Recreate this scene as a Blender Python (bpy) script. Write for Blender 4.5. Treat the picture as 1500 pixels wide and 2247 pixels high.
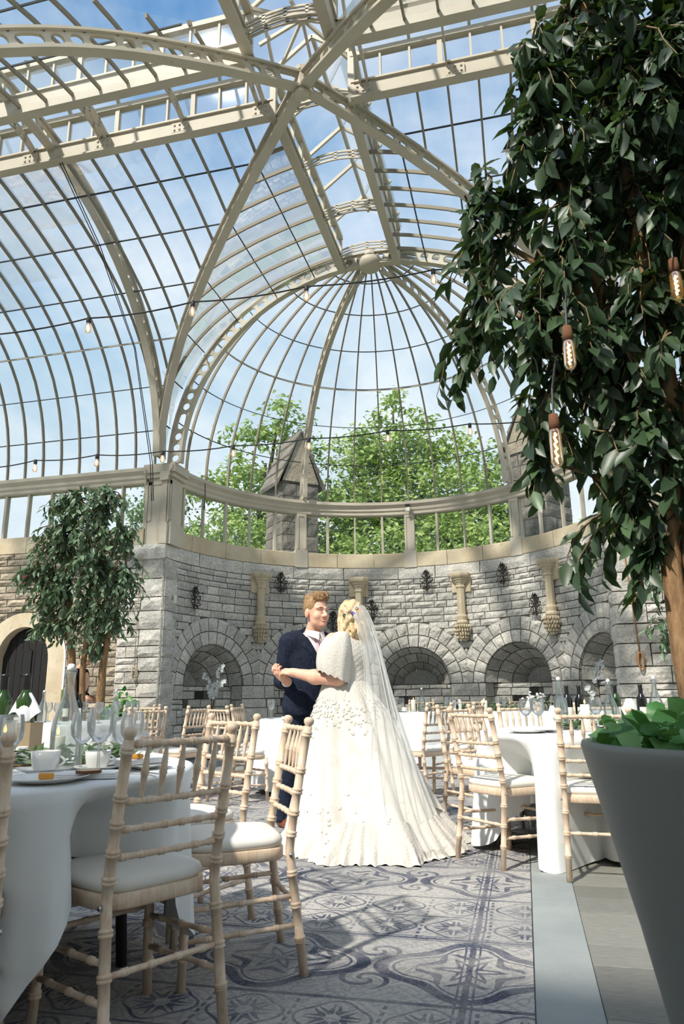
import bpy, math, random
import numpy as np
from mathutils import Vector, Matrix, noise as mnoise

PI = math.pi
SC = bpy.context.scene
for o in list(bpy.data.objects):
    bpy.data.objects.remove(o)
COL = SC.collection
rng = random.Random(7)

# ------------------------------------------------------------------ camera
YAW, PITCH, ROLL = 0.2392, 0.2506, -0.0124
CAM = Vector((2.0206, -10.4902, 1.0))
fwd = Vector((-math.sin(YAW) * math.cos(PITCH), math.cos(YAW) * math.cos(PITCH), math.sin(PITCH)))
rgt = Vector((math.cos(YAW), math.sin(YAW), 0))
upv = rgt.cross(fwd)
r2 = math.cos(ROLL) * rgt + math.sin(ROLL) * upv
u2 = -math.sin(ROLL) * rgt + math.cos(ROLL) * upv
cd = bpy.data.cameras.new('camera')
cam = bpy.data.objects.new('camera', cd)
COL.objects.link(cam)
M = Matrix((r2, u2, -fwd)).transposed().to_4x4()
M.translation = CAM
cam.matrix_world = M
cd.sensor_fit = 'VERTICAL'
cd.sensor_height = 36.0
cd.lens = 1570.0 / 2247.0 * 36.0
cd.clip_start = 0.05
cd.clip_end = 500
cd.dof.use_dof = True
cd.dof.focus_distance = 5.6
cd.dof.aperture_fstop = 8.0
SC.camera = cam

# ------------------------------------------------------------------ node helpers
class NT:
    """tiny helper to write node trees as expressions"""
    def __init__(s, tree):
        s.t = tree
        s.n = tree.nodes
        s.l = tree.links
    def node(s, kind, **kw):
        nd = s.n.new(kind)
        for k, v in kw.items():
            setattr(nd, k, v)
        return nd
    def put(s, sock, v):
        if hasattr(v, 'is_output') or isinstance(v, bpy.types.NodeSocket):
            s.l.new(v, sock)
        else:
            try:
                sock.default_value = v
            except Exception:
                sock.default_value = (v, v, v)
    def m(s, op, a, b=0.0, c=0.0, clamp=False):
        nd = s.node('ShaderNodeMath', operation=op, use_clamp=clamp)
        for i, v in enumerate((a, b, c)):
            s.put(nd.inputs[i], v)
        return nd.outputs[0]
    def noise(s, scale, vec=None, detail=3.0, rough=0.55, dist=0.0):
        nd = s.node('ShaderNodeTexNoise')
        nd.inputs['Scale'].default_value = scale
        nd.inputs['Detail'].default_value = detail
        nd.inputs['Roughness'].default_value = rough
        nd.inputs['Distortion'].default_value = dist
        if vec is not None:
            s.l.new(vec, nd.inputs['Vector'])
        return nd.outputs[0]
    def ramp(s, fac, stops, interp='LINEAR'):
        nd = s.node('ShaderNodeValToRGB')
        nd.color_ramp.interpolation = interp
        el = nd.color_ramp.elements
        while len(el) < len(stops):
            el.new(0.5)
        for e, (p, c) in zip(el, stops):
            e.position = p
            e.color = (*c, 1) if len(c) == 3 else c
        s.put(nd.inputs[0], fac)
        return nd.outputs[0]
    def mix(s, fac, a, b, mode='MIX'):
        nd = s.node('ShaderNodeMix', data_type='RGBA', blend_type=mode)
        s.put(nd.inputs[0], fac)
        for i, v in ((6, a), (7, b)):
            if isinstance(v, (tuple, list)):
                nd.inputs[i].default_value = (*v, 1) if len(v) == 3 else v
            else:
                s.l.new(v, nd.inputs[i])
        return nd.outputs[2]
    def coord(s, which='Object'):
        return s.node('ShaderNodeTexCoord').outputs[which]
    def mapping(s, vec, scale=(1, 1, 1), rot=(0, 0, 0), loc=(0, 0, 0)):
        nd = s.node('ShaderNodeMapping')
        nd.inputs['Scale'].default_value = scale
        nd.inputs['Rotation'].default_value = rot
        nd.inputs['Location'].default_value = loc
        s.l.new(vec, nd.inputs['Vector'])
        return nd.outputs[0]
    def bump(s, h, strength=0.3, dist=0.01):
        nd = s.node('ShaderNodeBump')
        nd.inputs['Strength'].default_value = strength
        nd.inputs['Distance'].default_value = dist
        s.l.new(h, nd.inputs['Height'])
        return nd.outputs[0]

def srgb(r, g, b):
    f = lambda c: (c / 255 / 12.92) if c / 255 <= 0.04045 else ((c / 255 + 0.055) / 1.055) ** 2.4
    return (f(r), f(g), f(b))

MATS = {}
def mat(name, color, rough=0.6, metal=0.0, spec=0.5, fn=None, **kw):
    m = bpy.data.materials.new(name)
    m.use_nodes = True
    b = m.node_tree.nodes['Principled BSDF']
    b.inputs['Base Color'].default_value = (*color, 1)
    b.inputs['Roughness'].default_value = rough
    b.inputs['Metallic'].default_value = metal
    b.inputs['Specular IOR Level'].default_value = spec
    for k, v in kw.items():
        b.inputs[k.replace('_', ' ')].default_value = v
    if fn:
        fn(NT(m.node_tree), b)
    MATS[name] = m
    return m

# ------------------------------------------------------------------ world: blue summer sky with thin cloud
w = bpy.data.worlds.new('sky')
SC.world = w
w.use_nodes = True
nt = NT(w.node_tree)
bg = w.node_tree.nodes['Background']
gen = nt.coord('Generated')
sep = nt.node('ShaderNodeSeparateXYZ')
nt.l.new(gen, sep.inputs[0])
z = sep.outputs[2]
blue = nt.ramp(z, [(0.0, srgb(214, 219, 219)), (0.18, srgb(192, 204, 212)), (0.42, srgb(158, 182, 201)), (0.60, srgb(104, 146, 186)), (0.75, srgb(86, 129, 174)), (1.0, srgb(78, 117, 162))])
zz = nt.m('ADD', nt.m('MAXIMUM', z, 0.0), 0.18)
cx = nt.m('DIVIDE', sep.outputs[0], zz)
cy = nt.m('DIVIDE', sep.outputs[1], zz)
cmb = nt.node('ShaderNodeCombineXYZ')
nt.put(cmb.inputs[0], cx); nt.put(cmb.inputs[1], cy)
n1 = nt.noise(1.15, cmb.outputs[0], 6.0, 0.58, 0.35)
n2 = nt.noise(3.4, nt.mapping(cmb.outputs[0], (1, 0.35, 1), (0, 0, 0.5)), 5.0, 0.6, 0.2)
cl = nt.m('ADD', nt.m('MULTIPLY', n1, 0.75), nt.m('MULTIPLY', n2, 0.25))
cov = nt.ramp(cl, [(0.41, (0, 0, 0)), (0.60, (0.72, 0.72, 0.72)), (0.76, (1, 1, 1))])
sky = nt.mix(cov, blue, srgb(224, 226, 226))
gr = nt.m('GREATER_THAN', z, -0.01)
full = nt.mix(gr, srgb(105, 118, 92), sky)
nt.l.new(full, bg.inputs[0])
bg.inputs[1].default_value = 1.0

# ------------------------------------------------------------------ sun (behind and to the left of the camera)
sd = bpy.data.lights.new('sun', 'SUN')
sun = bpy.data.objects.new('sun', sd)
COL.objects.link(sun)
sd.energy = 3.4
sd.angle = 0.042
sd.color = (1.0, 0.95, 0.86)
az = Vector((-0.42, -0.91, 0)).normalized()
el = math.radians(45.8)
sdir = az * math.cos(el) + Vector((0, 0, math.sin(el)))
sun.rotation_euler = sdir.to_track_quat('Z', 'Y').to_euler()

SC.view_settings.view_transform = 'Standard'
SC.view_settings.look = 'None'
SC.view_settings.exposure = 0.62
SC.view_settings.gamma = 1.0
SC.view_settings.use_curve_mapping = False
SC.cycles.transparent_max_bounces = 16
SC.cycles.max_bounces = 6
SC.cycles.diffuse_bounces = 3
SC.cycles.glossy_bounces = 3
SC.cycles.use_adaptive_sampling = True
SC.cycles.adaptive_threshold = 0.05
SC.cycles.adaptive_min_samples = 16
SC.cycles.use_light_tree = False
SC.cycles.caustics_reflective = False
SC.cycles.caustics_refractive = False

# ------------------------------------------------------------------ mesh helpers
def V3(*a):
    return Vector(a)

class MB:
    def __init__(s):
        s.v = []
        s.f = []
    def add(s, vs, fs):
        k = len(s.v)
        s.v += [tuple(p) for p in vs]
        s.f += [tuple(i + k for i in f) for f in fs]
        return s
    def box(s, x0, x1, y0, y1, z0, z1):
        vs = [(x, y, z) for z in (z0, z1) for y in (y0, y1) for x in (x0, x1)]
        return s.add(vs, [(0, 2, 3, 1), (4, 5, 7, 6), (0, 1, 5, 4), (2, 6, 7, 3), (0, 4, 6, 2), (1, 3, 7, 5)])
    def bevbox(s, x0, x1, y0, y1, z0, z1, b=0.01):
        xs = (x0, x0 + b, x1 - b, x1); ys = (y0, y0 + b, y1 - b, y1); zs = (z0, z0 + b, z1 - b, z1)
        prof = [(1, 0), (2, 0), (3, 1), (3, 2), (2, 3), (1, 3), (0, 2), (0, 1)]
        rings = []
        for zi, ins in ((0, 1), (1, 0), (2, 0), (3, 1)):
            ring = []
            for a, c in prof:
                x, y = xs[a], ys[c]
                if ins:
                    x = min(max(x, x0 + b), x1 - b); y = min(max(y, y0 + b), y1 - b)
                ring.append((x, y, zs[zi]))
            rings.append(ring)
        return s.loft(rings, True, True)
    def loft(s, rings, closed=True, caps=False):
        n = len(rings[0])
        vs = [p for r in rings for p in r]
        fs = []
        for i in range(len(rings) - 1):
            for j in range(n if closed else n - 1):
                a = i * n + j; b = i * n + (j + 1) % n
                fs.append((a, b, b + n, a + n))
        if caps:
            fs.append(tuple(range(n - 1, -1, -1)))
            fs.append(tuple(range((len(rings) - 1) * n, len(rings) * n)))
        return s.add(vs, fs)
    def tube(s, pts, r, n=8, caps=True):
        pts = [Vector(p) for p in pts]
        m = len(pts)
        rr = r if isinstance(r, (list, tuple)) else [r] * m
        t = (pts[1] - pts[0]).normalized()
        ref = Vector((0, 0, 1)) if abs(t.z) < 0.9 else Vector((1, 0, 0))
        nv = (ref - t * ref.dot(t)).normalized()
        rings = []
        for i in range(m):
            t = (pts[min(i + 1, m - 1)] - pts[max(i - 1, 0)])
            t = t.normalized() if t.length > 1e-9 else Vector((0, 0, 1))
            nv = nv - t * nv.dot(t)
            nv = nv.normalized() if nv.length > 1e-6 else t.orthogonal().normalized()
            bv = t.cross(nv)
            rings.append([pts[i] + (nv * math.cos(2 * PI * k / n) + bv * math.sin(2 * PI * k / n)) * rr[i] for k in range(n)])
        return s.loft(rings, True, caps)
    def sweep(s, pts, ups, sec, caps=True):
        """section sec = [(side, up)] swept along pts with given up vectors"""
        pts = [Vector(p) for p in pts]
        m = len(pts)
        rings = []
        for i in range(m):
            t = (pts[min(i + 1, m - 1)] - pts[max(i - 1, 0)]).normalized()
            up = Vector(ups[i]) if isinstance(ups, list) else Vector(ups)
            up = (up - t * up.dot(t)).normalized()
            sd_ = t.cross(up)
            rings.append([pts[i] + sd_ * a + up * b for a, b in sec])
        return s.loft(rings, True, caps)
    def bar(s, pts, ups, wd, ht):
        return s.sweep(pts, ups, [(-wd / 2, -ht / 2), (wd / 2, -ht / 2), (wd / 2, ht / 2), (-wd / 2, ht / 2)])
    def lathe(s, prof, n=24, c=(0, 0, 0), cap0=False, cap1=False):
        rings = [[(c[0] + r * math.cos(2 * PI * k / n), c[1] + r * math.sin(2 * PI * k / n), c[2] + z) for k in range(n)] for r, z in prof]
        k = len(s.v)
        s.loft(rings, True, False)
        if cap0:
            s.f.append(tuple(k + i for i in range(n - 1, -1, -1)))
        if cap1:
            b = k + (len(prof) - 1) * n
            s.f.append(tuple(b + i for i in range(n)))
        return s
    def build(s, name, material, parent=None, smooth=False, loc=None):
        me = bpy.data.meshes.new(name)
        me.from_pydata(s.v, [], s.f)
        if smooth:
            me.polygons.foreach_set('use_smooth', [True] * len(me.polygons))
        me.update()
        o = bpy.data.objects.new(name, me)
        COL.objects.link(o)
        if material is not None:
            me.materials.append(MATS[material] if isinstance(material, str) else material)
        if parent is not None:
            o.parent = parent
        if loc is not None:
            o.location = loc
        return o

def tag(o, label=None, cat=None, group=None, kind=None):
    if label: o['label'] = label
    if cat: o['category'] = cat
    if group: o['group'] = group
    if kind: o['kind'] = kind
    return o

def empty(name, loc=(0, 0, 0), rz=0.0, **kw):
    o = bpy.data.objects.new(name, None)
    o.empty_display_size = 0.1
    COL.objects.link(o)
    o.location = loc
    o.rotation_euler = (0, 0, rz)
    tag(o, **kw)
    return o

def struct(name, **kw):
    return empty(name, kind='structure', **kw)

def copy_tree(o, parent=None):
    c = o.copy()
    COL.objects.link(c)
    c.parent = parent
    for ch in list(o.children):
        copy_tree(ch, c)
    return c

def subsurf(o, lv=1):
    md = o.modifiers.new('s', 'SUBSURF')
    md.levels = lv
    md.render_levels = lv
    return o
# ------------------------------------------------------------------ materials
def _stone(c0, c1, c2, sc=3.0):
    def fn(n, b):
        co = n.coord('Object')
        inf = n.node('ShaderNodeObjectInfo')
        a = n.noise(sc, co, 5, 0.6)
        g = n.noise(sc * 9, co, 4, 0.65)
        col = n.ramp(a, [(0.3, c0), (0.55, c1), (0.75, c2)])
        rn = n.node('ShaderNodeNewGeometry').outputs['Random Per Island']
        v = n.m('ADD', n.m('MULTIPLY', n.m('FRACT', n.m('ADD', inf.outputs['Random'], rn)), 0.34), 0.80)
        hs = n.node('ShaderNodeHueSaturation')
        n.put(hs.inputs['Value'], v)
        n.l.new(col, hs.inputs['Color'])
        spk = n.ramp(g, [(0.33, (0.68, 0.68, 0.68)), (0.6, (1.0, 1.0, 1.0))])
        n.l.new(n.mix(1.0, hs.outputs[0], spk, 'MULTIPLY'), b.inputs['Base Color'])
        h = n.m('ADD', n.m('MULTIPLY', g, 0.5), n.noise(sc * 3.5, co, 4, 0.6))
        n.l.new(n.bump(h, 0.8, 0.03), b.inputs['Normal'])
    return fn

mat('stone_grey', (0.3, 0.3, 0.29), 0.9, spec=0.2, fn=_stone(srgb(192, 190, 184), srgb(216, 211, 202), srgb(230, 224, 212)))
mat('stone_brown', (0.3, 0.28, 0.24), 0.9, spec=0.2, fn=_stone(srgb(160, 148, 130), srgb(182, 170, 150), srgb(200, 188, 166)))
mat('stone_out', (0.25, 0.25, 0.24), 0.9, spec=0.2, fn=_stone(srgb(112, 108, 102), srgb(140, 132, 122), srgb(160, 152, 140)))
mat('bounce_cream', srgb(236, 229, 214), 0.9, spec=0.1)  # finish of the added unseen wall, kept pale to bounce fill light
mat('mortar', srgb(98, 93, 86), 0.95, spec=0.1)

def _cream(n, b):
    co = n.coord('Object')
    a = n.noise(2.2, co, 6, 0.65)
    st = n.noise(14, co, 4, 0.7)
    col = n.ramp(a, [(0.3, srgb(190, 173, 144)), (0.55, srgb(208, 194, 167)), (0.75, srgb(216, 204, 180))])
    pit = n.ramp(st, [(0.28, (0.55, 0.45, 0.34)), (0.40, (1, 1, 1))])
    n.l.new(n.mix(0.7, col, pit, 'MULTIPLY'), b.inputs['Base Color'])
    n.l.new(n.bump(st, 0.15, 0.01), b.inputs['Normal'])
mat('stone_cream', srgb(214, 198, 166), 0.85, spec=0.2, fn=_cream)

def _paint(n, b):
    co = n.coord('Object')
    a = n.noise(1.3, co, 5, 0.6)
    d = n.noise(11, co, 5, 0.7)
    col = n.ramp(a, [(0.3, srgb(188, 178, 160)), (0.7, srgb(206, 197, 180))])
    rust = n.ramp(d, [(0.24, srgb(150, 122, 92)), (0.36, (1, 1, 1))])
    n.l.new(n.mix(0.55, col, rust, 'MULTIPLY'), b.inputs['Base Color'])
mat('paint_cream', srgb(216, 203, 178), 0.55, spec=0.35, fn=_paint)
mat('bar_shaded', srgb(146, 137, 120), 0.6, spec=0.3)  # cream paint darkened: the bars' silhouette shade is put into the colour
mat('lead_joint', srgb(70, 74, 76), 0.7, spec=0.3)

def glassy(name, tint, gloss=0.06, film=0.0, film_col=(0.7, 0.8, 0.85), rough=0.02, dirt=False, fk=0.85):
    m = bpy.data.materials.new(name)
    m.use_nodes = True
    n = NT(m.node_tree)
    m.node_tree.nodes.remove(m.node_tree.nodes['Principled BSDF'])
    out = m.node_tree.nodes['Material Output']
    tr = n.node('ShaderNodeBsdfTransparent'); tr.inputs[0].default_value = (*tint, 1)
    gl = n.node('ShaderNodeBsdfGlossy'); gl.inputs['Roughness'].default_value = rough
    fr = n.node('ShaderNodeFresnel'); fr.inputs[0].default_value = 1.45
    k = n.m('MULTIPLY_ADD', fr.outputs[0], fk, gloss - 0.04, clamp=True)
    mx = n.node('ShaderNodeMixShader')
    n.put(mx.inputs[0], k)
    n.l.new(tr.outputs[0], mx.inputs[1]); n.l.new(gl.outputs[0], mx.inputs[2])
    last = mx.outputs[0]
    if film > 0:
        df = n.node('ShaderNodeBsdfTranslucent'); df.inputs[0].default_value = (*film_col, 1)
        m2 = n.node('ShaderNodeMixShader')
        if dirt:
            co = n.coord('Object')
            f = n.ramp(n.noise(0.9, co, 7, 0.7, 0.4), [(0.42, (0, 0, 0)), (0.8, (1, 1, 1))])
            n.put(m2.inputs[0], n.m('MULTIPLY', f, film))
        else:
            m2.inputs[0].default_value = film
        n.l.new(last, m2.inputs[1]); n.l.new(df.outputs[0], m2.inputs[2])
        last = m2.outputs[0]
    n.l.new(last, out.inputs[0])
    MATS[name] = m
    return m
glassy('pane_glass', (0.965, 0.985, 0.98), 0.05, 0.12, (0.8, 0.86, 0.88), 0.02, True, 0.4)
glassy('glassware', (0.96, 0.975, 0.97), 0.18, 0.14, (0.9, 0.93, 0.93), 0.03)
glassy('bottle_clear', (0.92, 0.955, 0.935), 0.16, 0.12, (0.85, 0.92, 0.88), 0.03)
glassy('bulb_glass', (1.0, 0.93, 0.80), 0.08, 0.10, (1.0, 0.8, 0.5), 0.05)

def _floor(n, b):
    co = n.coord('Object')
    a = n.noise(1.6, co, 6, 0.6); g = n.noise(60, co, 3, 0.6)
    col = n.ramp(a, [(0.3, srgb(140, 146, 146)), (0.7, srgb(166, 170, 166))])
    n.l.new(n.mix(0.25, col, n.ramp(g, [(0.3, (0.7, 0.7, 0.7)), (0.7, (1, 1, 1))]), 'MULTIPLY'), b.inputs['Base Color'])
mat('concrete', srgb(150, 154, 152), 0.7, spec=0.3, fn=_floor)

def _plank(n, b):
    co = n.coord('Object')
    inf = n.node('ShaderNodeObjectInfo')
    g = n.noise(6, n.mapping(co, (3, 14, 1)), 4, 0.5, 0.3)
    col = n.ramp(g, [(0.3, srgb(118, 118, 111)), (0.7, srgb(136, 135, 127))])
    hs = n.node('ShaderNodeHueSaturation')
    n.put(hs.inputs['Value'], n.m('ADD', n.m('MULTIPLY', inf.outputs['Random'], 0.35), 0.8))
    n.l.new(col, hs.inputs['Color'])
    n.l.new(hs.outputs[0], b.inputs['Base Color'])
mat('plank_grey', srgb(130, 130, 124), 0.55, spec=0.35, fn=_plank)

# ---- rug: worn patchwork of ogee medallions, rosettes and palmettes in slate blue on stone grey
def _rug(n, b):
    co = n.coord('Object')
    s = n.node('ShaderNodeSeparateXYZ'); n.l.new(co, s.inputs[0])
    wv = n.noise(7, co, 2, 0.5)
    x = n.m('ADD', s.outputs[0], n.m('MULTIPLY', n.m('SUBTRACT', wv, 0.5), 0.012))
    y = n.m('ADD', s.outputs[1], n.m('MULTIPLY', n.m('SUBTRACT', wv, 0.5), 0.012))
    def band(v, c, wd):      # 1 where |v-c|<wd, soft edge
        return n.m('SMOOTHSTEP', n.m('ABSOLUTE', n.m('SUBTRACT', v, c)), 0, 0) if False else n.m('LESS_THAN', n.m('ABSOLUTE', n.m('SUBTRACT', v, c)), wd)
    def orr(*a):
        r = a[0]
        for q in a[1:]:
            r = n.m('MAXIMUM', r, q)
        return r
    def cell(v, per, off=0.0):
        q = n.m('DIVIDE', n.m('ADD', v, off), per)
        return n.m('MULTIPLY', n.m('SUBTRACT', n.m('FRACT', q), 0.5), per), n.m('FLOOR', q)
    P = 1.30
    yy, row = cell(y, P)                     # one repeat in depth: medallion band + tile band
    isT = n.m('GREATER_THAN', yy, 0.02)      # tile band
    # A: ogee medallion band
    ax, _ = cell(x, 0.74, 0.1)
    ay = n.m('ADD', yy, 0.315)
    th = n.m('ARCTAN2', ay, ax)
    r = n.m('SQRT', n.m('ADD', n.m('MULTIPLY', ax, ax), n.m('MULTIPLY', n.m('MULTIPLY', ay, ay), 1.35)))
    ogee = n.m('ADD', 0.29, n.m('MULTIPLY', n.m('COSINE', n.m('MULTIPLY', th, 4.0)), 0.045))
    a1 = band(r, ogee, 0.028)
    a1b = band(r, n.m('SUBTRACT', ogee, 0.05), 0.006)
    spi = n.m('SINE', n.m('ADD', n.m('MULTIPLY', r, 62.0), n.m('MULTIPLY', n.m('ABSOLUTE', n.m('SINE', n.m('MULTIPLY', th, 3.0))), 5.5)))
    a2 = n.m('MULTIPLY', n.m('GREATER_THAN', spi, 0.35), n.m('LESS_THAN', r, 0.2))
    bx, _ = cell(x, 0.37, 0.285)
    by, _ = cell(ay, 0.30, 0.0)
    rb = n.m('SQRT', n.m('ADD', n.m('MULTIPLY', bx, bx), n.m('MULTIPLY', by, by)))
    tb = n.m('ARCTAN2', by, bx)
    sp2 = n.m('SINE', n.m('ADD', n.m('MULTIPLY', rb, 95.0), n.m('MULTIPLY', tb, 2.0)))
    a3 = n.m('MULTIPLY', n.m('MULTIPLY', n.m('GREATER_THAN', sp2, 0.45), n.m('LESS_THAN', rb, 0.10)), n.m('GREATER_THAN', r, n.m('ADD', ogee, 0.03)))
    A = orr(a1, a1b, a2, a3)
    # B: tile band with rosettes, two rows
    tx, ti = cell(x, 0.30)
    ty, tj = cell(n.m('SUBTRACT', yy, 0.02), 0.315)
    rt = n.m('SQRT', n.m('ADD', n.m('MULTIPLY', tx, tx), n.m('MULTIPLY', ty, ty)))
    tt = n.m('ARCTAN2', ty, tx)
    pet = n.m('ADD', 0.082, n.m('MULTIPLY', n.m('COSINE', n.m('MULTIPLY', tt, 8.0)), 0.022))
    b1 = n.m('MULTIPLY', n.m('LESS_THAN', rt, pet), n.m('GREATER_THAN', rt, 0.03))
    b1 = n.m('MULTIPLY', b1, n.m('GREATER_THAN', n.m('ABSOLUTE', n.m('SINE', n.m('MULTIPLY', tt, 4.0))), 0.30))
    b2 = band(rt, n.m('ADD', 0.118, n.m('MULTIPLY', n.m('COSINE', n.m('MULTIPLY', tt, 4.0)), 0.012)), 0.006)
    b3 = n.m('MULTIPLY', n.m('GREATER_THAN', n.m('ABSOLUTE', tx), 0.143), n.m('GREATER_THAN', n.m('SINE', n.m('MULTIPLY', ty, 130.0)), -0.3))
    b4 = n.m('GREATER_THAN', n.m('ABSOLUTE', ty), 0.151)
    B = orr(b1, b2, b3, b4)
    pat = n.m('ADD', n.m('MULTIPLY', A, n.m('SUBTRACT', 1.0, isT)), n.m('MULTIPLY', B, isT))
    # borders between the bands
    e1 = band(yy, 0.02, 0.012); e2 = band(yy, 0.045, 0.004); e3 = n.m('GREATER_THAN', n.m('ABSOLUTE', yy), 0.638)
    e4 = band(yy, -0.005, 0.004)
    pat = orr(pat, e1, e2, e3, e4)
    # fine scrollwork filling the grounds
    def fil(k, ph):
        u = n.m('ADD', n.m('MULTIPLY', x, k), n.m('MULTIPLY', n.m('SINE', n.m('MULTIPLY_ADD', y, k * 0.8, ph)), 1.5))
        v = n.m('ADD', n.m('MULTIPLY', y, k), n.m('MULTIPLY', n.m('SINE', n.m('MULTIPLY_ADD', x, k * 0.8, ph)), 1.5))
        return n.m('ABSOLUTE', n.m('MULTIPLY', n.m('SINE', u), n.m('SINE', v)))
    fa = n.m('LESS_THAN', n.m('ABSOLUTE', n.m('SUBTRACT', fil(34.0, 0.7), 0.5)), 0.16)
    fb = n.m('GREATER_THAN', fil(52.0, 2.1), 0.72)
    pat = n.m('MAXIMUM', pat, n.m('MULTIPLY', orr(fa, fb), 0.34))
    colx, _ = cell(x, 1.48, 0.47)
    pat = orr(pat, n.m('LESS_THAN', n.m('ABSOLUTE', colx), 0.012), band(n.m('ABSOLUTE', colx), 0.028, 0.004))
    wear = n.ramp(n.noise(3.0, co, 5, 0.65), [(0.32, (0.25, 0.25, 0.25)), (0.6, (1, 1, 1))])
    fine = n.ramp(n.noise(95, co, 3, 0.7), [(0.30, (0.3, 0.3, 0.3)), (0.46, (1, 1, 1))])
    f = n.m('MULTIPLY', n.m('MULTIPLY', pat, wear), fine)
    tone = n.noise(1.1, co, 4, 0.6)
    base = n.ramp(tone, [(0.35, srgb(160, 158, 154)), (0.65, srgb(196, 190, 180))])
    spk = n.ramp(n.noise(70, co, 3, 0.7), [(0.3, (0.62, 0.65, 0.74)), (0.55, (1, 1, 1))])
    base = n.mix(0.75, base, spk, 'MULTIPLY')
    col = n.mix(n.m('MULTIPLY', f, 0.9), base, srgb(50, 58, 82))
    n.l.new(col, b.inputs['Base Color'])
    n.l.new(n.bump(n.noise(240, co, 2, 0.6), 0.25, 0.004), b.inputs['Normal'])
mat('rug', srgb(180, 178, 176), 0.95, spec=0.05, fn=_rug)

def _lime(n, b):
    co = n.coord('Object')
    g = n.noise(9, n.mapping(co, (9, 9, 1.0)), 5, 0.65, 0.8)
    p = n.noise(26, co, 3, 0.6)
    col = n.ramp(g, [(0.3, srgb(198, 168, 140)), (0.55, srgb(214, 190, 164)), (0.75, srgb(226, 210, 190))])
    wash = n.ramp(p, [(0.45, (0, 0, 0)), (0.7, (0.55, 0.55, 0.55))])
    n.l.new(n.mix(wash, col, srgb(228, 214, 198)), b.inputs['Base Color'])
mat('limewash_wood', srgb(212, 184, 152), 0.5, spec=0.35, fn=_lime)
mat('limewash_ring', srgb(230, 216, 200), 0.55, spec=0.3)
mat('cushion', srgb(228, 224, 215), 0.75, spec=0.2)

def _cloth(n, b):
    co = n.coord('Object')
    n.l.new(n.bump(n.noise(4.5, co, 3, 0.5), 0.25, 0.03), b.inputs['Normal'])
mat('linen_white', srgb(230, 232, 231), 0.85, spec=0.15, fn=_cloth)
mat('porcelain', srgb(242, 240, 234), 0.25, spec=0.5)
mat('napkin', srgb(242, 241, 240), 0.8, spec=0.1)
mat('wax', srgb(244, 236, 218), 0.5, spec=0.3, Subsurface_Weight=0.15)
mat('steel', srgb(190, 192, 196), 0.25, metal=1.0)
mat('wine_black', srgb(18, 20, 18), 0.12, spec=0.6)
mat('wine_green', srgb(40, 68, 20), 0.15, spec=0.6)
mat('foil_black', srgb(26, 24, 26), 0.35, spec=0.5)
mat('bottle_label', srgb(232, 226, 212), 0.7)
mat('card_white', srgb(240, 240, 240), 0.8)
mat('ink', srgb(52, 48, 52), 0.8)
mat('wood_slice', srgb(222, 190, 150), 0.7)
mat('bark_edge', srgb(110, 72, 48), 0.9)
mat('toffee', srgb(216, 150, 50), 0.4)
mat('pot_white', srgb(216, 216, 210), 0.5)
mat('iron_black', srgb(40, 36, 32), 0.6, spec=0.4)
mat('cable_black', srgb(34, 34, 36), 0.6)
mat('rope', srgb(196, 182, 152), 0.9)
mat('rope_tan', srgb(168, 128, 88), 0.9)
mat('plastic_white', srgb(228, 226, 216), 0.5)
mat('plastic_red', srgb(190, 30, 34), 0.4)
mat('dark_leg', srgb(48, 44, 42), 0.5)
mat('crate', srgb(146, 128, 100), 0.8)

def _door(n, b):
    co = n.coord('Object')
    g = n.noise(5, n.mapping(co, (20, 20, 1)), 4, 0.6)
    n.l.new(n.ramp(g, [(0.3, srgb(24, 22, 22)), (0.7, srgb(38, 36, 35))]), b.inputs['Base Color'])
mat('door_dark', srgb(30, 28, 28), 0.6, spec=0.3, fn=_door)
def _planter(n, b):
    co = n.coord('Object')
    n.l.new(n.bump(n.noise(180, co, 2, 0.5), 0.12, 0.003), b.inputs['Normal'])
mat('planter_grey', srgb(122, 124, 118), 0.55, spec=0.35, fn=_planter)
mat('soil', srgb(52, 42, 34), 0.95)

def leafmat(name, lo, hi, rough=0.4, trans=0.25, spec=0.5):
    m = bpy.data.materials.new(name)
    m.use_nodes = True
    n = NT(m.node_tree)
    b = m.node_tree.nodes['Principled BSDF']
    rn = n.node('ShaderNodeNewGeometry').outputs['Random Per Island']
    inf = n.node('ShaderNodeObjectInfo').outputs['Random']
    f = n.m('FRACT', n.m('ADD', rn, inf))
    col = n.ramp(f, [(0.0, lo), (0.7, tuple((a + c) / 2 for a, c in zip(lo, hi))), (1.0, hi)])
    n.l.new(col, b.inputs['Base Color'])
    b.inputs['Roughness'].default_value = rough
    b.inputs['Specular IOR Level'].default_value = spec
    tl = n.node('ShaderNodeBsdfTranslucent')
    n.l.new(n.mix(0.5, col, srgb(120, 160, 40)), tl.inputs[0])
    mx = n.node('ShaderNodeMixShader')
    mx.inputs[0].default_value = trans
    n.l.new(b.outputs[0], mx.inputs[1]); n.l.new(tl.outputs[0], mx.inputs[2])
    n.l.new(mx.outputs[0], m.node_tree.nodes['Material Output'].inputs[0])
    MATS[name] = m
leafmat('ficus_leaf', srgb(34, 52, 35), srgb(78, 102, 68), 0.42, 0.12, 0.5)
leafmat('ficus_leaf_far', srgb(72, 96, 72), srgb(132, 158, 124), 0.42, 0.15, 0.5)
leafmat('ivy_leaf', srgb(56, 124, 62), srgb(142, 188, 116), 0.4, 0.25)
leafmat('garland_leaf', srgb(70, 96, 66), srgb(130, 150, 112), 0.5, 0.2)
leafmat('outdoor_leaf', srgb(118, 148, 74), srgb(194, 210, 124), 0.6, 0.35)
leafmat('outdoor_leaf_dark', srgb(92, 120, 84), srgb(140, 165, 112), 0.5, 0.3)
mat('orchid', srgb(246, 246, 244), 0.5, Subsurface_Weight=0.1)
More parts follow.
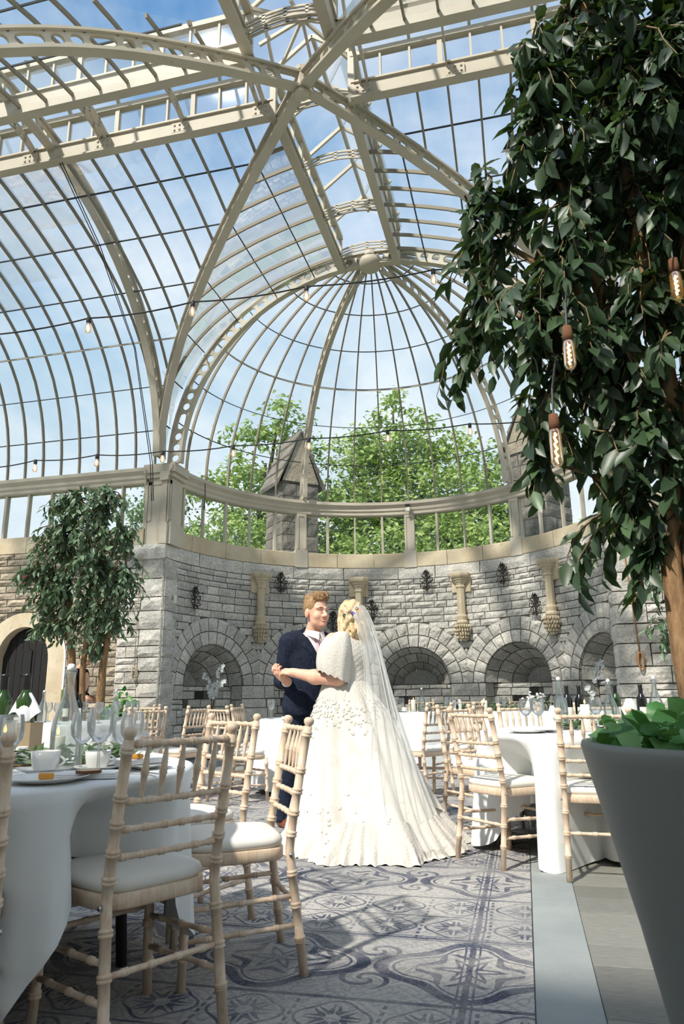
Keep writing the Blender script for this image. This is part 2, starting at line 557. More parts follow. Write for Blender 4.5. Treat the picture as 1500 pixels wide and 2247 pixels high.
def _bark(n, b):
    co = n.coord('Object')
    g = n.noise(10, n.mapping(co, (4, 4, 1)), 5, 0.65)
    n.l.new(n.ramp(g, [(0.3, srgb(112, 86, 62)), (0.7, srgb(172, 138, 102))]), b.inputs['Base Color'])
    n.l.new(n.bump(g, 0.5, 0.02), b.inputs['Normal'])
mat('bark', srgb(140, 110, 80), 0.9, spec=0.2, fn=_bark)
mat('bark_dark', srgb(70, 58, 46), 0.95)
mat('twig', srgb(120, 100, 72), 0.9)

def emis(name, col, strength):
    m = bpy.data.materials.new(name)
    m.use_nodes = True
    b = m.node_tree.nodes['Principled BSDF']
    b.inputs['Base Color'].default_value = (*col, 1)
    b.inputs['Emission Color'].default_value = (*col, 1)
    b.inputs['Emission Strength'].default_value = strength
    MATS[name] = m
emis('filament', srgb(255, 196, 120), 7.0)
emis('flame', srgb(255, 190, 90), 5.0)
def _grass(n, b):
    co = n.coord('Object')
    n.l.new(n.ramp(n.noise(2, co, 6, 0.7), [(0.3, srgb(86, 110, 56)), (0.7, srgb(128, 146, 84))]), b.inputs['Base Color'])
mat('lawn', srgb(100, 125, 65), 0.9, fn=_grass)
# ------------------------------------------------------------------ floor, rug, plank strip
R = 3.54
ZS, ZW0, ZW1, ZC = 3.46, 3.75, 4.53, 4.80      # sill, window bottom, window top, cornice top
YC = -3.92                                      # crossing centre

o = MB().box(-12, 10, -14, 5.5, -0.3, -0.012).build('floor', 'concrete')
tag(o, kind='structure')
o = MB().box(-8.5, 1.98, -10.2, -0.35, -0.012, 0.0).build('rug', 'rug')
tag(o, 'large worn slate blue and stone grey patterned rug under the chairs', 'rug')
strip = struct('floor_border')
MB().box(1.985, 2.197, -11.5, -0.35, -0.012, -0.001).build('concrete_strip', 'concrete', strip)
pl_mesh = None
for i in range(44):
    y0 = -10.9 + i * 0.24
    for j, (xa, xb) in enumerate(((2.2, 3.3), (3.303, 4.6), (4.603, 6.2))):
        off = 0.0
        if j > 0 and i > 38: continue
        MB().bevbox(xa, xb, y0, y0 + 0.237, -0.011, -0.002 - 0.0012 * ((i * 7 + j * 3) % 3), 0.002).build('plank', 'plank_grey', strip)

# ------------------------------------------------------------------ rock-faced stones
def stone_mesh(mb, f, mapf, nx=3, ny=2, proud=0.030, rough=0.018, seed=0, back=-0.02):
    """front grid of a stone, its edge ring drops to the mortar; f(s,t)->(u,z)"""
    vs = []; fs = []
    for j in range(ny + 1):
        for i in range(nx + 1):
            s_, t_ = i / nx, j / ny
            u, zz_ = f(s_, t_)
            edge = i in (0, nx) or j in (0, ny)
            h = 0.35 * proud if edge else proud + rough * (mnoise.noise(Vector((u * 5.1 + seed, zz_ * 6.3, seed * 1.7))) + rng.uniform(-0.8, 0.8))
            vs.append(mapf(u, zz_, h))
    per = [i for i in range(nx + 1)] + [(j + 1) * (nx + 1) - 1 for j in range(1, ny + 1)] + \
          [ny * (nx + 1) + i for i in range(nx - 1, -1, -1)] + [j * (nx + 1) for j in range(ny - 1, 0, -1)]
    def st(k):
        j, i = divmod(k, nx + 1)
        return i / nx, j / ny
    b0 = len(vs)
    for k in per:
        u, zz_ = f(*st(k))
        vs.append(mapf(u, zz_, back))
    for j in range(ny):
        for i in range(nx):
            a = j * (nx + 1) + i
            fs.append((a, a + 1, a + nx + 2, a + nx + 1))
    L = len(per)
    for q in range(L):
        fs.append((per[q], b0 + q, b0 + (q + 1) % L, per[(q + 1) % L]))
    mb.add(vs, fs)

def rect_f(u0, u1, z0, z1, g=0.0075):
    du = [rng.uniform(-0.006, 0.006) for _ in range(2)]
    return lambda s_, t_: (u0 + g + (u1 - u0 - 2 * g) * s_ + du[0] * t_, z0 + g + (z1 - z0 - 2 * g) * t_ + du[1] * s_ * 0.6)

def polar_f(uc, zc, r0, r1, a0, a1, g=0.009, clip=None):
    def f(s_, t_):
        r = r0 + g + (r1 - r0 - 2 * g) * t_
        ga = g / r
        a = a0 + ga + (a1 - a0 - 2 * ga) * s_
        u, zq = uc + r * math.cos(PI - a), zc + r * math.sin(a)
        if clip is not None:
            u = min(max(u, uc - clip), uc + clip)
        return u, zq
    return f

def lay_courses(z0, z1, u0, u1, blocked, hs, ls, seed):
    """random coursed masonry -> list of (u0,u1,z0,z1)"""
    rr = random.Random(seed)
    out = []
    z = z0
    while z < z1 - 0.04:
        h = rr.choice(hs)
        if z + h > z1 - 0.07:
            h = z1 - z
        spans = [(u0, u1)]
        for c0, c1 in blocked(z, z + h):
            ns = []
            for a, b in spans:
                if c1 <= a or c0 >= b:
                    ns.append((a, b)); continue
                if c0 > a: ns.append((a, c0))
                if c1 < b: ns.append((c1, b))
            spans = ns
        for a, b in spans:
            if b - a < 0.05: continue
            u = a
            while u < b - 0.02:
                ln = rr.uniform(*ls) * (0.8 + h * 2.2)
                if u + ln > b - 0.13: ln = b - u
                if h > 0.15 and ln < 0.4 and rr.random() < 0.35:
                    m_ = z + h * rr.uniform(0.4, 0.6)
                    out.append((u, u + ln, z, m_)); out.append((u, u + ln, m_, z + h))
                else:
                    out.append((u, u + ln, z, z + h))
                u += ln
        z += h
    return out

def emit_stones(parent, rects, mapf, score, name='stone', material='stone_grey', limit=300, seed0=0):
    order = sorted(range(len(rects)), key=lambda k: -score(rects[k]))
    keep = set(order[:limit])
    rest = MB()
    for k, rc in enumerate(rects):
        nx = 4 if rc[1] - rc[0] > 0.3 else 3
        if k in keep:
            mb = MB()
            stone_mesh(mb, rect_f(*rc), mapf, nx, 2, seed=seed0 + k)
            mb.build(name, material, parent)
        else:
            stone_mesh(rest, rect_f(*rc), mapf, 3, 2, seed=seed0 + k)
    if rest.v:
        tag(rest.build('stonework', material, parent), kind='stuff')

# ---- apse wall
def mapA(u, z, d):
    a = u / R
    return ((R - d) * math.sin(a), (R - d) * math.cos(a), z)
PITCHA = math.radians(33.5)
NICHE = [k * PITCHA * R for k in (-2, -1, 0, 1, 2)]
ZSP, RN = 1.19, 0.69
R1, R2 = 0.93, 1.17
HALFP = PITCHA * R / 2
apse = struct('wall_apse')
def blockA(z0, z1):
    out = []
    for c in NICHE:
        if z1 <= ZSP + 0.02:
            hw = RN
        else:
            zz_ = max(z0 + 0.7 * (z1 - z0) - ZSP, 0)
            hw = math.sqrt(max(R2 * R2 - zz_ * zz_, 0)) if zz_ < R2 else 0
            hw = min(hw, HALFP + 0.02)
        if hw > 0:
            out.append((c - hw, c + hw))
    return out
U1 = R * PI / 2
rects = lay_courses(0.0, 1.19, -U1, U1, blockA, (0.16, 0.2, 0.24), (0.3, 0.5), 3)
rects += lay_courses(1.19, 3.22, -U1, U1, blockA, (0.10, 0.115, 0.13, 0.15, 0.2), (0.2, 0.42), 4)
rects += lay_courses(3.22, 3.46, -U1, U1, lambda a, b: [], (0.24,), (0.55, 0.85), 5)
def scoreA(rc):
    a = (rc[0] + rc[1]) / 2 / R
    if rc[3] < 1.0 or abs(a) > 1.45: return 0
    return (rc[1] - rc[0]) * (rc[3] - rc[2]) * (0.35 + math.cos(a))
emit_stones(apse, rects, mapA, scoreA)
for c in NICHE:
    for r0, r1, n_, clip in ((RN, R1, 13, None), (R1, R2, 15, HALFP)):
        for k in range(n_):
            a0, a1 = PI * k / n_, PI * (k + 1) / n_
            mb = MB()
            stone_mesh(mb, polar_f(c, ZSP, r0, r1, a0, a1, clip=clip), mapA, 3, 3, proud=0.036, rough=0.018, seed=k * 3 + c)
            mb.build('voussoir', 'stone_grey', apse)
# mortar backing with the five openings
mb = MB()
nu, nz = 220, 70
idx = {}
def cellin(u, z):
    for c in NICHE:
        du = abs(u - c)
        if z < ZSP and du < RN + 0.07: return True
        if z >= ZSP and du * du + (z - ZSP) ** 2 < (RN + 0.1) ** 2: return True
    return False
def gv(i, j):
    if (i, j) not in idx:
        idx[(i, j)] = len(mb.v)
        mb.v.append(mapA(-U1 + 2 * U1 * i / nu, 3.48 * j / nz, 0.0))
    return idx[(i, j)]
for i in range(nu):
    for j in range(nz):
        if cellin(-U1 + 2 * U1 * (i + 0.5) / nu, 3.48 * (j + 0.5) / nz): continue
        mb.f.append((gv(i, j), gv(i + 1, j), gv(i + 1, j + 1), gv(i, j + 1)))
mb.build('mortar_bed', 'mortar', apse)
# niches: shell-shaped hood of stepped stone rings over a recessed coursed back
BANDS = ((-0.0, RN, -0.28, 0.60), (-0.28, 0.59, -0.54, 0.44), (-0.54, 0.43, -0.8, 0.28))
for ci, c in enumerate(NICHE):
    for bi, (d0, ra, d1, rb) in enumerate(BANDS):
        n_ = 9 - bi
        for k in range(n_):
            a0, a1 = PI * k / n_, PI * (k + 1) / n_
            vs = []
            for j in range(3):
                for i in range(4):
                    t_ = j / 2; s_ = i / 3
                    g = 0.01
                    a = a0 + g + (a1 - a0 - 2 * g) * s_
                    r = ra + (rb - ra) * t_ - (0.012 * rng.random() if 0 < j < 2 else 0)
                    vs.append(mapA(c + r * math.cos(PI - a), ZSP + r * math.sin(a), d0 + (d1 - d0) * t_ - (0.006 if j == 0 else 0)))
            fs = [(j * 4 + i, j * 4 + i + 1, (j + 1) * 4 + i + 1, (j + 1) * 4 + i) for j in range(2) for i in range(3)]
            MB().add(vs, fs).build('niche_stone', 'stone_grey', apse)
    # end plate of the hood
    vs = [mapA(c, ZSP, -0.8)] + [mapA(c + 0.285 * math.cos(PI * k / 12), ZSP + 0.285 * math.sin(PI * k / 12), -0.8) for k in range(13)]
    MB().add(vs, [(0, k, k + 1) for k in range(1, 13)]).build('niche_end', 'stone_grey', apse)
    # backing of hood joints and jambs
    mb = MB()
    prof = [(0.03, RN + 0.02), (-0.28, 0.625), (-0.54, 0.465), (-0.82, 0.30)]
    rings = [[mapA(c + r * math.cos(PI * k / 20), ZSP + r * math.sin(PI * k / 20), d) for k in range(21)] for d, r in prof]
    mb.loft(rings, False)
    mb.loft([[mapA(c + r * math.cos(PI * k / 20), ZSP + r * math.sin(PI * k / 20), -0.012) for k in range(21)] for r in (RN, R1)], False)
    for sgn in (-1, 1):
        mb.add([mapA(c + sgn * q_, zq, -0.012) for q_, zq in ((RN, 0), (RN + 0.12, 0), (RN + 0.12, ZSP + 0.02), (RN, ZSP + 0.02))], [(0, 1, 2, 3)])
        mb.add([mapA(c + sgn * (RN + 0.0), 0, 0.01), mapA(c + sgn * RN, ZSP + 0.02, 0.01), mapA(c + sgn * RN, ZSP + 0.02, -0.34), mapA(c + sgn * RN, 0, -0.34)], [(0, 1, 2, 3)])
    mb.loft([[mapA(c - 0.75 + 1.5 * k / 8, zq, -0.36) for k in range(9)] for zq in (0, 1.19)], False)
    mb.loft([[mapA(c - 0.75 + 1.5 * k / 8, 1.185, d) for k in range(9)] for d in (-0.36, -0.85)], False)
    mb.build('mortar_bed', 'mortar', apse)
    for sgn in (-1, 1):
        zj = 0.0
        for hj in (0.24, 0.22, 0.26, 0.22, 0.25):
            for da, db in (((0.0, 0.34),) if hj > 0.23 else ((0.0, 0.2), (0.2, 0.34))):
                m2 = MB()
                stone_mesh(m2, rect_f(da, db, zj, zj + hj), lambda u, zq, d, sgn=sgn: mapA(c + sgn * (RN - 0.3 * d), zq, 0.01 - u), 2, 2, proud=0.03, rough=0.01, seed=zj + sgn, back=0.0)
                m2.build('jamb_stone', 'stone_grey', apse)
            zj += hj
    rr = random.Random(ci)
    z = 0.12
    while z < 1.15:
        h = 0.14
        u = -RN
        row = int(z / h)
        while u < RN - 0.03:
            ln = rr.uniform(0.2, 0.36)
            if u + ln > RN - 0.12: ln = RN - u
            hole = (row in (5, 6) and abs(u + ln / 2 - (0.05 if row == 6 else -0.28)) < 0.12)
            if not hole:
                m2 = MB()
                stone_mesh(m2, rect_f(c + u, c + u + ln, z, min(z + h, 1.18)), lambda a, b, d: mapA(a, b, d - 0.34), 2, 2, proud=0.02, rough=0.006, seed=u)
                m2.build('niche_block', 'stone_grey', apse)
            else:
                m2 = MB()
                m2.add([mapA(c + u, z, -0.351), mapA(c + u + ln * 0.6, z, -0.351), mapA(c + u + ln * 0.6, z + h, -0.351), mapA(c + u, z + h, -0.351)], [(0, 1, 2, 3)])
                m2.build('vent_hole', 'iron_black', apse)
            u += ln
        z += h

# ---- unseen wall added behind the camera to shade the foreground; pale to bounce light
hb = struct('wall_unseen')
MB().box(-14, 12, -13.4, -12.6, 0, 5.8).build('shade_wall', 'bounce_cream', hb)
# ---- sill blocks, windows, pilasters, cornice round the apse
band = struct('trim_1')
edges = [-90, -77, -63, -50, -36, -24, -12, 0, 12, 24, 36, 50, 63, 77, 90]
for a0, a1 in zip(edges[:-1], edges[1:]):
    mb = MB()
    g = 0.08
    rings = []
    for q in range(7):
        a = math.radians(a0 + g + (a1 - a0 - 2 * g) * q / 6)
        rings.append([((R - d) * math.sin(a), (R - d) * math.cos(a), z) for d, z in ((-0.15, ZS), (0.012, ZS), (0.018, ZS + 0.01), (0.018, ZW0 - 0.012), (0.008, ZW0), (-0.15, ZW0))])
    mb.loft(rings, True, True).build('sill_block', 'stone_cream', band)
def arc_sweep(sec, a0, a1, n, name, material, parent, smooth=False):
    mb = MB()
    rings = []
    for q in range(n + 1):
        a = math.radians(a0 + (a1 - a0) * q / n)
        rings.append([((R - d) * math.sin(a), (R - d) * math.cos(a), z) for d, z in sec])
    return mb.loft(rings, True, True).build(name, material, parent, smooth)
arc_sweep([(-0.12, ZW1), (0.01, ZW1), (0.03, ZW1 + 0.02), (0.03, ZW1 + 0.07), (0.055, ZW1 + 0.10), (0.055, ZW1 + 0.15), (0.09, ZW1 + 0.19), (0.11, ZW1 + 0.21), (0.11, ZC), (-0.12, ZC)], -91, 91, 64, 'cornice', 'paint_cream', band)
for a in (-88.5, -36, 0, 36, 88.5):
    am = math.radians(a)
    t_ = Vector((math.cos(am), -math.sin(am), 0)); n_ = Vector((-math.sin(am), -math.cos(am), 0))
    p = Vector((R * math.sin(am), R * math.cos(am), 0))
    mb = MB()
    def bx(u0, u1, d0, d1, z0, z1):
        vs = [p + t_ * u + n_ * d + Vector((0, 0, z)) for z in (z0, z1) for d in (d0, d1) for u in (u0, u1)]
        mb.add(vs, [(0, 2, 3, 1), (4, 5, 7, 6), (0, 1, 5, 4), (2, 6, 7, 3), (0, 4, 6, 2), (1, 3, 7, 5)])
    bx(-0.125, 0.125, -0.1, 0.035, ZS - 0.01, ZS + 0.34)
    bx(-0.1, 0.1, -0.1, 0.02, ZS + 0.33, ZW1 + 0.02)
    for u in (-0.1, 0.06):
        bx(u, u + 0.04, 0.0, 0.034, ZS + 0.36, ZW1)
    bx(-0.06, 0.06, 0.0, 0.034, ZW1 - 0.05, ZW1)
    mb.build('pilaster', 'paint_cream', band)
MULL = [k * 9 for k in range(-10, 11)]
for a in MULL:
    if a in (-36, 0, 36): continue
    am = math.radians(a)
    t_ = Vector((math.cos(am), -math.sin(am), 0)); n_ = Vector((-math.sin(am), -math.cos(am), 0))
    p = Vector(((R + 0.03) * math.sin(am), (R + 0.03) * math.cos(am), 0))
    wd = 0.045 if a % 18 else 0.03
    MB().bar([p + Vector((0, 0, ZW0)), p + Vector((0, 0, ZW1))], n_, wd, 0.06).build('mullion', 'paint_cream', band)
for a0, a1 in zip(MULL[:-1], MULL[1:]):
    vs = []
    for a in (a0, a1):
        am = math.radians(a)
        for z in (ZW0, ZW1):
            vs.append(((R + 0.045) * math.sin(am), (R + 0.045) * math.cos(am), z))
    MB().add(vs, [(0, 2, 3, 1)]).build('pane', 'pane_glass', band)

# ---- corner piers and the straight walls left and right
def wall_line(name, x0, x1, y, quoin_end, materials, door=None, seed=1):
    """straight rock-faced wall facing -Y with quoins at quoin_end"""
    wl = struct(name)
    def mp(u, z, d): return (u, y - d, z)
    def blk(z0, z1):
        out = [(min(quoin_end, quoin_end + (0.3 if quoin_end < 0 else 0.3)) if False else quoin_end - 0.48, quoin_end + 0.48)]
        if door:
            dx, hw, zsp, ro = door
            if z0 < zsp: out.append((dx - ro, dx + ro))
            elif z0 - zsp < ro:
                q = math.sqrt(ro * ro - (z0 - zsp) ** 2)
                out.append((dx - q, dx + q))
        return out
    rc = lay_courses(0.0, 3.46, x0, x1, blk, (0.09, 0.11, 0.12, 0.15), (0.28, 0.55), seed)
    emit_stones(wl, rc, mp, lambda q: (q[1] - q[0]) * (q[3] - q[2]) * (1.0 if (q[3] > 0.9 and abs(q[0]) < 7.4) else 0.01), material=materials, limit=290, seed0=seed * 100)
    b = MB()
    if door:
        dx, hw, zsp, ro = door
        b.add([mp(x0, 0, 0), mp(dx - ro, 0, 0), mp(dx - ro, 3.5, 0), mp(x0, 3.5, 0)], [(0, 1, 2, 3)])
        b.add([mp(dx + ro, 0, 0), mp(x1, 0, 0), mp(x1, 3.5, 0), mp(dx + ro, 3.5, 0)], [(0, 1, 2, 3)])
        arc = [mp(dx + ro * math.cos(PI - PI * k / 20), zsp + ro * math.sin(PI * k / 20), 0) for k in range(21)]
        top = [mp(dx - ro + 2 * ro * k / 20, 3.5, 0) for k in range(21)]
        b.loft([arc, top], False)
    else:
        b.add([mp(x0, 0, 0), mp(x1, 0, 0), mp(x1, 3.5, 0), mp(x0, 3.5, 0)], [(0, 1, 2, 3)])
    b.build('mortar_bed', 'mortar', wl)
    return wl
XL, XR = -3.52, 3.28
wall_l = wall_line('wall_left', -10.0, XL - 0.02, 0.10, XL - 0.3, 'stone_brown', door=(-6.08, 0.52, 1.62, 0.80), seed=11)
wall_r = wall_line('wall_right', XR + 0.02, 9.0, -0.12, XR + 0.3, 'stone_brown', seed=12)
def quoins(parent, xe, yf, sgn, seed):
    """big corner blocks: front face at y=yf and return along the apse side"""
    rr = random.Random(seed)
    z = 0.0
    k = 0
    while z < 3.2:
        h = rr.choice((0.18, 0.22, 0.26, 0.3))
        if z + h > 3.0: h = 3.46 - z - 0.24 if z < 3.1 else 0.24
        ln = 0.62 if k % 2 else 0.40
        m2 = MB()
        stone_mesh(m2, rect_f(min(xe, xe - sgn * ln), max(xe, xe - sgn * ln), z, z + h), lambda u, zq, d: (u, yf - d, zq), 4, 3, 0.03, 0.015, seed=k)
        m2.build('quoin', 'stone_grey', parent)
        m2 = MB()
        stone_mesh(m2, (lambda f: f)(rect_f(0, 0.45, z, z + h)), lambda u, zq, d: (xe + sgn * d, yf + u, zq), 3, 3, 0.03, 0.015, seed=k + 50)
        m2.build('quoin', 'stone_grey', parent)
        # filler stones beyond the short quoins
        if k % 2 == 0:
            m2 = MB()
            stone_mesh(m2, rect_f(min(xe - sgn * 0.40, xe - sgn * 0.80), max(xe - sgn * 0.40, xe - sgn * 0.80), z, z + h * 0.55), lambda u, zq, d: (u, yf - d + 0.01, zq), 3, 2, seed=k + 9)
            m2.build('quoin', 'stone_grey', parent)
            m2 = MB()
            stone_mesh(m2, rect_f(min(xe - sgn * 0.40, xe - sgn * 0.80), max(xe - sgn * 0.40, xe - sgn * 0.80), z + h * 0.55, z + h), lambda u, zq, d: (u, yf - d + 0.01, zq), 3, 2, seed=k + 19)
            m2.build('quoin', 'stone_grey', parent)
        else:
            m2 = MB()
            stone_mesh(m2, rect_f(min(xe - sgn * 0.62, xe - sgn * 0.80), max(xe - sgn * 0.62, xe - sgn * 0.80), z, z + h), lambda u, zq, d: (u, yf - d + 0.01, zq), 3, 2, seed=k + 29)
            m2.build('quoin', 'stone_grey', parent)
        z += h
        k += 1
    # cap block
    m2 = MB()
    stone_mesh(m2, rect_f(min(xe, xe - sgn * 0.6), max(xe, xe - sgn * 0.6), 3.2, 3.46), lambda u, zq, d: (u, yf - d - 0.02, zq), 4, 3, 0.04, 0.03, seed=77)
    m2.build('quoin', 'stone_grey', parent)
    b = MB().box(min(xe - sgn * 0.02, xe - sgn * 0.8), max(xe - sgn * 0.02, xe - sgn * 0.8), yf + 0.02, yf + 0.5, 0, 3.47)
    b.build('mortar_bed', 'mortar', parent)
quoins(wall_l, XL, 0.02, 1, 5)
quoins(wall_r, XR, -0.2, -1, 6)

def side_band(name, x0, x1, y, xe, sgn):
    """straight clerestory: sill blocks, mullions, panes, cornice, corner pier"""
    t = struct(name)
    n_ = 8
    for k in range(n_):
        a = x0 + (x1 - x0) * k / n_; b = x0 + (x1 - x0) * (k + 1) / n_
        MB().bevbox(min(a, b) + 0.003, max(a, b) - 0.003, y - 0.015, y + 0.2, ZS, ZW0, 0.006).build('sill_block', 'stone_cream', t)
    xs = [x0 + (x1 - x0) * k / 13 for k in range(14)]
    for k, x in enumerate(xs):
        wd = 0.05 if k % 3 == 0 else 0.03
        MB().box(x - wd / 2, x + wd / 2, y - 0.0, y + 0.09, ZW0, ZW1 + 0.05).build('mullion', 'paint_cream', t)
    for a, b in zip(xs[:-1], xs[1:]):
        MB().add([(a, y + 0.05, ZW0), (b, y + 0.05, ZW0), (b, y + 0.05, ZW1 + 0.05), (a, y + 0.05, ZW1 + 0.05)], [(0, 1, 2, 3)]).build('pane', 'pane_glass', t)
    sec = [(0.12, ZW1), (-0.01, ZW1), (-0.03, ZW1 + 0.02), (-0.03, ZW1 + 0.07), (-0.055, ZW1 + 0.10), (-0.055, ZW1 + 0.15), (-0.09, ZW1 + 0.19), (-0.11, ZW1 + 0.21), (-0.11, ZC), (0.12, ZC)]
    MB().loft([[(x, y + d, z) for d, z in sec] for x in (x0, x1)], True, True).build('cornice', 'paint_cream', t)
    xa, xb = sorted((xe, xe - sgn * 0.46))
    mb = MB().box(xa, xb, y - 0.08, y + 0.35, ZS - 0.01, ZS + 0.36)
    mb.box(xa + 0.02, xb - 0.02, y - 0.06, y + 0.33, ZS + 0.36, ZC - 0.2)
    for c0, c1 in ((xa + 0.02, xa + 0.08), (xb - 0.08, xb - 0.02)):
        mb.box(c0, c1, y - 0.075, y - 0.05, ZS + 0.40, ZC - 0.26)
    mb.box(xa + 0.02, xb - 0.02, y - 0.075, y - 0.05, ZC - 0.32, ZC - 0.26)
    mb.box(xa - 0.02, xb + 0.02, y - 0.10, y + 0.37, ZC - 0.2, ZC - 0.12)
    mb.box(xa - 0.06, xb + 0.06, y - 0.14, y + 0.40, ZC - 0.12, ZC + 0.03)
    mb.build('pier', 'paint_cream', t)
    return t
side_band('trim_2', XL - 0.46, -10.0, 0.10, XL + 0.06, 1)
side_band('trim_3', XR + 0.46, 9.0, -0.12, XR - 0.04, -1)

# ---- arched door in the left wall
dx, hw, zsp, ro = -6.08, 0.50, 1.62, 0.80
dr = struct('door_1')
mb = MB()
arcI = [(dx - hw, 0.0)] + [(dx + hw * math.cos(PI - PI * k / 20), zsp + hw * 1.12 * math.sin(PI * k / 20)) for k in range(21)] + [(dx + hw, 0.0)]
arcO = [(dx - ro, 0.0)] + [(dx + ro * math.cos(PI - PI * k / 20), zsp + ro * math.sin(PI * k / 20)) for k in range(21)] + [(dx + ro, 0.0)]
mb.loft([[(x, 0.05, z) for x, z in arcO], [(x, 0.05, z) for x, z in arcI], [(x, 0.32, z) for x, z in arcI]], False)
mb.build('door_surround', 'stone_cream', dr)
nb = 8
for k in range(nb):
    xa = dx - hw + 2 * hw * k / nb + 0.004; xb = dx - hw + 2 * hw * (k + 1) / nb - 0.004
    zt = lambda x: zsp + hw * 1.12 * math.sqrt(max(0, 1 - ((x - dx) / hw) ** 2))
    vs = [(xa, 0.22, 0.01), (xb, 0.22, 0.01), (xb, 0.22, zt(xb) - 0.005), (xa, 0.22, zt(xa) - 0.005), (xa, 0.27, 0.01), (xb, 0.27, 0.01), (xb, 0.27, zt(xb) - 0.005), (xa, 0.27, zt(xa) - 0.005)]
    MB().add(vs, [(0, 1, 2, 3), (4, 7, 6, 5), (0, 3, 7, 4), (1, 5, 6, 2), (2, 6, 7, 3), (0, 4, 5, 1)]).build('door_board', 'door_dark', dr)
MB().box(dx - 0.10, dx + 0.04, 0.205, 0.225, 1.42, 1.78).build('door_pane', 'foil_black', dr)
m = MB(); m.box(dx - 0.13, dx - 0.10, 0.2, 0.226, 1.40, 1.80).box(dx + 0.04, dx + 0.07, 0.2, 0.226, 1.40, 1.80).box(dx - 0.1, dx + 0.04, 0.2, 0.226, 1.38, 1.42).box(dx - 0.1, dx + 0.04, 0.2, 0.226, 1.78, 1.82)
m.build('door_pane_frame', 'door_dark', dr)
MB().tube([(dx + hw - 0.08, 0.20, 1.05), (dx + hw - 0.08, 0.17, 1.08), (dx + hw - 0.08, 0.17, 1.22), (dx + hw - 0.08, 0.20, 1.25)], 0.012, 6).build('door_handle', 'steel', dr)
# ------------------------------------------------------------------ iron and glass roof
Z0 = 4.82           # springing
def frame_path(pts, nrm):
    """cumulative lengths and interpolators along a path with inward normals"""
    pts = [Vector(p) for p in pts]; nrm = [Vector(q) for q in nrm]
    L = [0.0]
    for a, b in zip(pts[:-1], pts[1:]):
        L.append(L[-1] + (b - a).length)
    def at_(s_):
        s_ = min(max(s_, 0), L[-1])
        lo = 0
        while lo < len(L) - 2 and L[lo + 1] < s_: lo += 1
        k = (s_ - L[lo]) / max(L[lo + 1] - L[lo], 1e-9)
        return pts[lo].lerp(pts[lo + 1], k), nrm[lo].lerp(nrm[lo + 1], k).normalized()
    return L[-1], at_

def rib(name, parent, pts, nrm, side, depth=0.22, th=0.03, flange=0.085, holes=True):
    """pierced iron rib: web with oval and round holes between two flanges. pts = inner edge, nrm = outward"""
    side = Vector(side).normalized()
    LT, at_ = frame_path(pts, nrm)
    mb = MB()
    def mp(s_, t_, k):
        p, n_ = at_(s_)
        return p + n_ * t_ + side * k
    if holes:
        s_ = 0.0
        k = 0
        pat = (0.34, 0.19, 0.19)
        while s_ < LT - 0.05:
            ln = pat[k % 3]
            s1 = min(s_ + ln, LT)
            N = 16
            cx_, hw_, hh = (s_ + s1) / 2, (s1 - s_) / 2, depth / 2
            rx, ry = hw_ - 0.03, depth * 0.30
            outer = []; inner = []
            for q in range(N):
                a = 2 * PI * (q + 0.5) / N
                ca, sa = math.cos(a), math.sin(a)
                sc = 1 / max(abs(ca), abs(sa))
                outer.append((cx_ + ca * sc * hw_, hh + sa * sc * hh))
                if rx > ry:
                    ux = max(min(ca * rx * 1.3, rx - ry), -(rx - ry))
                    inner.append((cx_ + ux + ca * ry, hh + sa * ry))
                else:
                    inner.append((cx_ + ca * rx, hh + sa * ry))
            r_ = [[mp(a, b, kk) for a, b in ring] for ring, kk in ((outer, th / 2), (inner, th / 2), (inner, -th / 2), (outer, -th / 2))]
            mb.loft(r_, True)
            s_ = s1
            k += 1
    else:
        n_ = max(6, int(LT / 0.25))
        for kk in (th / 2, -th / 2):
            mb.loft([[mp(LT * i / n_, t_, kk) for i in range(n_ + 1)] for t_ in (0, depth)], False)
    n_ = max(8, int(LT / 0.2))
    for t_, wd, hh in ((0.0, flange, 0.035), (depth, flange * 0.85, 0.03)):
        sec = [(-wd / 2, -hh / 2), (wd / 2, -hh / 2), (wd / 2, hh / 2), (-wd / 2, hh / 2)]
        rings = []
        for i in range(n_ + 1):
            p, nn = at_(LT * i / n_)
            rings.append([p + nn * (t_ + b) + side * a for a, b in sec])
        mb.loft(rings, True, True)
    return mb.build(name, 'paint_cream', parent)

def arc_pts(c, e1, e2, r1, r2, a0, a1, n):
    """ellipse arc c + r1 cos e1 + r2 sin e2 with outward normals"""
    c, e1, e2 = Vector(c), Vector(e1), Vector(e2)
    P = []; N = []
    for i in range(n + 1):
        a = a0 + (a1 - a0) * i / n
        P.append(c + e1 * (r1 * math.cos(a)) + e2 * (r2 * math.sin(a)))
        N.append((e1 * (math.cos(a) / r1) + e2 * (math.sin(a) / r2)).normalized())
    return P, N
ZU = Vector((0, 0, 1))

